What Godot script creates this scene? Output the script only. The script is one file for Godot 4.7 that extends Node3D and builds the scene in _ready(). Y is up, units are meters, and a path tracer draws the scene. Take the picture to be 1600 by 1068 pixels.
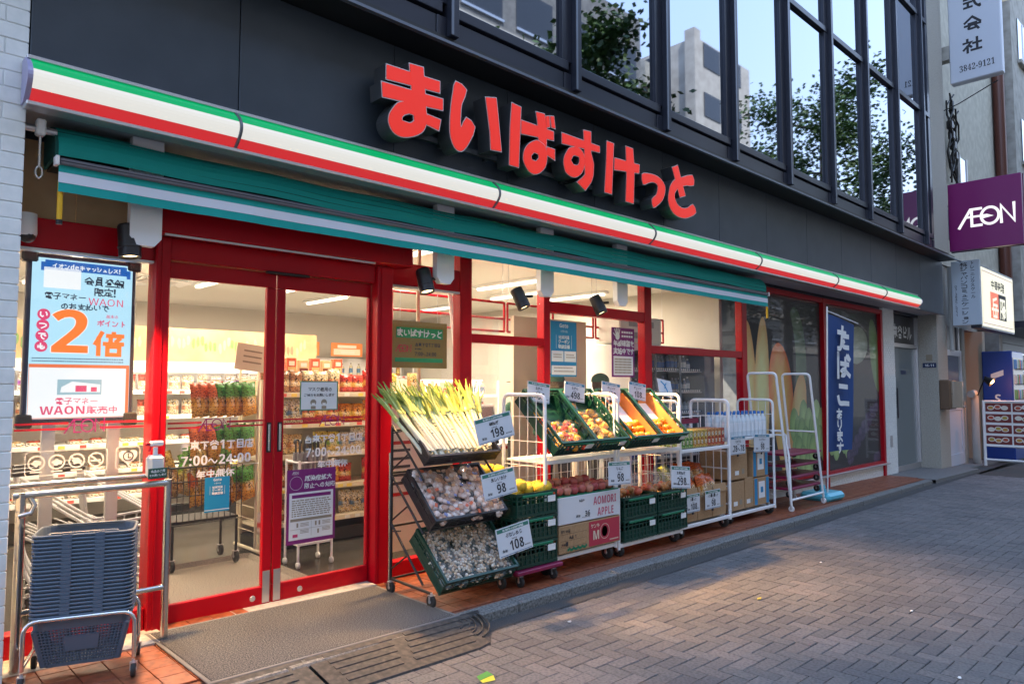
extends Node3D

# ---------------------------------------------------------------- shape builder
class Shape:
	var v := PackedVector3Array()
	var n := PackedVector3Array()
	var c := PackedColorArray()
	var ix := PackedInt32Array()
	var col := Color.WHITE
	var xf := Transform3D()
	func add(p: Vector3, nm: Vector3) -> int:
		v.append(xf * p)
		n.append((xf.basis * nm).normalized())
		c.append(col)
		return v.size() - 1
	func poly(pts: Array) -> void:   # flat convex face, counter-clockwise seen from its front
		var nm: Vector3 = (pts[1] - pts[0]).cross(pts[2] - pts[0]).normalized()
		var b := v.size()
		for p in pts:
			add(p, nm)
		for k in range(1, pts.size() - 1):
			ix.append(b); ix.append(b + k + 1); ix.append(b + k)
	func box(at: Vector3, s: Vector3, turn := Basis.IDENTITY) -> void:
		var h := s * 0.5
		var q := []
		for k in 8:
			q.append(at + turn * Vector3(h.x * (1 if k & 1 else -1), h.y * (1 if k & 2 else -1), h.z * (1 if k & 4 else -1)))
		for f in [[4, 5, 7, 6], [1, 0, 2, 3], [5, 1, 3, 7], [0, 4, 6, 2], [6, 7, 3, 2], [0, 1, 5, 4]]:
			poly([q[f[0]], q[f[1]], q[f[2]], q[f[3]]])
	func rbox(at: Vector3, s: Vector3, b := 0.004, turn := Basis.IDENTITY) -> void:   # box with chamfered edges
		var h := s * 0.5
		var q := {}
		for sx in [-1, 1]:
			for sy in [-1, 1]:
				for sz in [-1, 1]:
					for a in 3:
						var e := Vector3(h.x - b, h.y - b, h.z - b)
						e[a] = h[a]
						q[[sx, sy, sz, a]] = at + turn * Vector3(sx * e.x, sy * e.y, sz * e.z)
		for a in 3:
			var u := (a + 1) % 3
			var w := (a + 2) % 3
			for s1 in [-1, 1]:
				var r := []
				for k in [[-1, -1], [1, -1], [1, 1], [-1, 1]]:
					var g := [0, 0, 0, a]
					g[a] = s1; g[u] = k[0]; g[w] = k[1]
					r.append(q[g])
				if s1 < 0: r.reverse()
				poly(r)
				for s2 in [-1, 1]:   # edge between faces a(s1) and u(s2), running along w
					var g0 := [0, 0, 0, a]; g0[a] = s1; g0[u] = s2; g0[w] = -1
					var g1 := g0.duplicate(); g1[w] = 1
					var g2 := g1.duplicate(); g2[3] = u
					var g3 := g0.duplicate(); g3[3] = u
					var e := [q[g0], q[g3], q[g2], q[g1]]
					if s1 * s2 < 0: e.reverse()
					poly(e)
		for sx in [-1, 1]:
			for sy in [-1, 1]:
				for sz in [-1, 1]:
					var t := [q[[sx, sy, sz, 0]], q[[sx, sy, sz, 1]], q[[sx, sy, sz, 2]]]
					if sx * sy * sz < 0: t.reverse()
					poly(t)
	func tube(pts: Array, r: float, sides := 8, r2 := -1.0) -> void:
		var m := pts.size()
		var prev := Vector3.ZERO
		var b := v.size()
		for k in m:
			var d: Vector3
			if k == 0: d = pts[1] - pts[0]
			elif k == m - 1: d = pts[m - 1] - pts[m - 2]
			else: d = (pts[k] - pts[k - 1]).normalized() + (pts[k + 1] - pts[k]).normalized()
			d = d.normalized()
			if prev == Vector3.ZERO:
				prev = d.cross(Vector3.UP if absf(d.y) < 0.9 else Vector3.RIGHT).normalized()
			else:
				prev = (prev - d * prev.dot(d)).normalized()
			var w := d.cross(prev)
			var rr := r if r2 < 0 else lerpf(r, r2, float(k) / (m - 1))
			for j in sides:
				var a := TAU * j / sides
				var o := prev * cos(a) + w * sin(a)
				add(pts[k] + o * rr, o)
			if k:
				for j in sides:
					var j2 := (j + 1) % sides
					var p := b + (k - 1) * sides
					ix.append(p + j); ix.append(p + sides + j); ix.append(p + j2)
					ix.append(p + j2); ix.append(p + sides + j); ix.append(p + sides + j2)
		for e in [0, m - 1]:
			var cap := []
			for j in sides: cap.append(v[b + e * sides + j])
			if e == 0: cap.reverse()
			var keep := xf
			xf = Transform3D()
			poly(cap)
			xf = keep
	func lathe(prof: Array, sides := 12, at := Vector3.ZERO, turn := Basis.IDENTITY) -> void:   # Vector2(radius, height) from bottom to top
		var b := v.size()
		var m := prof.size()
		for k in m:
			var t: Vector2 = prof[mini(k + 1, m - 1)] - prof[maxi(k - 1, 0)]
			for j in sides:
				var a := TAU * j / sides
				add(at + turn * Vector3(cos(a) * prof[k].x, prof[k].y, sin(a) * prof[k].x), turn * Vector3(cos(a) * t.y, -t.x, sin(a) * t.y))
			if k:
				for j in sides:
					var j2 := (j + 1) % sides
					var p := b + (k - 1) * sides
					ix.append(p + j); ix.append(p + j2); ix.append(p + sides + j)
					ix.append(p + j2); ix.append(p + sides + j2); ix.append(p + sides + j)
	func ball(at: Vector3, r: Vector3, rings := 7, segs := 10, bump := 0.0, rng: RandomNumberGenerator = null) -> void:
		var b := v.size()
		for k in rings + 1:
			var ph := PI * k / rings
			for j in segs:
				var a := TAU * j / segs
				var d := Vector3(sin(ph) * cos(a), cos(ph), sin(ph) * sin(a))
				var s := 1.0 if rng == null or k == 0 or k == rings else 1.0 + bump * rng.randf_range(-1, 1)
				add(at + d * r * s, d / r)
			if k:
				for j in segs:
					var j2 := (j + 1) % segs
					var p := b + (k - 1) * segs
					ix.append(p + j); ix.append(p + segs + j); ix.append(p + j2)
					ix.append(p + j2); ix.append(p + segs + j); ix.append(p + segs + j2)
	func flat(pts: PackedVector2Array, z: float) -> void:   # any simple polygon facing +z
		var t := Geometry2D.triangulate_polygon(pts)
		var b := v.size()
		for p in pts: add(Vector3(p.x, p.y, z), Vector3.BACK)
		for k in range(0, t.size(), 3):
			var p0 := pts[t[k]]; var p1 := pts[t[k + 1]]; var p2 := pts[t[k + 2]]
			if (p1 - p0).cross(p2 - p0) > 0:
				ix.append(b + t[k]); ix.append(b + t[k + 2]); ix.append(b + t[k + 1])
			else:
				ix.append(b + t[k]); ix.append(b + t[k + 1]); ix.append(b + t[k + 2])
	func wall(pts: PackedVector2Array, z0: float, z1: float) -> void:   # the sides of an extruded polygon
		var q := pts
		if Geometry2D.is_polygon_clockwise(q):
			q = q.duplicate(); q.reverse()
		for k in q.size():
			var a := q[k]; var d := q[(k + 1) % q.size()]
			poly([Vector3(a.x, a.y, z0), Vector3(d.x, d.y, z0), Vector3(d.x, d.y, z1), Vector3(a.x, a.y, z1)])
	func prism(pts: PackedVector2Array, z0: float, z1: float) -> void:
		flat(pts, z1)
		wall(pts, z0, z1)
		var keep := xf
		var q := PackedVector2Array()
		for p in pts: q.append(Vector2(-p.x, p.y))
		xf = xf * Transform3D(Basis(Vector3.UP, PI), Vector3.ZERO)
		flat(q, -z0)
		xf = keep
	func rect(x0: float, y0: float, x1: float, y1: float, z: float) -> void:
		poly([Vector3(x0, y0, z), Vector3(x1, y0, z), Vector3(x1, y1, z), Vector3(x0, y1, z)])
	func ribbon(pts: Array, w: float, z: float) -> void:   # a pen stroke of width w in the plane z
		var m := pts.size()
		var l := []
		var r := []
		for k in m:
			var d0: Vector2 = (pts[k] - pts[maxi(k - 1, 0)]).normalized()
			var d1: Vector2 = (pts[mini(k + 1, m - 1)] - pts[k]).normalized()
			if k == 0: d0 = d1
			if k == m - 1: d1 = d0
			var t := (d0 + d1).normalized()
			var s: float = 1.0 / maxf(0.5, t.dot(d0))
			var e := Vector2.ZERO
			if k == 0: e = -d0 * w * 0.4
			if k == m - 1: e = d0 * w * 0.4
			var o := Vector2(-t.y, t.x) * w * 0.5 * s
			l.append(pts[k] + e + o)
			r.append(pts[k] + e - o)
		for k in m - 1:
			poly([Vector3(r[k].x, r[k].y, z), Vector3(r[k + 1].x, r[k + 1].y, z), Vector3(l[k + 1].x, l[k + 1].y, z), Vector3(l[k].x, l[k].y, z)])
	func mesh() -> ArrayMesh:
		var a := []
		a.resize(Mesh.ARRAY_MAX)
		a[Mesh.ARRAY_VERTEX] = v; a[Mesh.ARRAY_NORMAL] = n; a[Mesh.ARRAY_COLOR] = c; a[Mesh.ARRAY_INDEX] = ix
		var m := ArrayMesh.new()
		if v.size(): m.add_surface_from_arrays(Mesh.PRIMITIVE_TRIANGLES, a)
		return m

# ---------------------------------------------------------------- naming and placing
var M := {}
var taken := {}
var rng := RandomNumberGenerator.new()

func numbered(called: String) -> String:
	taken[called] = taken.get(called, -1) + 1
	return called if taken[called] == 0 else "%s_%03d" % [called, taken[called]]
func tag(o: Node3D, label: String, category: String, group := "", kind := "") -> Node3D:
	if label: o.set_meta("label", label)
	if category: o.set_meta("category", category)
	if group: o.set_meta("group", group)
	if kind: o.set_meta("kind", kind)
	return o
func thing(called: String, label: String, category: String, at := Vector3.ZERO, turn := 0.0, group := "") -> Node3D:
	var o := Node3D.new()
	o.name = numbered(called)
	add_child(o)
	o.position = at
	o.rotation.y = turn
	return tag(o, label, category, group)
func put(o: MeshInstance3D, called: String, parent: Node = null) -> MeshInstance3D:
	if parent == null:
		o.name = numbered(called)
		add_child(o)
	else:
		o.name = called
		parent.add_child(o, true)
	return o
func part(called: String, s, m: Material, parent: Node = null, at := Vector3.ZERO) -> MeshInstance3D:
	var o := MeshInstance3D.new()
	o.mesh = s.mesh() if s is Shape else s
	o.material_override = m
	o.position = at
	return put(o, called, parent)
func struct(called: String, s, m: Material, at := Vector3.ZERO) -> MeshInstance3D:
	var o := part(called, s, m, null, at)
	o.set_meta("kind", "structure")
	return o
func boxpart(called: String, at: Vector3, size: Vector3, m: Material, parent: Node = null, bevel := 0.0) -> MeshInstance3D:
	var s := Shape.new()
	if bevel > 0: s.rbox(Vector3.ZERO, size, bevel)
	else: s.box(Vector3.ZERO, size)
	return part(called, s, m, parent, at)
func span(called: String, a: Vector3, b: Vector3, m: Material, parent: Node = null, bevel := 0.0) -> MeshInstance3D:
	return boxpart(called, (a + b) * 0.5, (b - a).abs(), m, parent, bevel)
func rod(called: String, pts: Array, r: float, m: Material, parent: Node = null, sides := 8) -> MeshInstance3D:
	var s := Shape.new()
	s.tube(pts, r, sides)
	return part(called, s, m, parent)
func copy(o: Node3D, at: Vector3, turn := 0.0, label := "", group := "") -> Node3D:
	var c: Node3D = o.duplicate()
	c.name = numbered(str(o.name).rstrip("0123456789").trim_suffix("_"))
	add_child(c)
	c.position = at
	c.rotation.y = turn
	if label: c.set_meta("label", label)
	if group: c.set_meta("group", group)
	return c
func fy(x: float) -> float:      # the tiled step in front of the shop falls gently to the right
	return -0.0125 * (x - 2.4)
func sy(x: float) -> float:      # and so does the pavement below it
	return fy(x) - 0.075
func bend(a: Vector3, corner: Vector3, b: Vector3, r: float) -> Array:   # points that round a corner
	var p := a.direction_to(corner); var q := corner.direction_to(b)
	var out := []
	for k in 6:
		var t := k / 5.0
		var s := corner - p * r; var e := corner + q * r
		out.append(s.lerp(corner, t).lerp(corner.lerp(e, t), t))
	return out

# ---------------------------------------------------------------- materials
func lin(r: float, g: float, b: float) -> Color:
	return Color(r, g, b).linear_to_srgb()
func mat(key: String, c: Color, rough := 0.6, metal := 0.0) -> StandardMaterial3D:
	var m := StandardMaterial3D.new()
	m.resource_name = key
	m.albedo_color = c
	m.roughness = rough
	m.metallic = metal
	M[key] = m
	return m
func noise_tex(freq: float, ramp: Array, size := 256, seed_ := 1, oct := 4, kind := FastNoiseLite.TYPE_SIMPLEX_SMOOTH) -> Texture2D:
	var f := FastNoiseLite.new()
	f.noise_type = kind
	f.frequency = freq
	f.seed = seed_
	f.fractal_octaves = oct
	var g := Gradient.new()
	g.offsets = PackedFloat32Array()
	g.colors = PackedColorArray()
	var offs := PackedFloat32Array(); var cols := PackedColorArray()
	for k in ramp.size():
		offs.append(ramp[k][0]); cols.append(ramp[k][1])
	g.offsets = offs; g.colors = cols
	var t := NoiseTexture2D.new()
	t.width = size; t.height = size
	t.seamless = true
	t.noise = f
	t.color_ramp = g
	return t
func grained(key: String, freq: float, ramp: Array, scale: float, rough := 0.7, relief := 0.0, oct := 4, kind := FastNoiseLite.TYPE_SIMPLEX_SMOOTH) -> StandardMaterial3D:
	var m := mat(key, Color.WHITE, rough)
	m.albedo_texture = noise_tex(freq, ramp, 256, key.hash() % 1000, oct, kind)
	m.uv1_triplanar = true
	m.uv1_world_triplanar = true
	m.uv1_scale = Vector3.ONE * scale
	if relief > 0:
		m.heightmap_enabled = true
		m.heightmap_texture = noise_tex(freq * 1.5, [[0.0, Color.BLACK], [1.0, Color.WHITE]], 256, key.hash() % 777, 4)
		m.heightmap_scale = relief
	return m
func nth(k: int) -> String:   # 0 -> first
	var low := ["first", "second", "third", "fourth", "fifth", "sixth", "seventh", "eighth", "ninth", "tenth", "eleventh", "twelfth", "thirteenth", "fourteenth", "fifteenth", "sixteenth", "seventeenth", "eighteenth", "nineteenth"]
	if k < 19: return low[k]
	var tens := ["twenty", "thirty", "forty"]
	var t := (k + 1) / 10 - 2
	return tens[t].replace("ty", "tieth") if (k + 1) % 10 == 0 else tens[t] + "-" + low[(k + 1) % 10 - 1]
func printed(key: String, scale: float, rough: float) -> void:   # packaging: the thing's own colour broken up by small printed patches
	var f := FastNoiseLite.new()
	f.noise_type = FastNoiseLite.TYPE_CELLULAR
	f.cellular_return_type = FastNoiseLite.RETURN_CELL_VALUE
	f.frequency = 0.07
	f.seed = 5
	f.fractal_type = FastNoiseLite.FRACTAL_NONE
	var g := Gradient.new()
	g.interpolation_mode = Gradient.GRADIENT_INTERPOLATE_CONSTANT
	g.offsets = PackedFloat32Array([0.0, 0.14, 0.26, 0.5, 0.72, 0.86])
	g.colors = PackedColorArray([Color(0.25, 0.2, 0.18), Color(1, 0.85, 0.5), Color(0.85, 0.85, 0.85), Color(1, 1, 1), Color(0.7, 0.62, 0.55), Color(1, 0.95, 0.8)])
	var t := NoiseTexture2D.new()
	t.width = 256; t.height = 256; t.seamless = true; t.noise = f; t.color_ramp = g
	var m := mat(key, Color.WHITE, rough)
	m.vertex_color_use_as_albedo = true
	m.albedo_texture = t
	m.uv1_triplanar = true
	m.uv1_scale = Vector3.ONE * scale
func glow(key: String, c: Color, energy: float, rough := 0.4) -> StandardMaterial3D:
	var m := mat(key, Color(c.r * 0.35, c.g * 0.35, c.b * 0.35), rough)   # a backlit face: little light of its own is scattered back
	m.emission_enabled = true
	m.emission = c
	m.emission_energy_multiplier = energy
	return m

# ---------------------------------------------------------------- lettering: pen strokes on a 10 x 10 grid, "xy xy xy" per stroke, "~" marks a curved one
var GLYPHS := {
	"ま": "12 82,14 84,~50 53 56,~56 48 28 17 26 46 67 89", "い": "~12 13 16 38 47,~72 84 86", "ば": "~11 10 15 19,34 84,~62 65 67,~67 58 38 37 56 77 98,71 82,81 92",
	"す": "03 93,~51 55,~55 46 36 34 54,~54 57 39", "け": "~11 10 15 19,34 94,~71 75 67 49", "っ": "~25 65 86 77 49", "と": "31 44,~82 44 26 38 79",
	"た": "13 63,~41 38 19,54 84,~56 47 58 88", "こ": "~22 52 72,~16 28 58 88", "あ": "13 83,~41 44 49,~65 57 28 17 36,~36 65 87 69", "り": "~21 20 25 36,~71 75 67 49",
	"の": "~52 47 28 15 33,~33 62 85 78 59", "お": "03 63,~31 37 28 17 45,~45 75 87 58,72 83", "で": "~12 82,~72 44 46 58 79,74 85,84 95", "つ": "~13 53 84 86 58 39",
	"も": "~41 46 58 87 85,14 64,16 66", "へ": "05 33 98", "し": "~21 27 39 68 85", "を": "13 73,~41 25 44 56,~84 55 37 59 89", "ご": "~22 62,~16 28 78,72 83,82 93",
	"め": "~22 34 58,~51 48 18 15,~15 43 74 87 58", "ね": "21 29,~03 43 08,~25 54 84 87 59 67 99", "ぎ": "13 73,15 75,31 66,~27 39 79,71 82,81 92", "ぶ": "~41 53,~52 46 58 49,~25 17,~74 87,71 82,81 92",
	"な": "12 62,~31 17,~64 68 49 48 67 88,72 93", "じ": "~31 37 49 78 86,51 62,61 72", "み": "~21 61 28 17,~17 57 98,~75 67 49", "か": "~13 63 67 49 39,~41 36 09,72 94", "ん": "~51 18,~18 45 57 79 96",
	"イ": "~71 44 15,53 59", "オ": "13 93,61 69 49,~53 36 18", "ン": "12 33,~18 58 83", "キ": "13 83,16 96,41 59", "ャ": "~24 84 66,45 59", "ッ": "24 35,44 55,~84 77 49", "シ": "11 32,14 35,~18 58 83",
	"ュ": "35 65 68,28 88", "レ": "~21 29 59 85", "ス": "12 72 54 18,~45 66 88", "マ": "12 92 56,35 67", "ネ": "51 52,13 83 46 17,45 49,66 87", "ー": "15 95", "ポ": "13 83,51 59,~35 17,65 87,~81 91 92 82",
	"ト": "41 49,44 76", "ク": "~31 24 15,32 82 75 39", "ラ": "21 81,14 84 77 39", "ベ": "06 34 98,61 72,72 83", "ル": "~31 35 19,61 69 96", "ビ": "31 38 88,~35 75 83,71 82,82 93",
	"ジ": "11 32,14 35,~18 58 83,71 82,82 93", "パ": "~33 25 18,~63 75 88,~81 91 92 82", "コ": "12 82 88 18", "ミ": "21 72,24 75,27 89", "ニ": "23 73,17 97", "ケ": "~31 24 15,23 93,~63 66 39", "ョ": "35 85 89 39,37 87",
	"〜": "~06 24 46 68 86", "会": "51 14,51 95,35 75,16 96,~46 38 78,66 89", "員": "30 70 72 32 30,23 73 78 28 23,25 75,26 76,38 19,68 89", "登": "22 42 15,82 61,51 95,35 65,36 66 67 37 36,19 99",
	"録": "31 05,31 54,15 45,06 56,34 39,09 59,62 92 94,55 95,75 79,66 57,85 97,76 99", "限": "11 19,11 41 34 46 16,52 92 95 55,53 93,52 59 79,66 99", "定": "50 51,13 12 92 93,25 75,55 59,57 87,~35 27 09,28 99",
	"電": "21 81,12 14,12 92 94,51 54,33 43,63 73,26 76 78 28 26,27 77,55 59 89 88", "子": "21 81 55,54 59 39,05 95", "支": "13 93,51 55,25 75 48 19,36 68 99", "払": "21 29 19,04 44,07 46,~61 48 88,85 97",
	"基": "12 92,31 36,71 76,34 74,06 96,36 18,66 98,57 59,19 99", "本": "13 93,50 59,53 18,53 98,37 77", "倍": "21 05,13 19,61 62,42 92,53 54,83 74,35 95,46 86 89 49 46",
	"販": "11 41 47 17 11,13 43,15 45,27 09,37 48,52 92,~52 57 49,55 85 59,66 99", "売": "51 54,12 92,24 84,06 05 95 96,~36 37 19,67 69 99 97", "中": "13 83 86 16 13,51 59",
	"台": "~51 34 84,63 85,26 86 89 29 26", "東": "12 92,50 59,23 83 86 26 23,25 85,56 18,56 98", "下": "12 92,52 59,54 76", "谷": "41 13,61 93,53 15,53 95,37 77 79 39 37", "丁": "12 92,52 59 39",
	"目": "21 81 89 29 21,24 84,26 86", "店": "51 52,12 92,~12 15 09,53 57,55 85,37 87 89 39 37", "年": "31 15,23 93,35 85,35 37,17 97,53 59", "無": "31 14,22 92,33 36,53 56,73 76,14 94,06 96,17 09,37 38,57 58,77 99",
	"休": "31 05,23 29,43 93,63 69,64 37,64 97", "着": "31 42,71 62,12 92,14 84,05 95,51 55,~45 17 08,37 87 89 39 37", "用": "~21 25 09,21 81 89 79,24 84,26 86,51 59",
	"協": "21 29,04 44,52 92 84,~72 63 54,45 65 58,~55 47,75 95 88,~85 77", "力": "13 83 77 69 59,~51 45 19", "願": "11 51,11 15 09,22 42 45 25 22,33 39,16 07,45 57,61 91,63 93 97 67 63,65 95,67 58,88 99",
	"感": "12 82,~12 15 09,33 63,34 64 66 36 34,~71 77 99,91 92,18 09,38 49 79 78,98 99", "染": "11 22,03 14,~26 34,~51 44 35,42 72 75 95,06 96,55 59,56 19,56 99", "症": "51 52,22 92,~22 25 09,03 14,16 05,34 94,64 69,66 86,45 49,39 99",
	"拡": "21 29 19,04 44,07 46,71 72,52 92,~52 55 49,~73 58 88,86 98", "大": "13 93,~51 54 19,~54 76 99", "防": "11 19,11 41 34 46 16,71 72,52 92,~63 65 49,64 84 88 69", "止": "51 59,54 84,24 29,19 99",
	"対": "31 32,13 53,~43 36 19,~14 36 58,64 94,81 89 69,56 67", "応": "51 52,12 92,~12 15 09,35 26,~44 48 89 87,54 65,84 96", "齢": "32 34,34 54,15 55,06 09 59 56,36 38,27 47,81 54,81 95,75 85,67 97 78,~77 89",
	"確": "02 42,~22 15 06,15 45 48 18 15,52 92,~71 54 46,64 69,64 94,66 96,68 98,74 79", "認": "11 41,03 53,15 45,17 47 49 19 17,52 92 85,~72 64 46,~66 69 89 88,57 48,76 77,96 98",
	"実": "50 51,13 12 92 93,34 74,16 96,53 56,~56 38 09,~57 78 99", "施": "21 22,03 53,~23 27 09,25 45 48 38,71 53,62 92,55 95 97,74 78,~55 59 99 98", "地": "21 28,04 44,19 48,45 93,71 77,~54 59 99 97",
	"域": "21 28,04 44,19 48,43 93,55 75 77 57 55,~71 77 99,~96 58,91 92", "共": "31 36,71 76,13 93,06 96,38 19,68 99", "通": "11 22,04 24 27 09,~27 39 99,41 81 62,43 83 88,43 48,45 85,63 68,47 87",
	"取": "01 51,12 17,42 49,14 44,16 46,07 57,52 92,~83 76 49,~63 76 99", "扱": "21 29 19,04 44,07 46,52 82 74 94,~62 57 39,~93 77 49,~64 77 99", "舗": "31 05,31 54,15 45,16 46,35 38,27 47 49 29 27,52 92,64 94 99,64 69,66 96,68 98,71 79,91 92",
	"式": "13 93,~61 64 77 99 98,81 92,15 55,35 38,18 58", "社": "21 22,03 43 07,25 29,35 46,71 78,54 94,48 98", "華": "12 92,31 33,71 73,14 94,06 96,54 59,25 27,85 87,28 88", "料": "31 39,05 55,12 23,52 43,35 18,35 57,62 73,64 75,46 95,81 89",
	"理": "11 41,14 44,08 47,21 27,52 92 95 55 52,54 94,71 79,57 97,49 99", "岳": "71 22,22 26,24 84,64 66,06 96,57 59,27 29 79 77", "陽": "11 19,11 41 34 46 16,51 81 84 54 51,45 95,~56 47,46 86 88 68,~66 49,~86 69",
	"細": "21 14 34 16 46,35 39,26 07,47 48,52 92 98 58 52,72 78,55 95", "生": "31 14,23 83,51 58,25 75,08 98", "商": "51 52,12 92,14 94 99 89,14 19,46 66 68 48 46", "品": "31 71 74 34 31,06 46 49 09 06,56 96 99 59 56", "体": "31 05,23 29,43 93,63 69,64 37,64 97,58 78",
	"株": "12 42,21 29,23 06,23 45,61 53,52 92,46 96,71 79,76 49,76 99",
}
var latin := {}

func curve(q: Array) -> Array:
	if q.size() < 3: return q
	var out := []
	for k in q.size() - 1:
		var p0: Vector2 = q[maxi(k - 1, 0)]; var p3: Vector2 = q[mini(k + 2, q.size() - 1)]
		for s in 4:
			out.append((q[k] as Vector2).cubic_interpolate(q[k + 1], p0, p3, s / 4.0))
	out.append(q[-1])
	return out
func latin_mesh(ch: String, font: String, weight: int) -> Dictionary:
	var key := ch + font + str(weight)
	if not latin.has(key):
		var f := SystemFont.new()
		f.font_names = PackedStringArray([font])
		f.font_weight = weight
		var t := TextMesh.new()
		t.text = ch
		t.font = f
		t.font_size = 64
		t.pixel_size = 0.015625
		t.depth = 0.0
		t.horizontal_alignment = HORIZONTAL_ALIGNMENT_LEFT
		var a := t.get_mesh_arrays()
		var w: float = f.get_string_size(ch, HORIZONTAL_ALIGNMENT_LEFT, -1, 64).x / 64.0
		var pts: PackedVector3Array = a[Mesh.ARRAY_VERTEX] if a.size() else PackedVector3Array()
		var lo := INF; var hi := -INF
		for p in pts:
			lo = minf(lo, p.x); hi = maxf(hi, p.x)
		latin[key] = {"v": pts, "i": a[Mesh.ARRAY_INDEX] if a.size() else PackedInt32Array(), "w": w, "mid": (lo + hi) / 2 if pts.size() else 0.0, "base": 0.0}
	return latin[key]
# writes into s, in its plane z, from the lower left corner (x, y); h is the height of a character. Returns the width written.
func write(s: Shape, text: String, x: float, y: float, h: float, z := 0.0, pen := 0.11, font := "Droid Sans", weight := 700, squeeze := 1.0, upright := false) -> float:
	var cx := x
	var cy := y
	var lift := 0.0
	for ch in text:
		if ch == " ":
			cx += h * 0.45 * squeeze
			continue
		if GLYPHS.has(ch):
			for st in (GLYPHS[ch] as String).split(","):
				var soft: bool = st.begins_with("~")
				var q := []
				for p in st.trim_prefix("~").split(" "):
					q.append(Vector2(cx + (0.06 + float(p[0]) * 0.098) * h * squeeze, cy + (0.96 - float(p[1]) * 0.098) * h))
				s.ribbon(curve(q) if soft else q, pen * h, z + lift)
				lift = fmod(lift + 0.00012, 0.0012)
			if upright: cy -= h * 1.02
			else: cx += h * 1.0 * squeeze
		else:
			var g := latin_mesh(ch, font, weight)
			var k := h * 1.28
			var left: float = cx + g.w * k * squeeze / 2
			var b := s.v.size()
			var iy: PackedInt32Array = g.i
			var low := INF
			for p in g.v:
				s.add(Vector3(left + (p.x - g.mid) * k * squeeze, cy + (p.y + 0.37) * k, z + lift), Vector3.BACK)
			if iy.size():
				for i in iy: s.ix.append(b + i)
			else:
				for i in g.v.size(): s.ix.append(b + i)
			lift = fmod(lift + 0.00012, 0.0012)
			if upright: cy -= h * 1.02
			else: cx += g.w * k * squeeze + h * 0.03
	return cx - x
func wide(text: String, h: float, font := "Droid Sans", weight := 700, squeeze := 1.0) -> float:
	var w := 0.0
	for ch in text:
		if ch == " ": w += h * 0.45 * squeeze
		elif GLYPHS.has(ch): w += h * squeeze
		else: w += latin_mesh(ch, font, weight).w * h * 1.28 * squeeze + h * 0.03
	return w
func centred(s: Shape, text: String, x: float, y: float, h: float, z := 0.0, pen := 0.11, font := "Droid Sans", weight := 700, squeeze := 1.0) -> void:
	write(s, text, x - wide(text, h, font, weight, squeeze) / 2, y, h, z, pen, font, weight, squeeze)
func lettering(parent: Node, text: String, at: Vector3, h: float, m: Material, pen := 0.11, turn := Basis.IDENTITY, font := "Droid Sans", weight := 700, squeeze := 1.0) -> MeshInstance3D:
	var s := Shape.new()
	centred(s, text, 0, -h / 2, h, 0, pen, font, weight, squeeze)
	var o := part("lettering", s, m, parent, at)
	o.basis = turn
	return o

func _ready() -> void:
	# ------------------------------------------------ camera, sky, sun, exposure
	var cam := Camera3D.new()
	cam.name = "camera"
	add_child(cam)
	cam.position = Vector3(0, 1.55, 4.92)
	cam.rotation_degrees = Vector3(3.49, -44.0, 0)
	cam.fov = 51.18
	cam.near = 0.05
	cam.far = 600.0
	var world := WorldEnvironment.new()
	world.name = "world"
	var env := Environment.new()
	env.background_mode = Environment.BG_SKY
	var sky_look := ProceduralSkyMaterial.new()
	sky_look.sky_top_color = Color(0.58, 0.68, 0.84)
	sky_look.sky_horizon_color = Color(0.82, 0.87, 0.93)
	sky_look.sky_curve = 0.18
	sky_look.ground_bottom_color = Color(0.25, 0.25, 0.26)
	sky_look.ground_horizon_color = Color(0.6, 0.62, 0.66)
	var dome := Sky.new()
	dome.sky_material = sky_look
	env.sky = dome
	env.background_energy_multiplier = 1.0
	env.tonemap_mode = Environment.TONE_MAPPER_LINEAR
	env.tonemap_exposure = 4.3
	env.sdfgi_enabled = true
	env.ssao_enabled = true
	env.ssil_enabled = true
	world.environment = env
	add_child(world)
	var sun := DirectionalLight3D.new()
	sun.name = "sun"
	sun.light_energy = 0.6
	sun.light_color = Color(1.0, 0.97, 0.92)
	sun.light_angular_distance = 0.5
	sun.shadow_enabled = true
	add_child(sun)
	sun.look_at_from_position(Vector3.ZERO, Vector3(0.32, -0.78, 0.62), Vector3.UP)
	rng.seed = 7
	make_materials()
	make_ground()
	make_building()
	make_interior()
	make_signs()
	make_awning()
	make_goods()
	make_entrance()
	make_neighbours()
	make_opposite()

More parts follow.
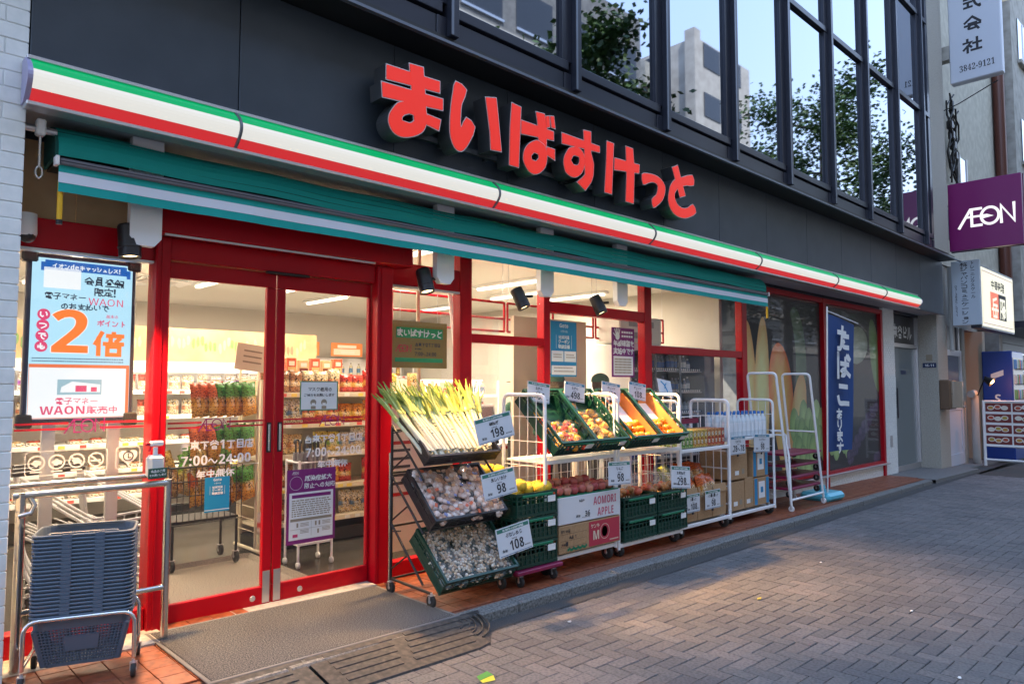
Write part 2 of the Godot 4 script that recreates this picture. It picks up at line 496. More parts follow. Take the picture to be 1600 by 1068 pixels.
func make_materials() -> void:
	mat("red", lin(0.42, 0.003, 0.012), 0.34).metallic_specular = 0.32
	printed("print_bag", 6.0, 0.25)
	printed("print_box", 8.0, 0.5)
	mat("dark_frame", lin(0.030, 0.034, 0.050), 0.32, 0.3)
	var p := grained("panel", 0.02, [[0.2, lin(0.040, 0.052, 0.068)], [0.8, lin(0.050, 0.063, 0.080)]], 0.4, 0.42)
	p.metallic = 0.2
	grained("brick", 0.03, [[0.2, lin(0.74, 0.78, 0.77)], [0.5, lin(0.79, 0.82, 0.81)], [0.85, lin(0.83, 0.86, 0.84)]], 1.3, 0.45, 0.05)
	grained("grout", 0.05, [[0.2, lin(0.62, 0.66, 0.66)], [0.8, lin(0.70, 0.73, 0.72)]], 2.0, 0.9)
	mat("steel", lin(0.55, 0.55, 0.54), 0.22, 1.0)
	mat("alu", lin(0.58, 0.58, 0.60), 0.4, 0.9)
	mat("chrome", lin(0.7, 0.7, 0.7), 0.12, 1.0)
	mat("white_steel", lin(0.78, 0.79, 0.80), 0.35)
	mat("white", lin(0.8, 0.8, 0.8), 0.5)
	mat("paper", lin(0.76, 0.78, 0.78), 0.55)
	mat("black", lin(0.012, 0.012, 0.013), 0.45)
	mat("rubber", lin(0.02, 0.02, 0.02), 0.7)
	mat("black_plastic", lin(0.014, 0.013, 0.015), 0.4)
	mat("green_plastic", lin(0.002, 0.042, 0.028), 0.38)
	mat("green_handle", lin(0.0, 0.16, 0.075), 0.4)
	mat("ink", lin(0.02, 0.022, 0.03), 0.6)
	mat("navy_ink", lin(0.015, 0.03, 0.09), 0.6)
	mat("pink_ink", lin(0.55, 0.05, 0.16), 0.6)
	mat("magenta", lin(0.22, 0.006, 0.055), 0.4)
	mat("teal", lin(0.0, 0.33, 0.30), 0.75)
	mat("teal_dark", lin(0.0, 0.085, 0.075), 0.8)
	mat("yellow", lin(0.75, 0.42, 0.01), 0.5)
	mat("soffit", lin(0.42, 0.43, 0.45), 0.8)
	grained("plywood", 0.01, [[0.2, lin(0.50, 0.33, 0.17)], [0.8, lin(0.58, 0.40, 0.22)]], 1.0, 0.7)
	grained("cardboard", 0.04, [[0.2, lin(0.36, 0.22, 0.11)], [0.8, lin(0.43, 0.27, 0.14)]], 3.0, 0.85)
	mat("orange_card", lin(0.62, 0.26, 0.07), 0.8)
	mat("card_white", lin(0.68, 0.71, 0.75), 0.7)
	var g := mat("glass", Color(1, 1, 1, 0.01), 0.02)
	g.transparency = BaseMaterial3D.TRANSPARENCY_ALPHA
	g.metallic_specular = 0.27
	var t := mat("tinted_glass", lin(0.10, 0.12, 0.16), 0.03)
	t.metallic = 0.0
	t.albedo_color.a = 0.35
	t.transparency = BaseMaterial3D.TRANSPARENCY_ALPHA
	t.metallic_specular = 0.85
	mat("mirror_glass", lin(0.36, 0.39, 0.44), 0.02, 1.0)
	mat("frosted", lin(0.16, 0.19, 0.20), 0.15)
	mat("stripe_red", lin(0.55, 0.01, 0.03), 0.5)
	mat("stripe_purple", lin(0.25, 0.01, 0.16), 0.5)
	mat("cream", lin(0.62, 0.55, 0.42), 0.6)
	mat("cream_paper", lin(0.68, 0.60, 0.45), 0.7)
	mat("faded_ink", lin(0.30, 0.25, 0.18), 0.8)
	mat("cart_grey", lin(0.42, 0.42, 0.44), 0.4)
	mat("chiller_grey", lin(0.12, 0.15, 0.19), 0.4)
	mat("till_screen", lin(0.05, 0.07, 0.07), 0.15)
	mat("tan_cloth", lin(0.42, 0.30, 0.15), 0.9)
	mat("cap_green", lin(0.03, 0.085, 0.05), 0.9)
	glow("tube_light", Color(1.0, 0.92, 0.80), 1.2)
	glow("case_light", Color(1.0, 0.96, 0.90), 0.7)
	mat("letter_side", lin(0.10, 0.105, 0.115), 0.35, 0.6)
	glow("sign_red", lin(0.82, 0.028, 0.014), 0.205)
	glow("box_green", lin(0.0, 0.28, 0.09), 0.34)
	glow("box_white", lin(0.86, 0.85, 0.80), 0.205)
	glow("box_red", lin(0.66, 0.03, 0.035), 0.21)
	mat("band_grey", lin(0.12, 0.13, 0.14), 0.4)
	mat("lilac", lin(0.35, 0.33, 0.50), 0.35)
	mat("purple_face", lin(0.20, 0.005, 0.115), 0.3)
	mat("purple_dark", lin(0.05, 0.004, 0.035), 0.4)
	glow("sign_white", lin(0.85, 0.85, 0.88), 0.3)
	mat("sign_pale", lin(0.58, 0.62, 0.70), 0.4)
	mat("pale_blue", lin(0.46, 0.53, 0.60), 0.5)
	glow("sign_cream", lin(0.80, 0.78, 0.60), 0.28)
	glow("orange_ink", lin(0.75, 0.13, 0.03), 0.26)
	mat("fin_edge", lin(0.16, 0.18, 0.22), 0.35, 0.5)
	mat("notice_green", lin(0.05, 0.20, 0.10), 0.6)
	mat("purple_paper", lin(0.20, 0.015, 0.16), 0.55)
	mat("poster_blue", lin(0.01, 0.22, 0.45), 0.5)
	mat("olive", lin(0.26, 0.165, 0.02), 0.5)
	mat("sign_green", lin(0.0, 0.30, 0.09), 0.5)
	mat("navy_frame", lin(0.012, 0.014, 0.05), 0.35)
	glow("screen_blue", lin(0.36, 0.62, 0.76), 0.3)
	glow("screen_orange", lin(0.75, 0.16, 0.05), 0.26)
	glow("screen_white", lin(0.78, 0.82, 0.84), 0.27)
	glow("screen_navy", lin(0.005, 0.09, 0.36), 0.3)
	glow("screen_navy2", lin(0.30, 0.48, 0.55), 0.25)
	glow("screen_pink", lin(0.70, 0.05, 0.16), 0.25)
	glow("screen_deep", lin(0.85, 0.17, 0.02), 0.3)
	mat("bar_grey", lin(0.17, 0.17, 0.20), 0.45, 0.3)
	mat("white_cloth", lin(0.70, 0.73, 0.80), 0.85)
	glow("lamp_glow", Color(1.0, 0.85, 0.6), 2)
	mat("card_paper", lin(0.60, 0.63, 0.67), 0.5)
	mat("header_green", lin(0.03, 0.17, 0.13), 0.5)
	mat("header_blue", lin(0.03, 0.20, 0.32), 0.5)
	mat("header_navy", lin(0.02, 0.10, 0.20), 0.5)
	mat("apple_pink", lin(0.55, 0.12, 0.20), 0.6)
	mat("carton_red", lin(0.45, 0.03, 0.06), 0.6)
	mat("banner_blue", lin(0.02, 0.06, 0.20), 0.85)
	mat("aqua", lin(0.10, 0.48, 0.62), 0.3)
	var fm := mat("film", Color(1, 1, 1, 0.03), 0.10)
	fm.transparency = BaseMaterial3D.TRANSPARENCY_ALPHA
	fm.metallic_specular = 0.32
	grained("tile_bed", 0.05, [[0.2, lin(0.16, 0.06, 0.035)], [0.8, lin(0.24, 0.10, 0.06)]], 2.0, 0.9)
	var bt := mat("bottle", Color.WHITE, 0.15)
	bt.vertex_color_use_as_albedo = true
	mat("mat_edge", lin(0.13, 0.13, 0.135), 0.6)
	grained("pale_stone", 0.06, [[0.2, lin(0.34, 0.33, 0.31)], [0.8, lin(0.48, 0.46, 0.43)]], 1.5, 0.7)
	grained("ramp_rubber", 0.05, [[0.2, lin(0.030, 0.029, 0.030)], [0.6, lin(0.055, 0.052, 0.050)], [0.9, lin(0.09, 0.08, 0.07)]], 1.5, 0.75)
	mat("milky", lin(0.66, 0.66, 0.64), 0.25)
	mat("label_green", lin(0.02, 0.09, 0.06), 0.5)
	mat("basket_blue", lin(0.085, 0.120, 0.170), 0.42)
	grained("cream_wall", 0.03, [[0.2, lin(0.46, 0.44, 0.36)], [0.8, lin(0.56, 0.54, 0.45)]], 0.4, 0.9)
	mat("brown_wood", lin(0.06, 0.035, 0.022), 0.6)
	mat("door_white", lin(0.55, 0.58, 0.66), 0.45)
	mat("mail_brown", lin(0.14, 0.085, 0.05), 0.45)
	mat("mail_lid", lin(0.30, 0.24, 0.18), 0.12)
	mat("pipe_grey", lin(0.40, 0.41, 0.40), 0.5)
	mat("pipe_brown", lin(0.10, 0.028, 0.018), 0.35)
	mat("shutter", lin(0.22, 0.25, 0.28), 0.5, 0.4)
	mat("vend_blue", lin(0.01, 0.05, 0.30), 0.3)
	glow("vend_window", lin(0.55, 0.58, 0.62), 0.12)
	mat("menu_red", lin(0.16, 0.02, 0.02), 0.4)
	grained("concrete_light", 0.02, [[0.2, lin(0.42, 0.39, 0.35)], [0.8, lin(0.52, 0.49, 0.44)]], 0.3, 0.9)
	mat("window_dark", lin(0.03, 0.035, 0.045), 0.08)
	mat("bark", lin(0.08, 0.065, 0.05), 0.9)
	var lf := mat("leaf", Color.WHITE, 0.6)
	lf.vertex_color_use_as_albedo = true
	lf.backlight_enabled = true
	lf.backlight = lin(0.04, 0.09, 0.01)
	mat("clear_plastic", Color(1, 1, 1, 0.04), 0.08).transparency = BaseMaterial3D.TRANSPARENCY_ALPHA
	var w := mat("painted", Color.WHITE, 0.5)      # colour from the vertices
	w.vertex_color_use_as_albedo = true
	var w2 := mat("painted_gloss", Color.WHITE, 0.22)
	w2.vertex_color_use_as_albedo = true
	var w3 := mat("painted_matt", Color.WHITE, 0.85)
	w3.vertex_color_use_as_albedo = true
	var pv := grained("paver", 0.09, [[0.1, Color(0.72, 0.72, 0.74)], [0.45, Color(0.88, 0.88, 0.88)], [0.7, Color(0.94, 0.94, 0.94)], [0.95, Color(1, 1, 1)]], 1.7, 0.78, 0.10, 5)
	pv.vertex_color_use_as_albedo = true
	var tl := grained("tile", 0.05, [[0.1, Color(0.72, 0.70, 0.70)], [0.5, Color(0.9, 0.9, 0.9)], [0.9, Color(1, 1, 1)]], 1.1, 0.5, 0.04, 5)
	tl.vertex_color_use_as_albedo = true
	grained("bed", 0.08, [[0.2, lin(0.035, 0.033, 0.032)], [0.8, lin(0.075, 0.07, 0.066)]], 2.0, 0.95)
	grained("asphalt", 0.12, [[0.15, lin(0.035, 0.036, 0.038)], [0.6, lin(0.06, 0.06, 0.062)], [0.95, lin(0.10, 0.10, 0.10)]], 2.6, 0.9, 0.2, 5)
	grained("granite", 0.09, [[0.12, lin(0.06, 0.063, 0.060)], [0.4, lin(0.14, 0.143, 0.140)], [0.7, lin(0.20, 0.203, 0.203)], [0.95, lin(0.29, 0.292, 0.292)]], 1.6, 0.85, 0.25, 5)
	grained("concrete", 0.02, [[0.15, lin(0.30, 0.285, 0.25)], [0.5, lin(0.38, 0.365, 0.325)], [0.85, lin(0.44, 0.42, 0.38)]], 0.5, 0.9, 0.15, 5)
	grained("concrete_dark", 0.02, [[0.2, lin(0.15, 0.15, 0.15)], [0.8, lin(0.22, 0.215, 0.21)]], 0.4, 0.9)
	grained("stucco", 0.10, [[0.15, lin(0.33, 0.315, 0.27)], [0.6, lin(0.42, 0.40, 0.35)], [0.95, lin(0.50, 0.48, 0.42)]], 1.3, 0.92, 0.4, 4)
	grained("mat_fibre", 0.22, [[0.25, lin(0.025, 0.026, 0.029)], [0.5, lin(0.075, 0.076, 0.080)], [0.75, lin(0.16, 0.16, 0.16)]], 1.6, 0.98, 0.6, 2)
	grained("inner_mat", 0.25, [[0.25, lin(0.16, 0.13, 0.10)], [0.75, lin(0.42, 0.36, 0.28)]], 1.3, 0.98, 0.4, 2)
	grained("shop_floor", 0.015, [[0.2, lin(0.045, 0.040, 0.034)], [0.8, lin(0.065, 0.058, 0.050)]], 0.5, 0.22)
	mat("ceiling", lin(0.78, 0.75, 0.69), 0.9)
	mat("wall_paint", lin(0.52, 0.49, 0.44), 0.85)

# ================================================================== ground
func zk(x: float) -> float:      # street side of the kerb
	return 1.17 - 0.03 * (x - 3.5)

func slab(s: Shape, x0: float, x1: float, z0: float, z1: float, y: float) -> void:   # sheet that follows the fall of the street
	s.poly([Vector3(x0, fy(x0) + y, z1), Vector3(x1, fy(x1) + y, z1), Vector3(x1, fy(x1) + y, z0), Vector3(x0, fy(x0) + y, z0)])

func make_ground() -> void:
	var s := Shape.new()
	slab(s, -160, 200, -60, 160, -0.16)
	struct("ground", s, M.asphalt)
	# paving of small concrete blocks laid in herringbone
	s = Shape.new()
	slab(s, -6, 30, 0.95, 5.6, -0.087)
	var paving := struct("paving", s, M.bed)
	var tones := [lin(0.122, 0.122, 0.130), lin(0.140, 0.138, 0.145), lin(0.152, 0.150, 0.156), lin(0.168, 0.158, 0.158), lin(0.178, 0.174, 0.178), lin(0.200, 0.192, 0.192)]
	var tints := [lin(1, 1, 1)]
	var lay := []
	var u := 0.1
	for a in range(-10, 170):
		for b in range(5, 54):
			var r := posmod(a - b, 4)
			if r != 0 and r != 3: continue
			var w := Vector2(u * 2, u) if r == 0 else Vector2(u, u * 2)
			var c := Vector2(a * u, b * u) + w * 0.5
			if c.y - w.y * 0.5 < zk(c.x) - 0.22: continue
			var d := Vector3(c.x, sy(c.x), c.y)
			var e := d - Vector3(0, 1.55, 4.92)
			# keep what a step to the side of the camera could see
			var f := e.rotated(Vector3.UP, deg_to_rad(44.0))
			if f.z > -0.6 or absf(f.x) > -f.z * 0.95 + 0.8: continue
			lay.append([e.length(), c, r])
	lay.sort_custom(func(p, q): return p[0] < q[0])
	var meshes := {}
	for r in [0, 3]:
		for k in 6:
			var q := Shape.new()
			q.col = Color(tones[k].srgb_to_linear())
			q.rbox(Vector3(0, -0.02, 0), Vector3(u * 2 - 0.005, 0.04, u - 0.005) if r == 0 else Vector3(u - 0.005, 0.04, u * 2 - 0.005), 0.0035)
			meshes[[r, k]] = q.mesh()
	var rest := Shape.new()
	var in_frame := 0
	var worn := FastNoiseLite.new()
	worn.frequency = 0.9
	worn.seed = 3
	for i in lay.size():
		var c: Vector2 = lay[i][1]
		var k := clampi(int(2.7 + worn.get_noise_2d(c.x, c.y) * 5.0 + rng.randf_range(-1.6, 1.6)), 0, 5)
		var y := sy(c.x) + rng.randf_range(-0.0015, 0.001)
		var p := Vector3(c.x, y, c.y)
		var e := (p - Vector3(0, 1.55, 4.92)).rotated(Vector3.UP, deg_to_rad(44.0))
		var shown := e.y > e.z * 0.39 and e.y < 0 and absf(e.x) < -e.z * 0.72
		if shown and in_frame < 300:
			in_frame += 1
			var o := MeshInstance3D.new()
			o.mesh = meshes[[lay[i][2], k]]
			o.material_override = M.paver
			o.position = p
			o.rotation = Vector3(rng.randf_range(-0.004, 0.004), rng.randf_range(-0.006, 0.006), -0.0125)
			put(o, "paver", paving)
		else:
			rest.col = Color(tones[k].srgb_to_linear())
			var w := Vector3(u * 2 - 0.005, 0.04, u - 0.005) if lay[i][2] == 0 else Vector3(u - 0.005, 0.04, u * 2 - 0.005)
			rest.box(p + Vector3(0, -0.02, 0), w, Basis(Vector3.BACK, -0.0125))
	tag(part("pavers", rest, M.paver, paving), "", "", "", "stuff")
	# strip of dark asphalt along the kerb
	s = Shape.new()
	for k in 14:
		var x0 := -2.0 + k * 1.6; var x1 := x0 + 1.6
		s.poly([Vector3(x0, sy(x0) + 0.005, zk(x0) + 0.15), Vector3(x1, sy(x1) + 0.005, zk(x1) + 0.15), Vector3(x1, sy(x1) + 0.005, zk(x1) - 0.08), Vector3(x0, sy(x0) + 0.005, zk(x0) - 0.08)])
	struct("gutter", s, M.asphalt)
	# kerb stones
	var kerb := struct("kerb", Shape.new(), M.granite)
	var stone := Shape.new()
	stone.rbox(Vector3.ZERO, Vector3(0.595, 0.16, 0.135), 0.012)
	var stone_mesh := stone.mesh()
	for k in 26:
		var x := 0.1 + 0.6 * k + 0.3
		if x > 14.6: break
		var o := part("kerb_stone", stone_mesh, M.granite, kerb, Vector3(x, fy(x) - 0.079 + rng.randf_range(-0.003, 0.002), zk(x) - 0.068 + rng.randf_range(-0.003, 0.003)))
		o.rotation = Vector3(0, 0.03, -0.0125)
	# terracotta tiles of the step
	s = Shape.new()
	for k in 15: s.poly([Vector3(k, fy(k) - 0.012, zk(k) - 0.10), Vector3(k + 1, fy(k + 1) - 0.012, zk(k + 1) - 0.10), Vector3(k + 1, fy(k + 1) - 0.012, -0.2), Vector3(k, fy(k) - 0.012, -0.2)])
	var step := struct("tiled_step", s, M.tile_bed)
	var reds := [lin(0.30, 0.085, 0.035), lin(0.34, 0.105, 0.045), lin(0.26, 0.072, 0.032), lin(0.31, 0.095, 0.042)]
	var tm := []
	for k in 4:
		var q := Shape.new()
		q.col = Color(reds[k].srgb_to_linear())
		q.rbox(Vector3(0, -0.006, 0), Vector3(0.146, 0.012, 0.146), 0.002)
		tm.append(q.mesh())
	var more := Shape.new()
	var n := 0
	for a in 96:
		for b in 8:
			var x := 0.36 + a * 0.15; var z := 0.0 + b * 0.15 + 0.03
			if z + 0.074 > zk(x) - 0.137: continue
			if x > 1.6 and x < 3.05 and z > 0.2: continue
			var k := rng.randi() % 4
			if n < 300:
				n += 1
				var o := part("tile", tm[k], M.tile, step, Vector3(x, fy(x) + rng.randf_range(-0.0008, 0.0008), z))
				o.rotation.z = -0.0125
			else:
				more.col = Color(reds[k].srgb_to_linear())
				more.box(Vector3(x, fy(x) - 0.006, z), Vector3(0.146, 0.012, 0.146), Basis(Vector3.BACK, -0.0125))
	tag(part("tiles", more, M.tile, step), "", "", "", "stuff")
	# grey slab before the side entrance
	s = Shape.new()
	slab(s, 14.62, 17.6, -0.6, 0.86, -0.006)
	slab(s, 17.6, 34, -0.6, 0.62, -0.03)
	for q in [[14.62, 17.6, 0.86, -0.006], [17.6, 34.0, 0.62, -0.03]]:
		s.poly([Vector3(q[0], fy(q[0]) - 0.15, q[2]), Vector3(q[1], fy(q[1]) - 0.15, q[2]), Vector3(q[1], fy(q[1]) + q[3], q[2]), Vector3(q[0], fy(q[0]) + q[3], q[2])])
	s.poly([Vector3(17.6, fy(17.6) - 0.15, 0.86), Vector3(17.6, fy(17.6) - 0.15, 0.3), Vector3(17.6, fy(17.6) - 0.006, 0.3), Vector3(17.6, fy(17.6) - 0.006, 0.86)])
	struct("entrance_slab", s, M.granite)
	# small litter on the paving
	var leaf := Shape.new()
	leaf.col = lin(0.42, 0.38, 0.05).srgb_to_linear()
	leaf.poly([Vector3(-0.03, 0.004, 0), Vector3(0, 0.008, 0.018), Vector3(0.035, 0.012, 0.002), Vector3(0.005, 0.006, -0.016)])
	leaf.poly([Vector3(-0.03, 0.004, 0), Vector3(0.005, 0.003, -0.016), Vector3(0.035, 0.008, 0.002), Vector3(0, 0.002, 0.018)])
	tag(part("fallen_leaf", leaf, M.painted, null, Vector3(5.32, sy(5.32) + 0.002, 2.18)), "small yellow fallen leaf lying on the grey paving blocks", "leaf")
	var wrap := Shape.new()
	wrap.col = lin(0.05, 0.30, 0.06).srgb_to_linear()
	wrap.poly([Vector3(-0.04, 0.004, 0.01), Vector3(0.0, 0.02, 0.03), Vector3(0.05, 0.014, 0.02), Vector3(0.05, 0.02, -0.03), Vector3(-0.03, 0.012, -0.03)])
	wrap.col = lin(0.7, 0.65, 0.05).srgb_to_linear()
	wrap.poly([Vector3(-0.045, 0.002, 0.04), Vector3(0.03, 0.003, 0.06), Vector3(0.05, 0.012, 0.021), Vector3(0.0, 0.018, 0.031), Vector3(-0.04, 0.003, 0.011)])
	tag(part("candy_wrapper", wrap, M.painted, null, Vector3(2.72, sy(2.72) + 0.002, 1.88)), "crumpled green and yellow wrapper on the paving below the ramp", "wrapper")
	for q in [[4.7, 3.7, "nearest the camera"], [5.87, 3.1, "in the middle of the paving"], [6.9, 2.0, "farthest along the paving"], [3.81, 1.55, "near the kerb"]]:
		var bit := Shape.new()
		bit.ball(Vector3(0, 0.006, 0), Vector3(0.016, 0.006, 0.01), 4, 6, 0.3, rng)
		tag(part("paper_scrap", bit, M.white, null, Vector3(q[0], sy(q[0]), q[1])), "tiny white paper scrap, the one %s" % q[2], "litter", "scraps of paper on the paving")

# ================================================================== the shop's building
func make_building() -> void:
	var B := thing("shop_building", "dark clad building with red shop front, white brick pier and mirror windows above", "building")
	# body above and behind the shop
	span("upper_body", Vector3(0.0, 4.24, -10), Vector3(15.65, 14.5, 0.50), M.dark_frame, B)
	span("side_wall", Vector3(-0.6, -0.3, -10), Vector3(0.60, 4.24, -0.3), M.wall_paint, B)
	span("back_wall", Vector3(0.6, -0.3, -10.2), Vector3(17.05, 4.24, -10.0), M.wall_paint, B)
	span("overhang", Vector3(-1.2, 4.165, -0.6), Vector3(16.95, 4.24, 0.715), M.black, B)
	span("overhang_trim", Vector3(-1.2, 4.168, 0.717), Vector3(17.3, 4.190, 0.755), M.fin_edge, B)
	span("soffit", Vector3(0.722, 3.055, 0.0), Vector3(17.05, 3.10, 0.44), M.soffit, B)
	span("bulkhead", Vector3(0.722, 3.0, -0.30), Vector3(17.05, 4.16, -0.02), M.dark_frame, B)
	# cladding panels of the fascia
	var xs := [0.724, 1.86, 3.06, 4.26, 5.46, 6.66, 7.87, 9.11, 10.37, 11.65, 12.92, 14.19, 15.55, 17.05]
	for k in xs.size() - 1:
		span("cladding_panel", Vector3(xs[k] + 0.003, 3.06, 0.40), Vector3(xs[k + 1] - 0.003, 4.16, 0.45), M.panel, B, 0.003)
	span("panel_backing", Vector3(0.724, 3.10, 0.2), Vector3(17.05, 4.155, 0.39), M.black, B)
	span("fascia_drip", Vector3(0.724, 3.035, 0.425), Vector3(17.05, 3.054, 0.46), M.dark_frame, B)
	# white brick pier
	var pier := span("brick_pier", Vector3(-1.2, -0.2, -0.25), Vector3(0.712, 4.16, 0.44), M.grout, B)
	var c := pier.position
	var bs := Shape.new(); bs.rbox(Vector3.ZERO, Vector3(0.210, 0.0815, 0.024), 0.003)
	var hs := Shape.new(); hs.rbox(Vector3.ZERO, Vector3(0.102, 0.0815, 0.024), 0.003)
	var bm := bs.mesh(); var hm := hs.mesh()
	for r in 48:
		var y := -0.09 + 0.0868 * r + 0.04
		var x := 0.720
		var first := r % 2 == 1
		for k in 5:
			var w := 0.100 if first and k == 0 else 0.208
			part("brick", hm if w < 0.15 else bm, M.brick, pier, Vector3(x - w / 2, y, 0.4325 + rng.randf_range(-0.001, 0.001)) - c)
			x -= w + 0.008
	var side := Shape.new()
	for r in 48:
		var y := -0.09 + 0.0868 * r + 0.04
		for k in 3:
			side.rbox(Vector3(0.714, y, 0.32 - k * 0.216 - (0.1 if r % 2 else 0.0)) - c, Vector3(0.012, 0.080, 0.208), 0.003)
	tag(part("return_bricks", side, M.brick, pier), "", "", "", "stuff")
	# ---- upper windows between shallow fins
	var fins := []
	for k in 12: fins.append(-0.98 + 1.465 * k)
	for k in fins.size():
		span("fin", Vector3(fins[k] - 0.040, 4.245, 0.50), Vector3(fins[k] + 0.040, 14.4, 0.755), M.dark_frame, B, 0.005)
		span("fin_edge", Vector3(fins[k] - 0.043, 4.247, 0.757), Vector3(fins[k] - 0.020, 14.4, 0.762), M.fin_edge, B)
	for k in fins.size():
		var x0: float = fins[k] + 0.042; var x1: float = fins[k + 1] - 0.042 if k + 1 < fins.size() else 15.65
		span("spandrel", Vector3(x0, 4.245, 0.52), Vector3(x1 - 0.10, 4.40, 0.690), M.dark_frame, B, 0.004)
		span("spandrel_end", Vector3(x1 - 0.096, 4.245, 0.52), Vector3(x1, 4.40, 0.698), M.dark_frame, B, 0.004)
		var y0 := 4.42
		for lv in 3:
			var top: float = [6.84, 8.75, 11.2][lv]
			var win := span("window", Vector3(x0, y0, 0.52), Vector3(x1 - 0.05, y0 + 0.085, 0.712), M.dark_frame, B, 0.005)
			var o := win.position
			span("frame", Vector3(x0, y0 + 0.088, 0.56) - o, Vector3(x0 + 0.022, top, 0.690) - o, M.dark_frame, win)
			span("frame", Vector3(x1 - 0.13, y0 + 0.088, 0.56) - o, Vector3(x1, top, 0.700) - o, M.dark_frame, win)
			var pane := span("pane", Vector3(x0 + 0.024, y0 + 0.09, 0.645) - o, Vector3(x1 - 0.132, top - 0.002, 0.665) - o, M.mirror_glass, win)
			pane.rotation.y = rng.randf_range(-0.0025, 0.0025)
			y0 = top + 0.002
	# concrete end of the upper storeys
	span("end_pier", Vector3(15.66, 4.26, -3), Vector3(16.62, 14.5, 0.70), M.stucco, B)
	# ---- shop front
	span("timber_panel", Vector3(0.722, 2.535, -0.05), Vector3(1.07, 3.0, -0.03), M.plywood, B)
	span("timber_panel", Vector3(1.074, 2.535, -0.05), Vector3(1.55, 3.0, -0.03), M.plywood, B)
	span("red_beam", Vector3(0.722, 2.355, -0.06), Vector3(1.512, 2.533, 0.02), M.red, B, 0.004)
	span("beam_trim", Vector3(0.722, 2.338, -0.05), Vector3(1.512, 2.353, 0.024), M.alu, B)
	for q in [[1.515, 1.602], [3.19, 3.335]]:
		span("door_post", Vector3(q[0], -0.05, -0.10), Vector3(q[1], 2.515, 0.065), M.red, B, 0.006)
		span("post_bead", Vector3(q[0] + 0.03, -0.05, 0.067), Vector3(q[0] + 0.042, 2.50, 0.072), M.red, B)
	var hd := span("door_operator_box", Vector3(1.50, 2.52, -0.10), Vector3(3.46, 2.80, 0.17), M.red, B, 0.006)
	span("trim", Vector3(-0.95, -0.155, 0.10), Vector3(0.62, -0.142, 0.125), M.alu, hd)
	span("door_head", Vector3(1.604, 2.375, -0.12), Vector3(3.188, 2.518, 0.03), M.red, B, 0.004)
	span("sensor", Vector3(2.27, 2.355, 0.0), Vector3(2.60, 2.373, 0.05), M.black, B, 0.004)
	span("lintel", Vector3(3.338, 2.385, -0.06), Vector3(4.07, 2.575, 0.03), M.red, B, 0.004)
	span("lintel_trim", Vector3(3.338, 2.365, -0.03), Vector3(4.07, 2.383, 0.034), M.alu, B)
	for q in [[4.075, 0.14], [5.165, 0.09], [6.87, 0.14], [9.16, 0.14], [11.90, 0.10], [14.53, 0.10]]:
		span("red_mullion", Vector3(q[0], fy(q[0]) - 0.03, -0.07), Vector3(q[0] + q[1], 3.0, 0.035), M.red, B, 0.005)
	for q in [[4.217, 5.163, 1.94, 2.02], [5.257, 6.868, 2.29, 2.40], [7.012, 9.158, 1.93, 2.02]]:
		span("transom", Vector3(q[0], q[2], -0.065), Vector3(q[1], q[3], 0.03), M.red, B, 0.004)
	for q in [[0.722, 1.513], [3.337, 4.073], [4.217, 5.163], [5.257, 6.868], [7.012, 9.158]]:
		span("bottom_rail", Vector3(q[0], fy(q[1]) - 0.03, -0.065), Vector3(q[1], fy(q[0]) + 0.135, 0.03), M.red, B, 0.004)
		if q[0] > 3: span("top_rail", Vector3(q[0], 2.93, -0.065), Vector3(q[1], 3.0, 0.03), M.red, B, 0.004)
	# fixed panes
	for q in [[0.722, 1.513, 0.14, 2.337], [3.337, 4.073, 0.13, 2.364], [3.337, 4.073, 2.577, 2.93], [4.217, 5.163, 0.1, 1.938], [4.217, 5.163, 2.022, 2.93], [5.257, 6.868, 0.1, 2.288], [5.257, 6.868, 2.402, 2.93], [7.012, 9.158, 0.09, 1.928], [7.012, 9.158, 2.022, 2.93]]:
		span("glass_pane", Vector3(q[0], q[2], -0.022), Vector3(q[1], q[3], -0.014), M.glass, B)
	# right-hand windows over the tiled plinth
	for q in [[9.302, 11.898, 0.16], [12.002, 14.528, 0.13]]:
		span("bottom_rail", Vector3(q[0], q[2] - 0.06, -0.065), Vector3(q[1], q[2], 0.03), M.red, B, 0.004)
		span("top_rail", Vector3(q[0], 2.92, -0.065), Vector3(q[1], 3.0, 0.03), M.red, B, 0.004)
		span("glass_pane", Vector3(q[0], q[2] + 0.002, -0.022), Vector3(q[1], 2.918, -0.014), M.glass, B)
	span("sill", Vector3(9.30, 0.055, -0.06), Vector3(14.75, 0.085, 0.07), M.alu, B, 0.004)
	var base := span("tiled_plinth", Vector3(9.30, -0.30, -0.2), Vector3(14.63, 0.053, -0.012), M.grout, B)
	span("tiled_pier", Vector3(14.635, -0.30, -0.2), Vector3(15.36, 3.05, -0.012), M.grout, B)
	var ts := Shape.new()
	var r0 := 0
	var y := -0.18
	while y < 3.04:
		var xa := 9.30 if y < 0.03 else 14.76
		var x := xa - (0.05 if r0 % 2 else 0.0)
		while x < 15.35:
			var l := maxf(x, xa); var r := minf(x + 0.099, 15.36)
			if y < 0.03 and y + 0.04 > 0.045 and l < 14.76: pass
			elif r - l > 0.01: ts.rbox(Vector3((l + r) / 2, y + 0.021, -0.006 + rng.randf_range(-0.001, 0.001)), Vector3(r - l - 0.003, 0.041, 0.014), 0.002)
			x += 0.102
		y += 0.0445
		r0 += 1
	tag(part("glazed_tiles", ts, M.brick, B), "", "", "", "stuff")
	span("metal_plate", Vector3(14.95, 0.36, 0.004), Vector3(15.07, 0.58, 0.012), M.alu, B)
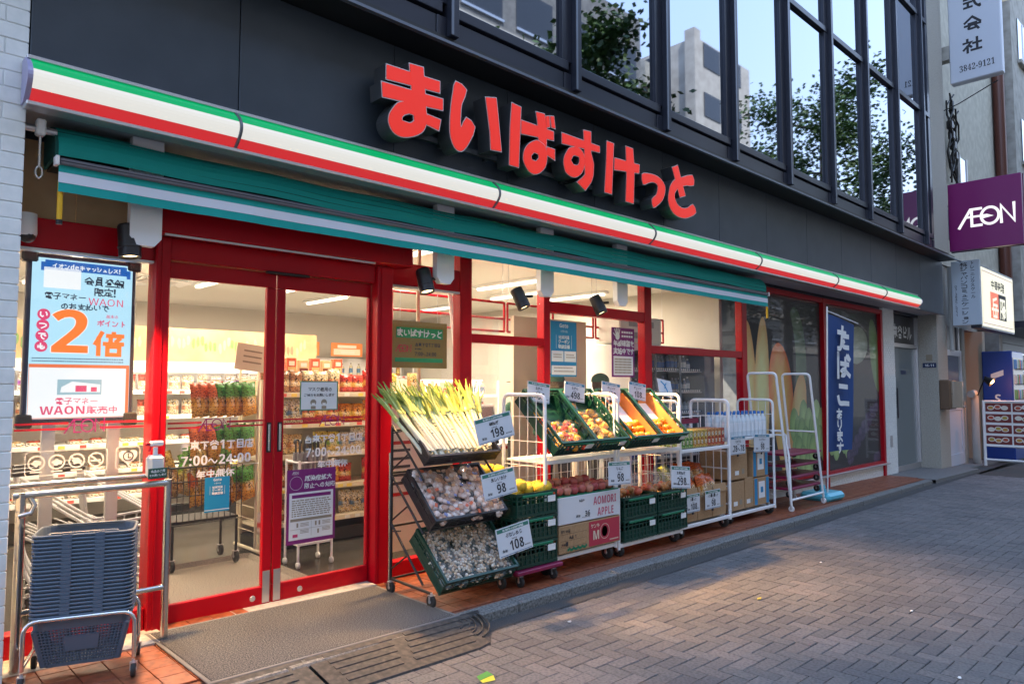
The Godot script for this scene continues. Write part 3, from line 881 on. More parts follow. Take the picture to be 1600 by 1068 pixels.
	# ---- sliding doors
	for k in 2:
		var x0 := 1.606 if k == 0 else 2.382
		var x1 := 2.372 if k == 0 else 3.186
		var z := -0.05
		var d := span("sliding_door", Vector3(x0, 0.0, z - 0.02), Vector3(x1, 0.125, z + 0.02), M.red, B, 0.004)
		var o := d.position
		span("top_rail", Vector3(x0, 2.262, z - 0.02) - o, Vector3(x1, 2.372, z + 0.02) - o, M.red, d, 0.004)
		span("stile", Vector3(x0, 0.127, z - 0.02) - o, Vector3(x0 + (0.02 if k == 0 else 0.068), 2.26, z + 0.02) - o, M.red, d, 0.004)
		span("stile", Vector3(x1 - (0.068 if k == 0 else 0.02), 0.127, z - 0.02) - o, Vector3(x1, 2.26, z + 0.02) - o, M.red, d, 0.004)
		span("glass", Vector3(x0 + 0.022, 0.127, z - 0.004) - o, Vector3(x1 - 0.022, 2.26, z + 0.004) - o, M.glass, d)
		var hx := x1 - 0.036 if k == 0 else x0 + 0.036
		span("kick_plate", Vector3(hx - 0.026, 0.012, z + 0.021) - o, Vector3(hx + 0.026, 0.232, z + 0.025) - o, M.alu, d)
		span("pull_plate", Vector3(hx - 0.017, 1.07, z + 0.021) - o, Vector3(hx + 0.017, 1.285, z + 0.025) - o, M.black, d)
		span("pull", Vector3(hx - 0.008, 1.08, z + 0.025) - o, Vector3(hx + 0.008, 1.275, z + 0.034) - o, M.steel, d, 0.003)
		var lk := Shape.new()
		lk.lathe([Vector2(0.0, 0.006), Vector2(0.006, 0.006), Vector2(0.007, 0.004), Vector2(0.016, 0.005), Vector2(0.020, 0.003), Vector2(0.021, 0.0)], 16, Vector3.ZERO, Basis(Vector3.RIGHT, PI / 2))
		part("lock", lk, M.alu, d, Vector3(2.24 if k == 0 else 2.60, 0.055, z + 0.021) - o)
		var t := Shape.new()
		var cx := 1.955 if k == 0 else 2.855
		centred(t, "台東下谷1丁目店", cx + 0.02, 1.115, 0.066, 0, 0.13)
		part("lettering", t, M.white, d, Vector3(0, 0, z + 0.006) - o)
		t = Shape.new()
		centred(t, "7:00〜24:00", cx + 0.02, 1.01, 0.07, 0, 0.13)
		part("lettering", t, M.white, d, Vector3(0, 0, z + 0.006) - o)
		t = Shape.new()
		centred(t, "年中無休", cx + 0.01, 0.92, 0.066, 0, 0.13)
		part("lettering", t, M.white, d, Vector3(0, 0, z + 0.006) - o)
		glass_stripe(d, Vector3(0, 0, z + 0.006) - o, x0 + 0.04, x1 - 0.06, cx, 1.30)
	# stripe and pictograms on the left pane
	glass_stripe(B, Vector3(0, 0, -0.012), 0.80, 1.49, 1.16, 1.325)
	var pic := Shape.new()
	round_rect(pic, 0.86, 1.025, 1.285, 1.165, 0.02, 0.004)
	round_rect(pic, 1.335, 1.03, 1.472, 1.165, 0.02, 0.005)
	for k in 4:
		var q := Vector2(0.915 + 0.103 * k, 1.10)
		var ring := []
		for j in 19: ring.append(q + Vector2(cos(TAU * j / 18), sin(TAU * j / 18)) * 0.040)
		pic.ribbon(ring, 0.008, 0.0004)
		if k > 1: pic.ribbon([q + Vector2(-0.03, 0.026), q + Vector2(0.03, -0.026)], 0.009, 0.0008)
		if k == 3: pic.ribbon([q + Vector2(-0.026, -0.006), q + Vector2(0.02, -0.006)], 0.010, 0.0012)
		if k < 3:
			var blob := PackedVector2Array()
			for j in 12: blob.append(q + Vector2(cos(TAU * j / 12) * 0.024, sin(TAU * j / 12) * 0.018 - 0.002) * (1.0 + 0.22 * sin(j * 2.3 + k)))
			pic.flat(blob, 0.0002)
		pic.rect(q.x - 0.03, q.y - 0.058, q.x + 0.03, q.y - 0.05, 0.0002)
	var heart := PackedVector2Array()
	for j in 24:
		var a := TAU * j / 24
		heart.append(Vector2(1.404 + 0.0034 * 16 * pow(sin(a), 3), 1.105 + 0.0034 * (13 * cos(a) - 5 * cos(2 * a) - 2 * cos(3 * a) - cos(4 * a))))
	pic.flat(heart, 0.0002)
	part("pictograms", pic, M.white, B, Vector3(0, 0, -0.010))
	var mark := Shape.new()
	var hr := []
	for j in 17: hr.append(Vector2(1.404, 1.108) + Vector2(cos(TAU * j / 16), sin(TAU * j / 16)) * 0.028)
	mark.ribbon(hr, 0.006, 0)
	mark.ribbon([Vector2(1.404, 1.122), Vector2(1.404, 1.098), Vector2(1.42, 1.098)], 0.006, 0.0003)
	part("heart_mark", mark, M.ink, B, Vector3(0, 0, -0.008))
	# side entrance
	var e := span("side_door", Vector3(15.42, -0.2, -0.12), Vector3(16.93, -0.07, -0.06), M.alu, B)
	var eo := e.position
	span("frame", Vector3(15.36, -0.2, -0.15) - eo, Vector3(15.415, 3.0, -0.03) - eo, M.alu, e)
	span("frame", Vector3(16.88, -0.069, -0.15) - eo, Vector3(16.95, 3.0, -0.03) - eo, M.alu, e)
	span("frame", Vector3(15.42, 2.33, -0.14) - eo, Vector3(16.878, 2.41, -0.04) - eo, M.alu, e)
	span("stile", Vector3(15.42, -0.068, -0.12) - eo, Vector3(15.50, 2.328, -0.06) - eo, M.alu, e)
	span("stile", Vector3(16.80, -0.068, -0.12) - eo, Vector3(16.878, 2.328, -0.06) - eo, M.alu, e)
	span("glass", Vector3(15.505, -0.068, -0.095) - eo, Vector3(16.795, 2.326, -0.085) - eo, M.frosted, e)
	span("transom_glass", Vector3(15.42, 2.412, -0.10) - eo, Vector3(16.878, 2.99, -0.09) - eo, M.black_plastic, e)
	span("pull", Vector3(15.56, 0.9, -0.05) - eo, Vector3(15.60, 1.5, -0.03) - eo, M.dark_frame, e)
	span("notice", Vector3(15.51, 1.42, -0.083) - eo, Vector3(15.62, 1.72, -0.08) - eo, M.paper, e)
	span("sticker", Vector3(15.95, 1.78, -0.083) - eo, Vector3(16.25, 1.86, -0.08) - eo, M.navy_ink, e)
	lettering(e, "東谷ビル", Vector3(16.12, 2.66, -0.088) - eo, 0.29, M.paper, 0.13)
	span("passage_wall", Vector3(15.36, -0.2, -2.2), Vector3(17.0, 3.0, -2.1), M.wall_paint, B)

func round_rect(s: Shape, x0: float, y0: float, x1: float, y1: float, r: float, pen: float) -> void:
	var q := []
	for k in 4:
		var c := Vector2(x1 - r if k == 0 or k == 3 else x0 + r, y1 - r if k < 2 else y0 + r)
		for j in 5:
			var a := PI / 2 * k + PI / 2 * j / 4
			q.append(c + Vector2(cos(a), sin(a)) * r)
	q.append(q[0])
	s.ribbon(q, pen, 0)

func glass_stripe(parent: Node, at: Vector3, x0: float, x1: float, cx: float, y: float) -> void:
	var s := Shape.new()
	for k in 2:
		s.rect(x0, y - 0.006 - 0.033 * k, cx - 0.09, y + 0.006 - 0.033 * k, 0)
		s.rect(cx + 0.08, y - 0.006 - 0.033 * k, x1, y + 0.006 - 0.033 * k, 0)
	part("red_stripe", s, M.stripe_red, parent, at)
	var t := Shape.new()
	aeon(t, cx, y - 0.017, 0.075, 0)
	part("lettering", t, M.stripe_purple, parent, at + Vector3(0, 0, 0.001))

# the joined AEON lettering, thin strokes
func aeon(s: Shape, cx: float, cy: float, h: float, z: float, pen := 0.10) -> void:
	var f := func(x: float, y: float) -> Vector2: return Vector2(cx + (x - 0.5) * h * 2.9, cy + (y - 0.5) * h)
	s.ribbon([f.call(0.0, -0.05), f.call(0.21, 1.0), f.call(0.40, 1.0)], pen * h, z)
	s.ribbon([f.call(0.23, 1.0), f.call(0.23, 0.0), f.call(0.40, 0.0)], pen * h, z + 0.0003)
	s.ribbon([f.call(0.15, 0.55), f.call(0.50, 0.55), f.call(0.58, 0.47), f.call(0.40, 0.42)], pen * h * 0.8, z + 0.0006)
	var o := []
	for k in 25: o.append(f.call(0.555 + 0.155 * cos(TAU * k / 24), 0.5 + 0.5 * sin(TAU * k / 24)))
	s.ribbon(o, pen * h, z + 0.0009)
	s.ribbon([f.call(0.75, 0.0), f.call(0.75, 1.0), f.call(0.97, 0.0), f.call(0.97, 1.05)], pen * h, z + 0.0012)

# ================================================================== packs and small goods
func col(r: float, g: float, b: float) -> Color:   # linear vertex colour
	return Color(r, g, b)
func pillow(w: float, h: float, t: float, ca: Color, cb: Color, cc: Color, wrinkle := 0.10) -> ArrayMesh:   # a puffed bag standing on its lower edge, printed in bands
	var s := Shape.new()
	var nu := 7; var nv := 9
	for side in [1, -1]:
		var pts := []
		for j in nv:
			for i in nu:
				var u := -1.0 + 2.0 * i / (nu - 1); var v := -1.0 + 2.0 * j / (nv - 1)
				var d := sqrt(maxf(0.0, (1 - pow(u, 4)) * (1 - pow(v, 4)))) * (1 + wrinkle * rng.randf_range(-1, 1))
				pts.append(Vector3(u * w / 2 * (1.0 - 0.06 * (1 - v * v)), (v + 1) * h / 2, side * t / 2 * d))
		var b := s.v.size()
		for j in nv:
			for i in nu:
				var p: Vector3 = pts[j * nu + i]
				var dx: Vector3 = pts[j * nu + mini(i + 1, nu - 1)] - pts[j * nu + maxi(i - 1, 0)]
				var dy: Vector3 = pts[mini(j + 1, nv - 1) * nu + i] - pts[maxi(j - 1, 0) * nu + i]
				var v := float(j) / (nv - 1)
				s.col = ca if v > 0.62 else (cb if v > 0.28 else cc)
				if v > 0.3 and v < 0.6 and absf(p.x) < w * 0.28: s.col = cb.lerp(Color(0.8, 0.75, 0.65), 0.6)
				s.add(p, dx.cross(dy) * side)
		for j in nv - 1:
			for i in nu - 1:
				var q := b + j * nu + i
				if side > 0:
					for k in [q, q + nu, q + 1, q + 1, q + nu, q + nu + 1]: s.ix.append(k)
				else:
					for k in [q, q + 1, q + nu, q + 1, q + nu + 1, q + nu]: s.ix.append(k)
	return s.mesh()
func carton(w: float, h: float, d: float, ca: Color, cb: Color, cc: Color) -> ArrayMesh:   # a printed box standing on its base
	var s := Shape.new()
	s.col = ca
	s.rbox(Vector3(0, h / 2, 0), Vector3(w, h, d), minf(w, d) * 0.04)
	s.col = cb
	s.rect(-w * 0.42, h * 0.10, w * 0.42, h * 0.55, d / 2 + 0.001)
	s.col = cc
	s.rect(-w * 0.30, h * 0.62, w * 0.30, h * 0.84, d / 2 + 0.001)
	s.rect(-w * 0.2, h * 0.2, w * 0.25, h * 0.42, d / 2 + 0.002)
	return s.mesh()
func pot(r: float, h: float, ca: Color, cb: Color, cap: Color) -> ArrayMesh:   # a bottle or jar
	var s := Shape.new()
	s.col = ca
	s.lathe([Vector2(0.0, 0), Vector2(r * 0.9, 0.0), Vector2(r, h * 0.04), Vector2(r, h * 0.22)], 10)
	s.col = cb
	s.lathe([Vector2(r * 1.02, h * 0.22), Vector2(r * 1.02, h * 0.58)], 10)
	s.col = ca
	s.lathe([Vector2(r, h * 0.58), Vector2(r * 0.95, h * 0.68), Vector2(r * 0.45, h * 0.84), Vector2(r * 0.36, h * 0.90)], 10)
	s.col = cap
	s.lathe([Vector2(r * 0.40, h * 0.895), Vector2(r * 0.40, h * 0.99), Vector2(r * 0.34, h), Vector2(0, h)], 10)
	return s.mesh()
func tray(w: float, d: float, h: float, c: Color) -> ArrayMesh:   # a wrapped foam tray of fresh food, lying
	var s := Shape.new()
	s.col = col(0.7, 0.7, 0.68)
	s.rbox(Vector3(0, h * 0.35, 0), Vector3(w, h * 0.7, d), 0.006)
	for k in 5:
		s.col = c * rng.randf_range(0.75, 1.2)
		s.ball(Vector3(rng.randf_range(-0.3, 0.3) * w, h * 0.75, rng.randf_range(-0.3, 0.3) * d), Vector3(w * 0.2, h * 0.35, d * 0.22), 5, 7)
	s.col = col(0.75, 0.72, 0.6)
	s.rect(-w * 0.3, 0.01, w * 0.1, h * 0.6, d / 2 + 0.001)
	return s.mesh()
func item(called: String, label: String, category: String, m: Mesh, look: Material, at: Vector3, turn := 0.0, group := "") -> MeshInstance3D:
	var o := part(called, m, look, null, at)
	o.rotation.y = turn
	tag(o, label, category, group)
	return o
func lamp_area(parent: Node, at: Vector3, size: Vector2, energy: float, c: Color) -> void:
	var l := AreaLight3D.new()
	l.name = "light"
	l.area_size = size
	l.light_energy = energy
	l.light_color = c
	l.shadow_enabled = true
	l.area_range = 14.0
	parent.add_child(l, true)
	l.position = at
	l.rotation_degrees = Vector3(-90, 0, 0)

# shelving: uprights, back, boards with price rails; returns the heights of the boards
func shelving(called: String, label: String, x0: float, x1: float, z: float, depth: float, ys: Array, top: float, m: Material, rail: Material, back := true) -> Node3D:
	var g := thing(called, label, "shelf", Vector3((x0 + x1) / 2, 0, z))
	var hw := (x1 - x0) / 2
	if back: span("back_panel", Vector3(-hw, 0.05, -depth - 0.03), Vector3(hw, top, -depth - 0.005), m, g)
	for sx in [-1, 1]:
		span("upright", Vector3(sx * hw - 0.015, 0, -depth), Vector3(sx * hw + 0.015, top, -depth + 0.04), m, g)
		span("upright", Vector3(sx * hw - 0.012, 0, -0.03), Vector3(sx * hw + 0.012, top * 0.99, 0.0), m, g)
	span("plinth", Vector3(-hw, 0.0, -depth), Vector3(hw, 0.12, -0.02), M.black, g)
	for y in ys:
		span("board", Vector3(-hw + 0.016, y - 0.025, -depth), Vector3(hw - 0.016, y, -0.032), m, g)
		span("price_rail", Vector3(-hw + 0.016, y - 0.045, -0.03), Vector3(hw - 0.016, y - 0.003, -0.012), rail, g)
		var t := Shape.new()
		var x := -hw + 0.05
		while x < hw - 0.1:
			t.col = [col(0.75, 0.75, 0.7), col(0.75, 0.55, 0.1), col(0.7, 0.1, 0.08)][rng.randi() % 3] if rng.randf() < 0.7 else col(0.7, 0.7, 0.68)
			t.rect(x, y - 0.04, x + 0.06, y - 0.008, -0.011)
			x += rng.randf_range(0.10, 0.2)
		part("price_tags", t, M.painted, g)
	return g
func stock(x0: float, x1: float, z: float, y: float, meshes: Array, step: float, called: String, label: String, category: String, look: Material, group: String, run := 4) -> void:
	var x := x0 + step / 2
	var k := rng.randi() % meshes.size()
	var n := 0
	while x < x1 - step * 0.4:
		if rng.randf() > 0.05: item(called, label + ", " + nth(n) + " from left", category, meshes[k], look, Vector3(x + rng.randf_range(-0.006, 0.006), y, z + rng.randf_range(-0.02, 0.0)), rng.randf_range(-0.16, 0.16), group).scale = Vector3(rng.randf_range(0.9, 1.05), rng.randf_range(0.82, 1.08), 1)
		x += step
		n += 1
		if n % run == 0: k = rng.randi() % meshes.size()

func make_interior() -> void:
	var s := Shape.new()
	s.box(Vector3(7.9, -0.12, -5.02), Vector3(14.6, 0.2, 9.9))
	struct("shop_floor", s, M.shop_floor)
	s = Shape.new()
	s.box(Vector3(8.8, 3.02, -5.15), Vector3(16.4, 0.1, 9.7))
	struct("shop_ceiling", s, M.ceiling)
	s = Shape.new()
	s.box(Vector3(5, 1.4, -8.1), Vector3(10, 3.2, 0.1))
	struct("shop_wall", s, M.wall_paint)
	s = Shape.new()
	s.box(Vector3(9.26, 1.4, -4.2), Vector3(0.08, 3.14, 7.7))
	struct("shop_wall", s, M.wall_paint)
	item("door_mat", "beige ribbed mat on the shop floor behind the glass doors", "mat", carton(1.15, 0.012, 1.15, col(1, 1, 1), col(1, 1, 1), col(1, 1, 1)), M.inner_mat, Vector3(2.3, -0.018, -0.95))
	# fluorescent bars
	var warm := Color(1.0, 0.92, 0.80)
	var tube_no := 0
	for p in [[1.7, -1.6], [1.9, -3.6], [1.9, -5.8], [3.7, -2.4], [3.7, -4.6], [4.4, -1.1], [5.6, -3.0], [5.8, -5.4], [6.7, -2.1], [7.6, -2.8], [7.9, -5.0], [8.4, -2.4], [2.9, -3.0], [4.8, -4.2], [3.0, -6.4]]:
		var l := thing("ceiling_light", "white tube light on the shop ceiling, %s along the rows" % nth(tube_no), "light", Vector3(p[0], 2.97, p[1]), 0.0, "tube lights on the shop ceiling")
		boxpart("housing", Vector3(0, -0.02, 0), Vector3(0.16, 0.04, 1.3), M.white, l, 0.006)
		boxpart("tube", Vector3(0, -0.055, 0), Vector3(0.07, 0.03, 1.22), M.tube_light, l, 0.008)
		tube_no += 1
		lamp_area(l, Vector3(0, -0.085, 0), Vector2(0.07, 1.2), 1.7, warm)
	for p in [[2.5, -2.2], [4.3, -3.3], [3.2, -5.2]]:
		var v := thing("air_conditioner", "square ceiling air conditioner vent, the one %s the doors" % ("nearest" if p[1] > -3 else ("farthest from" if p[1] < -5 else "second from")), "air conditioner", Vector3(p[0], 2.965, p[1]), 0.0, "ceiling vents")
		boxpart("frame", Vector3.ZERO, Vector3(0.85, 0.03, 0.85), M.white, v, 0.01)
		boxpart("grille", Vector3(0, -0.02, 0), Vector3(0.42, 0.012, 0.42), M.alu, v)
		for a in 4:
			var f := boxpart("flap", Vector3(0, -0.03, 0.3).rotated(Vector3.UP, a * PI / 2), Vector3(0.5, 0.01, 0.08), M.white, v)
			f.rotation = Vector3(0.5, a * PI / 2, 0)
	var dome := Shape.new()
	dome.lathe([Vector2(0.0, -0.09), Vector2(0.05, -0.07), Vector2(0.07, -0.03), Vector2(0.09, -0.028), Vector2(0.09, 0)], 14)
	tag(part("ceiling_camera", dome, M.black, null, Vector3(2.75, 2.97, -3.0)), "small black dome camera hanging from the shop ceiling", "camera")
	# ---- refrigerated case at the left
	var ys := [0.38, 0.66, 0.94, 1.22, 1.50]
	var r := shelving("refrigerated_case", "long open chiller case with white lit shelves at the back left", 0.7, 4.6, -3.55, 0.55, ys, 2.2, M.white, M.white)
	span("canopy", Vector3(-1.95, 1.72, -0.5), Vector3(1.95, 1.80, 0.06), M.white, r)
	var strip := span("light_strip", Vector3(-1.9, 1.70, 0.0), Vector3(1.9, 1.718, 0.05), M.case_light, r)
	var ban := span("banner_board", Vector3(-1.95, 1.82, 0.02), Vector3(1.95, 2.20, 0.05), M.plywood, r)
	var bo := ban.position
	var veg := Shape.new()
	var x := -1.85
	while x < 1.85:
		var k := rng.randi() % 3
		veg.col = [col(0.16, 0.30, 0.10), col(0.42, 0.20, 0.12), col(0.56, 0.46, 0.28)][k]
		for j in 3:
			var q := PackedVector2Array()
			var c := Vector2(x + 0.05 * j, 2.02 + rng.randf_range(-0.05, 0.05))
			for a in 10: q.append(c + Vector2(cos(TAU * a / 10) * 0.020, sin(TAU * a / 10) * 0.060) * rng.randf_range(0.8, 1.2))
			veg.flat(q, 0.052 + 0.0003 * j)
		x += rng.randf_range(0.13, 0.20)
	part("vegetable_print", veg, M.painted, ban, -bo)
	lamp_area(r, Vector3(0, 1.69, 0.03), Vector2(3.8, 0.06), 0.5, Color(1.0, 0.93, 0.82))
	var trays := []
	for c in [col(0.45, 0.08, 0.06), col(0.55, 0.22, 0.12), col(0.6, 0.5, 0.35), col(0.15, 0.3, 0.06), col(0.62, 0.35, 0.25)]: trays.append(tray(0.17, 0.2, 0.05, c))
	var purple := [pillow(0.15, 0.19, 0.05, col(0.6, 0.58, 0.6), col(0.16, 0.03, 0.30), col(0.55, 0.5, 0.55)), pillow(0.15, 0.18, 0.05, col(0.55, 0.08, 0.07), col(0.6, 0.5, 0.4), col(0.6, 0.55, 0.5)), pillow(0.14, 0.17, 0.04, col(0.7, 0.7, 0.65), col(0.5, 0.2, 0.12), col(0.65, 0.6, 0.5))]
	for k in 5:
		stock(0.75, 4.5, -3.68, ys[k] + 0.001, trays if k < 3 else purple, 0.185 if k < 3 else 0.16, "food_tray" if k < 3 else "food_bag", "wrapped food tray on the %s chiller shelf" % nth(k) if k < 3 else "printed food bag on the %s chiller shelf" % nth(k), "food tray" if k < 3 else "food bag", M.print_bag, "trays in the chiller case" if k < 3 else "bags in the chiller case")
	# ---- gondola facing the doors
	var gy := [0.24, 0.56, 0.88, 1.18, 1.48]
	shelving("gondola_shelf", "cream shelf unit of snacks facing the glass doors", 2.98, 5.0, -1.55, 0.45, gy, 1.62, M.cream, M.cream)
	var bags := []
	for q in [[col(0.72, 0.30, 0.03), col(0.75, 0.55, 0.08), col(0.68, 0.22, 0.03)], [col(0.70, 0.60, 0.12), col(0.20, 0.42, 0.06), col(0.72, 0.62, 0.3)], [col(0.60, 0.06, 0.04), col(0.72, 0.45, 0.10), col(0.55, 0.05, 0.05)], [col(0.72, 0.55, 0.25), col(0.5, 0.25, 0.08), col(0.75, 0.6, 0.3)], [col(0.75, 0.7, 0.5), col(0.6, 0.15, 0.1), col(0.75, 0.68, 0.4)], [col(0.3, 0.14, 0.06), col(0.7, 0.6, 0.4), col(0.4, 0.2, 0.1)], [col(0.7, 0.68, 0.62), col(0.1, 0.2, 0.4), col(0.7, 0.65, 0.55)], [col(0.62, 0.35, 0.3), col(0.7, 0.66, 0.6), col(0.5, 0.1, 0.15)]]:
		bags.append(pillow(0.17, 0.22, 0.06, q[0], q[1], q[2]))
	for k in 5:
		stock(3.02, 4.96, -1.66, gy[k] + 0.001, bags, 0.142, "snack_bag", "snack bag on board %s of the cream shelf" % nth(k), "snack bag", M.print_bag, "snack bags on the cream shelf", 3)
	for k in 7:
		item("sauce_box", "upright carton on top of the cream shelf, %s from left" % nth(k), "carton", [carton(0.1, 0.2, 0.06, col(0.62, 0.12, 0.05), col(0.7, 0.5, 0.2), col(0.8, 0.75, 0.6)), carton(0.11, 0.18, 0.06, col(0.72, 0.5, 0.25), col(0.2, 0.05, 0.03), col(0.8, 0.78, 0.7))][k % 2], M.painted_gloss, Vector3(3.1 + 0.13 * k, 1.625, -1.75), 0.0, "cartons on top of the cream shelf")
	# rack of hanging bags at the end of the gondola
	var h := thing("hanging_rack", "cream wire rack of hanging orange bags beside the snack shelf", "rack", Vector3(2.72, 0, -1.5))
	rod("post", [Vector3(0.2, 0.05, 0), Vector3(0.2, 1.75, 0)], 0.014, M.cream, h)
	rod("post", [Vector3(0.2, 0.05, -0.4), Vector3(0.2, 1.75, -0.4)], 0.014, M.cream, h)
	for k in 14: rod("wire", [Vector3(0.2, 0.2 + 0.11 * k, 0), Vector3(0.2, 0.2 + 0.11 * k, -0.4)], 0.004, M.cream, h, 5)
	rod("foot", [Vector3(0.2, 0.04, 0.1), Vector3(0.2, 0.04, -0.45)], 0.016, M.cream, h)
	for tier in 3:
		rod("hook", [Vector3(-0.36, 1.60 - 0.38 * tier, 0.04), Vector3(0.2, 1.60 - 0.38 * tier, 0.04)], 0.005, M.alu, h, 5)
	var hang := [pillow(0.2, 0.30, 0.05, col(0.70, 0.16, 0.05), col(0.72, 0.42, 0.05), col(0.7, 0.45, 0.1)), pillow(0.2, 0.30, 0.05, col(0.08, 0.36, 0.06), col(0.75, 0.40, 0.05), col(0.74, 0.38, 0.05))]
	for tier in 3:
		for k in 7:
			var o := item("hanging_bag", "orange bag on the %s tier of the hanging rack, %s from left" % [nth(tier), nth(k)], "bag", hang[0 if k < 3 else 1], M.print_bag, Vector3(2.38 + 0.075 * k, 1.28 - 0.38 * tier, -1.46 - 0.02 * (k % 2)), 0.5, "orange bags hanging on the rack")
			o.rotation.z = 0.12
	# cream sign card clipped above it
	var sg := thing("shelf_sign", "cream card with print clipped above the hanging bags", "sign", Vector3(2.78, 1.80, -1.35))
	var cd := boxpart("card", Vector3.ZERO, Vector3(0.30, 0.24, 0.006), M.cream_paper, sg)
	sg.rotation = Vector3(0, 0.1, -0.12)
	for k in 3: span("print_line", Vector3(-0.08, 0.05 - 0.05 * k, 0.004), Vector3(0.1, 0.065 - 0.05 * k, 0.005), M.faded_ink, sg)
	# ---- bin of vegetables on castors
	var bn := thing("wire_bin", "black wire bin on castors with leafy vegetables behind the left door", "bin", Vector3(2.42, 0, -1.55))
	var wf := Shape.new()
	for y in [0.38, 0.50, 0.62, 0.74, 0.86]:
		wf.tube([Vector3(-0.3, y, -0.2), Vector3(0.3, y, -0.2), Vector3(0.3, y, 0.2), Vector3(-0.3, y, 0.2), Vector3(-0.3, y, -0.2)], 0.006 if y < 0.8 else 0.01, 5)
	for k in 13: 
		wf.tube([Vector3(-0.3 + 0.05 * k, 0.38, 0.2), Vector3(-0.3 + 0.05 * k, 0.86, 0.2)], 0.004, 5)
		if k % 2: wf.tube([Vector3(-0.3, 0.38, -0.2 + 0.033 * k), Vector3(-0.3, 0.86, -0.2 + 0.033 * k)], 0.004, 5)
	part("basket", wf, M.black, bn)
	for q in [[-0.27, -0.17], [0.27, -0.17], [-0.27, 0.17], [0.27, 0.17]]:
		rod("leg", [Vector3(q[0], 0.38, q[1]), Vector3(q[0], 0.10, q[1])], 0.012, M.black, bn)
		castor(bn, Vector3(q[0], 0.0, q[1]), 0.05)
	boxpart("base_board", Vector3(0, 0.40, 0), Vector3(0.56, 0.02, 0.36), M.black, bn)
	var leafy := [pillow(0.11, 0.38, 0.07, col(0.10, 0.30, 0.05), col(0.45, 0.42, 0.12), col(0.6, 0.5, 0.3), 0.25), pillow(0.11, 0.36, 0.07, col(0.5, 0.36, 0.1), col(0.62, 0.40, 0.14), col(0.55, 0.4, 0.2), 0.25)]
	for k in 10:
		var o := item("vegetable_bag", "leafy vegetable bag in the black bin, %s row, %s from left" % [["back", "front"][k / 5], nth(k % 5)], "vegetable bag", leafy[k % 2], M.print_bag, Vector3(2.2 + 0.11 * (k % 5), 0.60 + 0.05 * (k / 5), -1.56 + 0.12 * (k / 5)), rng.randf_range(-0.6, 0.6), "vegetable bags in the wire bin")
		o.rotation.z = rng.randf_range(-0.5, 0.4)
	# crisps low down at the rack
	for k in 4: item("rice_cracker_bag", "red and white cracker bag by the rack, %s from below" % nth(k), "snack bag", pillow(0.18, 0.2, 0.08, col(0.7, 0.65, 0.6), col(0.6, 0.08, 0.06), col(0.72, 0.6, 0.5)), M.painted_gloss, Vector3(2.97 + 0.03 * k, 0.20 + 0.13 * k, -1.42), 0.3, "cracker bags by the rack")
	# ---- folded trolleys at the left bay
	for k in 3: cart(Vector3(1.42 + 0.05 * k, -0.02, -0.75 - 0.28 * k), ["nearest", "middle", "farthest"][k])
	# ---- umbrellas in a stand inside the right door
	var us := thing("umbrella_stand", "white wire umbrella stand on castors behind the right door", "umbrella stand", Vector3(3.16, -0.02, -0.95))
	for q in [[-0.16, -0.12], [0.16, -0.12], [-0.16, 0.12], [0.16, 0.12]]:
		rod("post", [Vector3(q[0], 0.06, q[1]), Vector3(q[0], 0.92, q[1])], 0.011, M.white_steel, us)
		var wh := Shape.new()
		wh.lathe([Vector2(0.0, -0.01), Vector2(0.028, -0.01), Vector2(0.028, 0.01), Vector2(0.0, 0.01)], 12, Vector3(q[0], 0.03, q[1]), Basis(Vector3.BACK, PI / 2))
		part("castor", wh, M.white, us)
	for y in [0.42, 0.90]: rod("rail", [Vector3(-0.16, y, -0.12), Vector3(0.16, y, -0.12), Vector3(0.16, y, 0.12), Vector3(-0.16, y, 0.12), Vector3(-0.16, y, -0.12)], 0.009, M.white_steel, us)
	boxpart("drip_tray", Vector3(0, 0.2, 0), Vector3(0.32, 0.02, 0.24), M.white_steel, us)
	for k in 12:
		var um := Shape.new()
		um.col = col(0.20, 0.20, 0.21)
		um.tube([Vector3(0, 0.30, 0), Vector3(0, 0.34, 0), Vector3(0, 0.6, 0), Vector3(0, 0.98, 0)], 0.014, 7, 0.024)
		um.col = col(0.02, 0.02, 0.02)
		um.tube([Vector3(0, 0.21, 0), Vector3(0, 0.34, 0)], 0.016, 6)
		var hook := []
		for j in 8: hook.append(Vector3(0.03 - 0.03 * cos(PI * j / 7), 1.06 + 0.03 * sin(PI * j / 7), 0))
		um.tube([Vector3(0, 0.97, 0)] + hook, 0.008, 6)
		var o := item("umbrella", "folded grey umbrella, %s in the %s row of the stand" % [nth(k % 6), ["front", "back"][k / 6]], "umbrella", um.mesh(), M.painted, Vector3(3.03 + 0.045 * (k % 6) + 0.01, -0.02, -0.90 - 0.09 * (k / 6)), rng.randf() * 6, "umbrellas in the stand")
		o.rotation.z = rng.randf_range(-0.05, 0.05)
	# ---- deeper shelves and the counter side
	var wy := [0.35, 0.7, 1.05, 1.4]
	shelving("wall_shelf", "long wall shelf of groceries at the far end of the shop", 3.2, 9.0, -7.4, 0.5, wy + [1.75], 2.1, M.white, M.white)
	shelving("grocery_shelf", "white grocery shelf in the middle of the shop", 5.3, 8.2, -3.9, 0.45, wy, 1.65, M.white, M.white)
	var jars := [pot(0.045, 0.22, col(0.55, 0.25, 0.08), col(0.7, 0.6, 0.2), col(0.5, 0.05, 0.04)), pot(0.04, 0.24, col(0.7, 0.68, 0.6), col(0.1, 0.25, 0.5), col(0.75, 0.75, 0.75)), carton(0.1, 0.2, 0.08, col(0.7, 0.65, 0.5), col(0.6, 0.1, 0.06), col(0.15, 0.3, 0.1)), carton(0.09, 0.22, 0.07, col(0.15, 0.35, 0.2), col(0.75, 0.7, 0.5), col(0.8, 0.8, 0.75))]
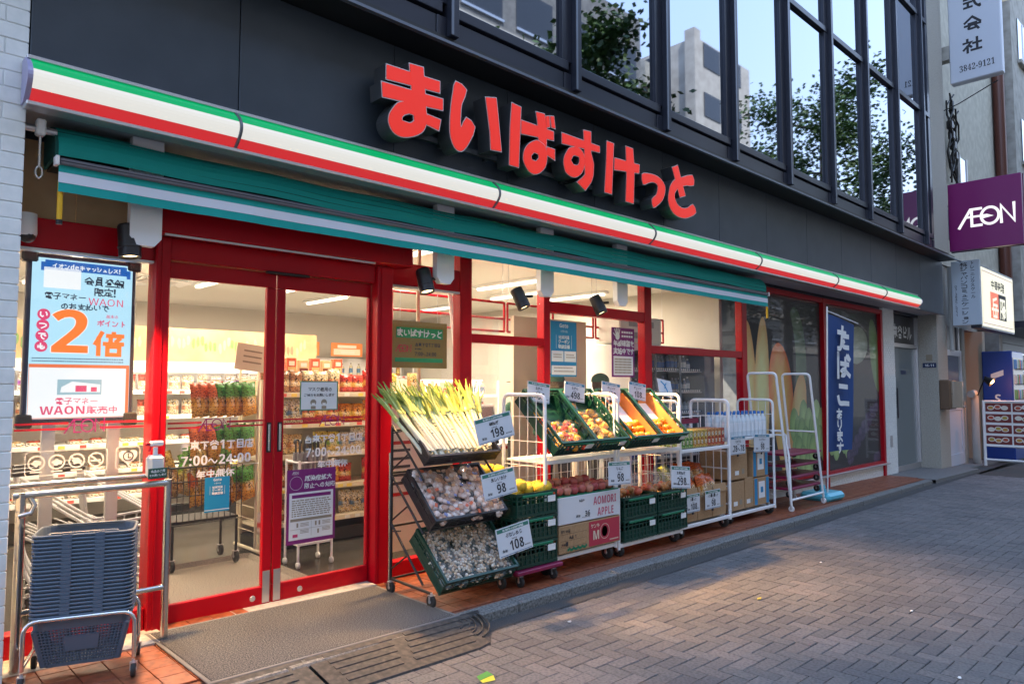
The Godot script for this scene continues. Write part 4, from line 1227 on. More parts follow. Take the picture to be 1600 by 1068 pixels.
	for k in 5: stock(3.3, 8.9, -7.55, ([0.35, 0.7, 1.05, 1.4, 1.75][k]) + 0.001, jars, 0.19, "grocery_pack", "grocery pack on the %s board of the far wall shelf" % nth(k), "grocery pack", M.print_box, "packs on the far wall shelf")
	for k in 4: stock(5.4, 8.1, -4.05, wy[k] + 0.001, jars, 0.14, "pantry_pack", "jar or carton on the %s board of the middle shelf" % nth(k), "grocery pack", M.print_box, "packs on the middle shelf")
	for k in 6:
		item("orange_offer_card", "orange offer card above the wall shelf, %s from left" % nth(k), "sign", carton(0.7, 0.26, 0.01, col(0.75, 0.22, 0.04), col(0.75, 0.65, 0.5), col(0.75, 0.7, 0.6)), M.painted, Vector3(3.6 + 0.95 * k, 2.12, -7.42), 0.0, "orange cards above the wall shelf")
	# counter, register screen, notice board behind the leeks
	var ct := thing("checkout_counter", "cream checkout counter behind the shop window", "counter", Vector3(5.6, -0.02, -1.35))
	span("body", Vector3(-0.9, 0, -0.3), Vector3(1.3, 0.86, 0.2), M.cream, ct)
	span("worktop", Vector3(-0.94, 0.862, -0.34), Vector3(1.34, 0.90, 0.24), M.white, ct)
	span("red_edge", Vector3(-0.94, 0.84, 0.242), Vector3(1.34, 0.875, 0.25), M.red, ct)
	var rg := thing("cash_register", "grey till screen tilted on the checkout counter", "till", Vector3(5.05, 0.90, -0.75))
	var sc := boxpart("screen_case", Vector3(0, 0.30, 0), Vector3(0.34, 0.30, 0.05), M.white, rg, 0.008)
	sc.rotation.x = -0.25
	boxpart("display", Vector3(0, 0, 0.027), Vector3(0.29, 0.24, 0.004), M.till_screen, sc)
	boxpart("stand", Vector3(0, 0.08, -0.05), Vector3(0.08, 0.18, 0.06), M.white, rg)
	boxpart("base", Vector3(0, 0.0, -0.03), Vector3(0.3, 0.06, 0.3), M.white, rg, 0.01)
	var nb := thing("notice_panel", "cream panel with printed opening times behind the leek stand", "notice board", Vector3(3.72, -0.02, -0.35))
	span("board", Vector3(-0.34, 0.12, -0.02), Vector3(0.34, 1.42, 0.0), M.cream_paper, nb)
	span("red_band", Vector3(-0.34, 0.60, 0.001), Vector3(0.34, 0.63, 0.004), M.red, nb)
	span("red_band", Vector3(-0.34, 1.05, 0.001), Vector3(0.34, 1.08, 0.004), M.red, nb)
	var tt := Shape.new()
	for k in 5:
		tt.rect(-0.3, 0.985 - 0.072 * k, 0.1, 1.01 - 0.072 * k, 0.002)
		write(tt, ["10:15〜11", "12:00〜13", "15:00〜17", "17:30〜20", "20:00〜22"][k], -0.3, 0.94 - 0.072 * k, 0.036, 0.002)
	part("timetable", tt, M.ink, nb)
	var kana := Shape.new()
	centred(kana, "トトば", 0.0, 1.16, 0.14, 0.002, 0.2)
	part("lettering", kana, M.red, nb)
	# red rails hung below the ceiling
	for k in 3:
		var rl := thing("red_hanging_rail", "red pipe frame hanging under the ceiling, number %s from the doors" % ["one", "two", "three"][k], "rail", Vector3(3.95 + 1.55 * k, 2.15, -0.85), 0.0, "red pipe frames under the ceiling")
		for y in [0.0, 0.14, 0.32]: rod("pipe", [Vector3(0, y, 0), Vector3(1.5, y, 0)], 0.014, M.red, rl)
		for x2 in [0.0, 0.75, 1.5]: rod("drop", [Vector3(x2, 0.32, 0), Vector3(x2, 0, 0)], 0.014, M.red, rl)
		for x2 in [0.02, 1.48]: rod("hanger", [Vector3(x2, 0.8, 0), Vector3(x2, 0.32, 0)], 0.004, M.alu, rl, 5)
	rod_thing("hanging_conduit", "white plastic conduit dropping from the ceiling inside the window", "conduit", [Vector3(4.35, 2.95, -0.5), Vector3(4.38, 2.5, -0.5), Vector3(4.5, 1.9, -0.55), Vector3(4.75, 1.3, -0.6)], 0.02, M.white)
	rod_thing("hanging_cable", "thin white cable dropping beside the notice panel", "cable", [Vector3(3.95, 2.95, -0.4), Vector3(3.93, 2.3, -0.4), Vector3(3.95, 1.3, -0.4)], 0.018, M.cream)
	# screens behind the middle windows
	item("frosted_divider", "clear plastic screen hanging behind the window over the till", "screen", carton(0.75, 1.3, 0.01, col(1, 1, 1), col(1, 1, 1), col(1, 1, 1)), M.clear_plastic, Vector3(4.62, 0.95, -0.45))
	item("cream_partition", "tall cream partition behind the blue and purple posters", "partition", carton(1.25, 2.35, 0.05, col(1, 1, 1), col(1, 1, 1), col(1, 1, 1)), M.cream, Vector3(6.15, -0.02, -0.80))
	# ---- drink chiller seen from behind in the window
	var f := thing("drinks_chiller", "glass backed drinks chiller with bottle rows behind the right window", "chiller", Vector3(8.0, -0.02, -0.35))
	span("cabinet_back", Vector3(-0.95, 0.1, -0.6), Vector3(0.72, 2.0, -0.56), M.chiller_grey, f)
	span("cabinet_side", Vector3(-0.98, 0.0, -0.6), Vector3(-0.952, 2.02, 0.05), M.white, f)
	span("cabinet_side", Vector3(0.72, 0.0, -0.6), Vector3(0.98, 2.02, 0.05), M.chiller_grey, f)
	span("cabinet_base", Vector3(-0.95, 0.0, -0.6), Vector3(0.72, 0.12, 0.05), M.white, f)
	span("cabinet_top", Vector3(-0.95, 2.0, -0.6), Vector3(0.72, 2.08, 0.05), M.white, f)
	for k in 6:
		var y := 0.35 + 0.28 * k
		span("shelf", Vector3(-0.95, y, -0.55), Vector3(0.72, y + 0.012, 0.0), M.alu, f)
		var dots := Shape.new()
		for j in 34:
			dots.box(Vector3(-0.93 + 0.048 * j, y + 0.03, 0.01), Vector3(0.022, 0.022, 0.004), Basis(Vector3.BACK, 0.6))
		part("shelf_edge", dots, M.white, f)
	for q in [-0.4, 0.16]: span("divider", Vector3(q, 0.12, 0.0), Vector3(q + 0.03, 2.0, 0.02), M.chiller_grey, f)
	var drinks := [pot(0.035, 0.2, col(0.10, 0.16, 0.26), col(0.5, 0.55, 0.62), col(0.6, 0.6, 0.65)), pot(0.035, 0.21, col(0.16, 0.2, 0.24), col(0.03, 0.12, 0.36), col(0.3, 0.3, 0.4)), pot(0.035, 0.19, col(0.22, 0.25, 0.28), col(0.35, 0.4, 0.45), col(0.1, 0.1, 0.12))]
	for k in 6: stock(7.1, 8.66, -0.45, 0.345 + 0.28 * k, drinks, 0.10, "drink_bottle", "drink bottle on the %s shelf of the window chiller" % nth(k), "bottle", M.painted_gloss, "bottles in the drinks chiller")
	item("white_appliance", "white cupboard with a small handle behind the upper right window", "cupboard", carton(0.9, 0.35, 0.4, col(0.72, 0.7, 0.65), col(0.74, 0.72, 0.67), col(0.3, 0.3, 0.3)), M.painted, Vector3(7.55, 2.08, -0.7))
	make_people()
	make_window_print()

func rod_thing(called: String, label: String, category: String, pts: Array, r: float, m: Material) -> void:
	tag(rod(called, pts, r, m), label, category)

func castor(parent: Node3D, at: Vector3, r: float, m: Material = null, white := false) -> void:
	var w := Shape.new()
	w.lathe([Vector2(0.0, -r * 0.32), Vector2(r * 0.85, -r * 0.32), Vector2(r, -r * 0.22), Vector2(r, r * 0.22), Vector2(r * 0.85, r * 0.32), Vector2(0.0, r * 0.32)], 16, Vector3(0, r, 0), Basis(Vector3.BACK, PI / 2))
	var o := part("castor", w, M.white if white else M.rubber, parent, at)
	var f := Shape.new()
	for k in [-1, 1]:
		f.box(Vector3(k * r * 0.42, r * 1.35, 0), Vector3(r * 0.08, r * 0.9, r * 0.36))
		f.lathe([Vector2(r * 0.26, -0.001), Vector2(r * 0.26, r * 0.08), Vector2(0, r * 0.1)], 10, Vector3(k * r * 0.34, r, 0), Basis(Vector3.BACK, -k * PI / 2))
	f.box(Vector3(0, r * 1.95, 0), Vector3(r * 0.94, r * 0.12, r * 0.8))
	f.tube([Vector3(0, r * 1.95, 0), Vector3(0, r * 2.4, 0)], r * 0.22, 8)
	part("fork", f, M.alu, o)

func cart(at: Vector3, which: String) -> void:
	var g := thing("shopping_cart", "light grey nested shopping trolley behind the left window, the %s one" % which, "shopping cart", at, 0.35, "shopping trolleys nested inside the left bay")
	var gm: Material = M.cart_grey
	for sx in [-0.24, 0.24]:
		rod("side_frame", [Vector3(sx, 0.14, 0.42), Vector3(sx, 0.20, -0.30)] + bend(Vector3(sx, 0.2, -0.3), Vector3(sx, 0.3, -0.42), Vector3(sx, 0.9, -0.52), 0.08) + [Vector3(sx, 0.92, -0.54)], 0.014, gm, g)
		rod("basket_rail", [Vector3(sx, 0.62, 0.40), Vector3(sx * 1.05, 0.86, -0.46)], 0.010, gm, g)
		rod("basket_rail", [Vector3(sx, 0.40, 0.36), Vector3(sx, 0.52, -0.44)], 0.010, gm, g)
	rod("handle", [Vector3(-0.26, 0.94, -0.55), Vector3(0.26, 0.94, -0.55)], 0.018, M.black_plastic, g)
	rod("cross_bar", [Vector3(-0.24, 0.62, 0.40), Vector3(0.24, 0.62, 0.40)], 0.010, gm, g)
	rod("cross_bar", [Vector3(-0.24, 0.40, 0.36), Vector3(0.24, 0.40, 0.36)], 0.010, gm, g)
	for k in 5: rod("grid_wire", [Vector3(-0.2 + 0.1 * k, 0.40, 0.36), Vector3(-0.2 + 0.1 * k, 0.62, 0.40)], 0.006, gm, g, 5)
	for k in 5: rod("grid_wire", [Vector3(-0.2 + 0.1 * k, 0.40, 0.36), Vector3(-0.2 + 0.1 * k, 0.52, -0.44)], 0.006, gm, g, 5)
	for q in [[-0.24, 0.40], [0.24, 0.40], [-0.22, -0.38], [0.22, -0.38]]: castor(g, Vector3(q[0], 0, q[1]), 0.055)

# ---------------------------------------------------------------- staff behind the counter
var bones := []
func field(p: Vector3, list: Array, k: float) -> float:
	var d := 9.0
	for b in list:
		var ab: Vector3 = b[1] - b[0]
		var t := clampf((p - b[0]).dot(ab) / maxf(ab.length_squared(), 1e-9), 0, 1)
		var q: Vector3 = p - b[0] - ab * t
		if b.size() > 4: q.z *= b[4]
		var e := q.length() - lerpf(b[2], b[3], t)
		var h := clampf(0.5 + 0.5 * (d - e) / k, 0, 1)
		d = lerpf(d, e, h) - k * h * (1 - h)
	return d
func net(s: Shape, list: Array, cell: float, k: float, colour: Callable) -> void:   # surface nets
	var lo := Vector3.ONE * 99; var hi := -lo
	for b in list:
		for e in 2:
			lo = lo.min(b[e] - Vector3.ONE * (b[2 + e] + cell * 2)); hi = hi.max(b[e] + Vector3.ONE * (b[2 + e] + cell * 2))
	var n := Vector3i(((hi - lo) / cell).ceil()) + Vector3i.ONE
	var g := PackedFloat32Array(); g.resize(n.x * n.y * n.z)
	for z in n.z:
		for y in n.y:
			for x in n.x:
				var p := lo + Vector3(x, y, z) * cell
				g[x + n.x * (y + n.y * z)] = field(p, list, k)
	var id := {}
	for z in n.z - 1:
		for y in n.y - 1:
			for x in n.x - 1:
				var i := x + n.x * (y + n.y * z)
				var m := 0
				for c in 8:
					if g[i + (c & 1) + n.x * ((c >> 1 & 1) + n.y * (c >> 2 & 1))] < 0: m += 1
				if m == 0 or m == 8: continue
				var acc := Vector3.ZERO; var cnt := 0
				for c in 8:
					for a in 3:
						if c >> a & 1: continue
						var c2 := c | 1 << a
						var v0 := g[i + (c & 1) + n.x * ((c >> 1 & 1) + n.y * (c >> 2 & 1))]
						var v1 := g[i + (c2 & 1) + n.x * ((c2 >> 1 & 1) + n.y * (c2 >> 2 & 1))]
						if (v0 < 0) != (v1 < 0):
							var q := Vector3(c & 1, c >> 1 & 1, c >> 2 & 1)
							q[a] = v0 / (v0 - v1)
							acc += q; cnt += 1
				var p := lo + (Vector3(x, y, z) + acc / cnt) * cell
				var e := cell * 0.5
				var nm := Vector3(field(p + Vector3(e, 0, 0), list, k) - field(p - Vector3(e, 0, 0), list, k), field(p + Vector3(0, e, 0), list, k) - field(p - Vector3(0, e, 0), list, k), field(p + Vector3(0, 0, e), list, k) - field(p - Vector3(0, 0, e), list, k))
				s.col = colour.call(p)
				id[Vector3i(x, y, z)] = s.add(p, nm)
	for key in id:
		var i: int = key.x + n.x * (key.y + n.y * key.z)
		for a in 3:
			var step: int = [1, n.x, n.x * n.y][a]
			var v0 := g[i]; var v1 := g[i + step]
			if (v0 < 0) == (v1 < 0): continue
			var u := Vector3i.ZERO; u[(a + 1) % 3] = 1
			var w := Vector3i.ZERO; w[(a + 2) % 3] = 1
			if not (id.has(key - u) and id.has(key - w) and id.has(key - u - w)): continue
			var q := [id[key], id[key - u], id[key - u - w], id[key - w]]
			if v0 < 0: q.reverse()
			for j in [0, 1, 2, 0, 2, 3]: s.ix.append(q[j])
func make_people() -> void:
	var skin := col(0.50, 0.30, 0.20)
	var body := Shape.new()
	var frame := [[Vector3(0, 0.98, 0), Vector3(0, 1.22, 0), 0.135, 0.13, 1.35], [Vector3(0, 1.22, 0), Vector3(0, 1.36, 0), 0.14, 0.10, 1.4], [Vector3(0, 1.36, 0), Vector3(0, 1.46, 0.01), 0.058, 0.052]]
	for sx in [-1, 1]:
		frame.append([Vector3(sx * 0.06, 1.36, 0), Vector3(sx * 0.165, 1.335, 0), 0.06, 0.055])
		frame.append([Vector3(sx * 0.17, 1.33, 0), Vector3(sx * 0.20, 1.06, 0.02), 0.052, 0.043])
		frame.append([Vector3(sx * 0.20, 1.06, 0.02), Vector3(sx * 0.15, 1.00, 0.24), 0.042, 0.030])
		frame.append([Vector3(sx * 0.09, 0.95, 0), Vector3(sx * 0.10, 0.50, 0.01), 0.085, 0.058])
		frame.append([Vector3(sx * 0.10, 0.50, 0.01), Vector3(sx * 0.10, 0.08, -0.01), 0.056, 0.038])
		frame.append([Vector3(sx * 0.10, 0.04, -0.03), Vector3(sx * 0.11, 0.03, 0.14), 0.038, 0.030])
	net(body, frame, 0.02, 0.03, func(p: Vector3) -> Color: return skin if p.y > 1.395 or p.z > 0.19 and p.y > 0.6 else (col(0.03, 0.10, 0.06) if p.y > 0.93 else (col(0.03, 0.03, 0.035) if p.y > 0.07 else col(0.02, 0.02, 0.02))))
	for sx in [-1, 1]:
		var hand := [[Vector3(sx * 0.15, 1.00, 0.24), Vector3(sx * 0.145, 1.0, 0.31), 0.026, 0.030, 1.0]]
		for k in 4: 
			var b := Vector3(sx * (0.145 + 0.019 * (k - 1.5)), 1.0, 0.32)
			var l: float = [0.030, 0.035, 0.034, 0.026][k]
			hand.append([b, b + Vector3(0, -0.006, l), 0.0085, 0.008])
			hand.append([b + Vector3(0, -0.006, l), b + Vector3(0, -0.028, l * 1.6), 0.008, 0.007])
		hand.append([Vector3(sx * 0.125, 0.995, 0.26), Vector3(sx * 0.095, 0.985, 0.30), 0.011, 0.009])
		net(body, hand, 0.006, 0.006, func(_p: Vector3) -> Color: return skin)
	var head := [[Vector3(0, 1.60, -0.005), Vector3(0, 1.57, 0.0), 0.088, 0.085], [Vector3(0, 1.56, 0.02), Vector3(0, 1.50, 0.035), 0.066, 0.045], [Vector3(0, 1.575, 0.088), Vector3(0, 1.548, 0.102), 0.008, 0.013], [Vector3(-0.088, 1.575, 0), Vector3(-0.090, 1.545, 0), 0.016, 0.011], [Vector3(0.088, 1.575, 0), Vector3(0.090, 1.545, 0), 0.016, 0.011], [Vector3(-0.02, 1.513, 0.078), Vector3(0.02, 1.513, 0.078), 0.008, 0.008]]
	net(body, head, 0.01, 0.015, func(p: Vector3) -> Color: return col(0.02, 0.015, 0.012) if absf(absf(p.x) - 0.032) < 0.012 and absf(p.y - 1.578) < 0.009 and p.z > 0.06 else (col(0.42, 0.15, 0.13) if absf(p.y - 1.513) < 0.009 and absf(p.x) < 0.024 and p.z > 0.07 else skin))
	var hair := Shape.new()
	net(hair, [[Vector3(0, 1.615, -0.02), Vector3(0, 1.57, -0.028), 0.092, 0.090], [Vector3(0, 1.55, -0.05), Vector3(0, 1.46, -0.055), 0.065, 0.045]], 0.014, 0.02, func(_p: Vector3) -> Color: return col(0.06, 0.03, 0.015))
	var cap := Shape.new()
	var prof := []
	for k in 8: prof.append(Vector2(0.106 * cos(PI / 2 * k / 7.0), 0.085 * sin(PI / 2 * k / 7.0)))
	cap.lathe([Vector2(0.108, -0.02)] + prof, 18, Vector3(0, 1.632, -0.01))
	cap.poly([Vector3(-0.075, 1.622, 0.07), Vector3(-0.05, 1.612, 0.165), Vector3(0.05, 1.612, 0.165), Vector3(0.075, 1.622, 0.07)])
	cap.poly([Vector3(0.075, 1.616, 0.07), Vector3(0.05, 1.606, 0.165), Vector3(-0.05, 1.606, 0.165), Vector3(-0.075, 1.616, 0.07)])
	var bm := body.mesh(); var hm := hair.mesh(); var cm := cap.mesh()
	for q in [[5.74, -0.90, 3.3, 0.0, "person in a tan cap and dark green top beside the till", M.tan_cloth], [5.82, -0.42, 2.4, 0.0, "person in a green cap with brown hair behind the blue poster", M.cap_green], [6.61, -0.42, 1.9, 0.03, "person in a green cap facing sideways between the two posters", M.cap_green]]:
		var o := thing("person", q[4], "person", Vector3(q[0], -0.02 + q[3] - q[3], q[1]), q[2], "people behind the counter")
		part("body", bm, M.painted_matt, o)
		part("hair", hm, M.painted_matt, o)
		part("cap", cm, q[5], o)

# ---------------------------------------------------------------- printed film behind the right-hand windows
func make_window_print() -> void:
	var w := 640; var h := 384
	var im := Image.create(w, h, false, Image.FORMAT_RGB8)
	im.fill(lin(0.012, 0.013, 0.016))
	# [centre x, centre y, radius x, radius y, tilt, colour, second colour] in parts of the print, y downwards
	var fruit := [[0.33, 0.30, 0.06, 0.26, 0.1, col(0.06, 0.10, 0.05), col(0.02, 0.05, 0.02)], [0.20, 0.36, 0.12, 0.4, 0.0, col(0.02, 0.02, 0.02), col(0.01, 0.01, 0.01)],
		[0.035, 0.55, 0.042, 0.40, 0.05, col(0.55, 0.36, 0.15), col(0.35, 0.18, 0.06)], [0.10, 0.58, 0.045, 0.46, -0.06, col(0.60, 0.42, 0.20), col(0.40, 0.22, 0.08)], [0.22, 0.52, 0.075, 0.27, 0.1, col(0.55, 0.27, 0.06), col(0.45, 0.06, 0.02)], [0.24, 0.80, 0.05, 0.3, 0.3, col(0.60, 0.30, 0.08), col(0.5, 0.2, 0.05)], [0.33, 0.66, 0.05, 0.25, -0.2, col(0.62, 0.34, 0.12), col(0.4, 0.18, 0.06)],
		[0.62, 0.56, 0.09, 0.22, 0.1, col(0.55, 0.32, 0.12), col(0.4, 0.2, 0.06)], [0.97, 0.28, 0.05, 0.25, 0.2, col(0.10, 0.18, 0.06), col(0.05, 0.08, 0.03)], [0.80, 0.22, 0.1, 0.12, 0.2, col(0.25, 0.28, 0.22), col(0.12, 0.14, 0.1)]]
	for k in 30:
		var gx := 0.30 + 0.032 * (k % 13) + 0.014 * (k / 13)
		fruit.append([gx, 0.70 + 0.10 * (k / 13) + 0.05 * sin(k * 2.1), 0.030, 0.095, 0.15 * sin(k * 1.7), col(0.24, 0.34, 0.12), col(0.10, 0.17, 0.06)])
	for k in 40: fruit.append([0.70 + 0.28 * fmod(k * 0.618, 1.0), 0.62 + 0.36 * fmod(k * 0.377, 1.0), 0.02, 0.032, 0.0, col(0.05, 0.035, 0.07), col(0.015, 0.012, 0.025)])
	for f in fruit:
		var cx: float = f[0] * w; var cy: float = f[1] * h; var rx: float = f[2] * w; var ry: float = f[3] * h
		var m := int(maxf(rx, ry)) + 2
		for y in range(maxi(0, int(cy) - m), mini(h, int(cy) + m)):
			for x in range(maxi(0, int(cx) - m), mini(w, int(cx) + m)):
				var d := Vector2(x - cx, y - cy).rotated(f[4])
				var e := Vector2(d.x / rx, d.y / ry).length_squared()
				if e < 1.0:
					var g := 0.5 + 0.5 * sin(x * 0.21 + y * 0.05) * sin(y * 0.13)
					im.set_pixel(x, y, ((f[5] as Color).lerp(f[6], clampf(e * 0.8 + 0.15 * g, 0, 1)) * 2.0).clamp(Color.BLACK, Color(0.8, 0.78, 0.7)).linear_to_srgb())
	var m := mat("fruit_print", Color.WHITE, 0.6)
	m.albedo_texture = ImageTexture.create_from_image(im)
	var p := PlaneMesh.new()
	p.orientation = PlaneMesh.FACE_Z
	p.size = Vector2(5.25, 2.8)
	var wf := thing("window_film", "large printed photo of vegetables, bread and grapes behind the right windows", "window print")
	part("print", p, m, wf, Vector3(11.92, 1.50, -0.034))
	span("backing", Vector3(9.30, 0.09, -0.08), Vector3(14.54, 2.92, -0.040), M.black, wf)

# ================================================================== signs
func poly2(text: String) -> PackedVector2Array:
	var q := PackedVector2Array()
	for p in text.split(" "):
		var c := p.split(",")
		q.append(Vector2(float(c[0]), float(c[1])) / 100.0)
	return q
func smooth_ring(q: PackedVector2Array) -> PackedVector2Array:
	var out := PackedVector2Array()
	for k in q.size():
		for j in 2: out.append(q[k].cubic_interpolate(q[(k + 1) % q.size()], q[k - 1], q[(k + 2) % q.size()], j / 2.0))
	return out

func make_signs() -> void:
	var sign_ := thing("shop_name_sign", "large red illuminated letters of the shop name on the dark fascia", "sign")
	var letters := [
	["ま", ["283,387 333,389 333,379 283,375", "279,373 336,376 336,366 280,361", "303,394 317,395 321,351 308,348", "320,360 334,359 332,349 318,351"], ["321,356 320,351 317,345 312,341 306,338 299,336 294,336 289,338 286,342 285,346 286,351 289,356 293,361 299,364 305,366 312,366 317,364 320,361", "308,353 308,352 307,351 306,350 304,349 302,349 300,349 299,349 298,349 298,350 298,351 299,352 300,353 302,354 304,355 305,355 307,355 308,354"]],
	["い", ["348,394 360,390 355,377 354,368 354,359 359,368 369,362 363,348 357,340 352,338 347,340 343,347 342,357 343,372 345,384", "379,390 392,393 394,379 398,348 385,347 384,362 381,379"], []],
	["ば", ["409,394 421,393 418,339 406,339 407,372", "420,382 462,382 462,373 420,369", "438,394 450,395 453,383 452,355 442,353 441,372 440,385", "450,393 456,395 457,384 452,382", "456,395 462,396 464,384 458,384", "452,366 463,366 463,355 450,358"], ["453,357 452,351 450,346 445,341 440,338 435,337 430,338 426,341 423,345 422,349 423,355 426,360 430,364 435,367 440,369 445,368 450,366 452,362", "441,354 441,353 440,352 439,351 438,350 436,350 435,350 434,350 433,351 433,352 433,353 434,354 435,355 436,356 438,356 439,356 440,356 441,355"]],
	["す", ["472,384 527,384 527,377 472,373", "502,394 514,395 514,374 518,364 517,353 514,346 505,336 492,342 500,348 504,352 503,379"], ["505,364 504,359 501,353 497,349 492,346 486,345 481,346 477,348 475,352 474,357 475,362 478,367 482,372 487,374 492,376 497,375 501,373 504,369", "496,363 496,362 495,360 494,359 492,358 490,358 488,358 487,359 486,360 485,361 486,362 487,364 488,365 490,366 492,366 494,366 495,366 496,365"]],
	["け", ["537,392 549,392 545,340 533,340 536,372", "549,378 591,380 590,370 548,365", "567,394 580,394 582,373 580,337 566,337 568,364"], []],
	["っ", ["594,371 604,374 617,375 628,373 636,367 636,359 631,350 622,343 614,339 611,348 619,354 622,361 621,365 614,366 605,363 596,360"], []],
	["と", ["649,390 661,395 667,382 676,363 664,359 655,378", "690,390 693,378 678,375 664,370 657,365 654,359 658,352 667,349 679,351 690,357 697,348 682,340 669,337 656,338 646,343 641,352 643,363 647,371 655,378 668,383"], []]]
	for l in letters:
		var can := Shape.new(); var edge := Shape.new(); var face := Shape.new()
		var z := 0.680
		for t in l[1]:
			var q := poly2(t)
			if q.size() > 10: q = smooth_ring(q) if q.size() > 14 else q
			can.wall(q, 0.53, z - 0.004)
			for e in Geometry2D.offset_polygon(q, 0.001): edge.flat(e, z - 0.003)
			for e in Geometry2D.offset_polygon(q, -0.007): face.flat(e, z)
			z += 0.0008
		if l[2].size():
			var a := smooth_ring(poly2(l[2][0])); var b := smooth_ring(poly2(l[2][1]))
			can.wall(a, 0.53, z - 0.004)
			can.wall(b, 0.53, z - 0.004)
			for k in a.size():
				var k2 := (k + 1) % a.size()
				var ca := (a[k] - b[k]).normalized() * 0.007; var cb := (a[k2] - b[k2]).normalized() * 0.007
				edge.poly([Vector3(a[k2].x, a[k2].y, z - 0.003), Vector3(b[k2].x, b[k2].y, z - 0.003), Vector3(b[k].x, b[k].y, z - 0.003), Vector3(a[k].x, a[k].y, z - 0.003)])
				face.poly([Vector3(a[k2].x - cb.x, a[k2].y - cb.y, z), Vector3(b[k2].x + cb.x, b[k2].y + cb.y, z), Vector3(b[k].x + ca.x, b[k].y + ca.y, z), Vector3(a[k].x - ca.x, a[k].y - ca.y, z)])
		var o := part("letter", can, M.letter_side, sign_)
		part("edge_trim", edge, M.alu, o)
		part("lit_face", face, M.sign_red, o)
	for y in [3.46, 3.70]: span("mounting_rail", Vector3(2.95, y, 0.49), Vector3(6.85, y + 0.04, 0.525), M.letter_side, sign_)
	for k in 9: span("bracket", Vector3(3.0 + 0.48 * k, 3.45, 0.452), Vector3(3.03 + 0.48 * k, 3.75, 0.488), M.letter_side, sign_)
	# ---- striped light box along the fascia
	var lb := thing("striped_light_box", "long curved light box with green, white and red stripes above the awning", "light box")
	var prof := []
	for k in 13:
		var t := k / 12.0
		prof.append(Vector2(0.49 + 0.13 * sin(PI * (0.08 + 0.86 * t)), 3.268 - 0.236 * t))
	var ends := [0.705, 1.81, 4.01, 6.26, 8.61, 11.06, 13.14, 15.05]
	for k in ends.size() - 1:
		var x0: float = ends[k] + 0.006; var x1: float = ends[k + 1] - 0.006
		var body := span("section", Vector3(x0, 3.05, 0.455), Vector3(x1, 3.25, 0.49), M.alu, lb)
		var o := body.position
		var bands := [["green_stripe", 0, 4, M.box_green], ["white_stripe", 4, 9, M.box_white], ["red_stripe", 9, 12, M.box_red]]
		for b in bands:
			var s := Shape.new()
			for j in range(b[1], b[2]):
				s.poly([Vector3(x0, prof[j + 1].y, prof[j + 1].x) - o, Vector3(x1, prof[j + 1].y, prof[j + 1].x) - o, Vector3(x1, prof[j].y, prof[j].x) - o, Vector3(x0, prof[j].y, prof[j].x) - o])
			part(b[0], s, b[3], body)
		if k:
			var ring := []
			for p in prof: ring.append(Vector3(ends[k], p.y, p.x + 0.004))
			rod("clip_band", ring, 0.011, M.band_grey, lb, 6)
	for e in [0.705, 15.05]:
		var q := PackedVector2Array()
		for p in prof: q.append(Vector2(p.x + 0.004, p.y))
		q.append(Vector2(0.455, 3.03)); q.append(Vector2(0.455, 3.27))
		var s := Shape.new()
		s.xf = Transform3D(Basis(Vector3(0, 0, 1), Vector3(0, 1, 0), Vector3(-1, 0, 0)), Vector3(e, 0, 0))
		s.prism(q, -0.012, 0.012)
		part("end_cap", s, M.lilac, lb)
	span("top_trim", Vector3(0.70, 3.262, 0.452), Vector3(15.06, 3.284, 0.545), M.alu, lb, 0.003)
	span("bottom_trim", Vector3(0.70, 3.008, 0.462), Vector3(15.06, 3.030, 0.575), M.alu, lb, 0.003)
	for k in 6:
		var l := AreaLight3D.new()
		l.name = "light"
		l.area_size = Vector2(2.0, 0.2)
		l.light_energy = 0.05
		l.light_color = Color(0.95, 1.0, 0.95)
		l.shadow_enabled = true
		lb.add_child(l, true)
		l.position = Vector3(1.8 + 2.3 * k, 3.15, 0.66)
		l.rotation_degrees = Vector3(-15, 180, 0)
	# ---- notices on the glass
	mask_notice()
	covid_notice()
	coupon_notice(Vector3(5.305, 1.64, -0.010), 0.40, 0.57, "blue travel coupon poster on the glass left of the purple poster")
	var small := coupon_notice(Vector3(1.895, 0.69, -0.042), 0.17, 0.235, "small blue coupon poster on the left sliding door", false)
	age_notice()
	name_plate()
	advert()
	# ---- projecting signs at the right
	var ae := thing("square_purple_sign", "square purple sign with white joined lettering projecting from the wall", "sign", Vector3(17.2, 5.10, 1.235), -PI / 2)
	boxpart("box", Vector3.ZERO, Vector3(1.30, 1.44, 0.16), M.purple_face, ae, 0.006)
	boxpart("edge_frame", Vector3(0, 0, -0.09), Vector3(1.32, 1.46, 0.02), M.purple_dark, ae)
	var t := Shape.new()
	aeon(t, 0.045, -0.06, 0.345, 0.083, 0.15)
	part("lettering", t, M.sign_white, ae)
	span("arm", Vector3(-0.95, 0.25, -0.05), Vector3(-0.652, 0.31, 0.0), M.alu, ae)
	span("arm", Vector3(-0.95, -0.45, -0.05), Vector3(-0.652, -0.39, 0.0), M.alu, ae)
	boxpart("junction_box", Vector3(-0.72, -0.1, -0.02), Vector3(0.12, 0.62, 0.1), M.pale_blue, ae, 0.006)
	var co := thing("tall_white_sign", "tall white projecting sign with black company name and phone number", "sign", Vector3(17.3, 9.35, 1.17), -PI / 2)
	boxpart("box", Vector3.ZERO, Vector3(0.95, 2.70, 0.22), M.sign_pale, co, 0.02)
	var w := Shape.new()
	for k in 4:
		write(w, "株式会社"[k], -0.22, 0.62 - 0.47 * k, 0.36, 0.112, 0.13)
		part("character", w, M.ink, co)
		w = Shape.new()
	centred(w, "3842-9121", 0.03, -1.15, 0.15, 0.112, 0.1, "Droid Serif", 700, 0.66)
	part("lettering", w, M.ink, co)
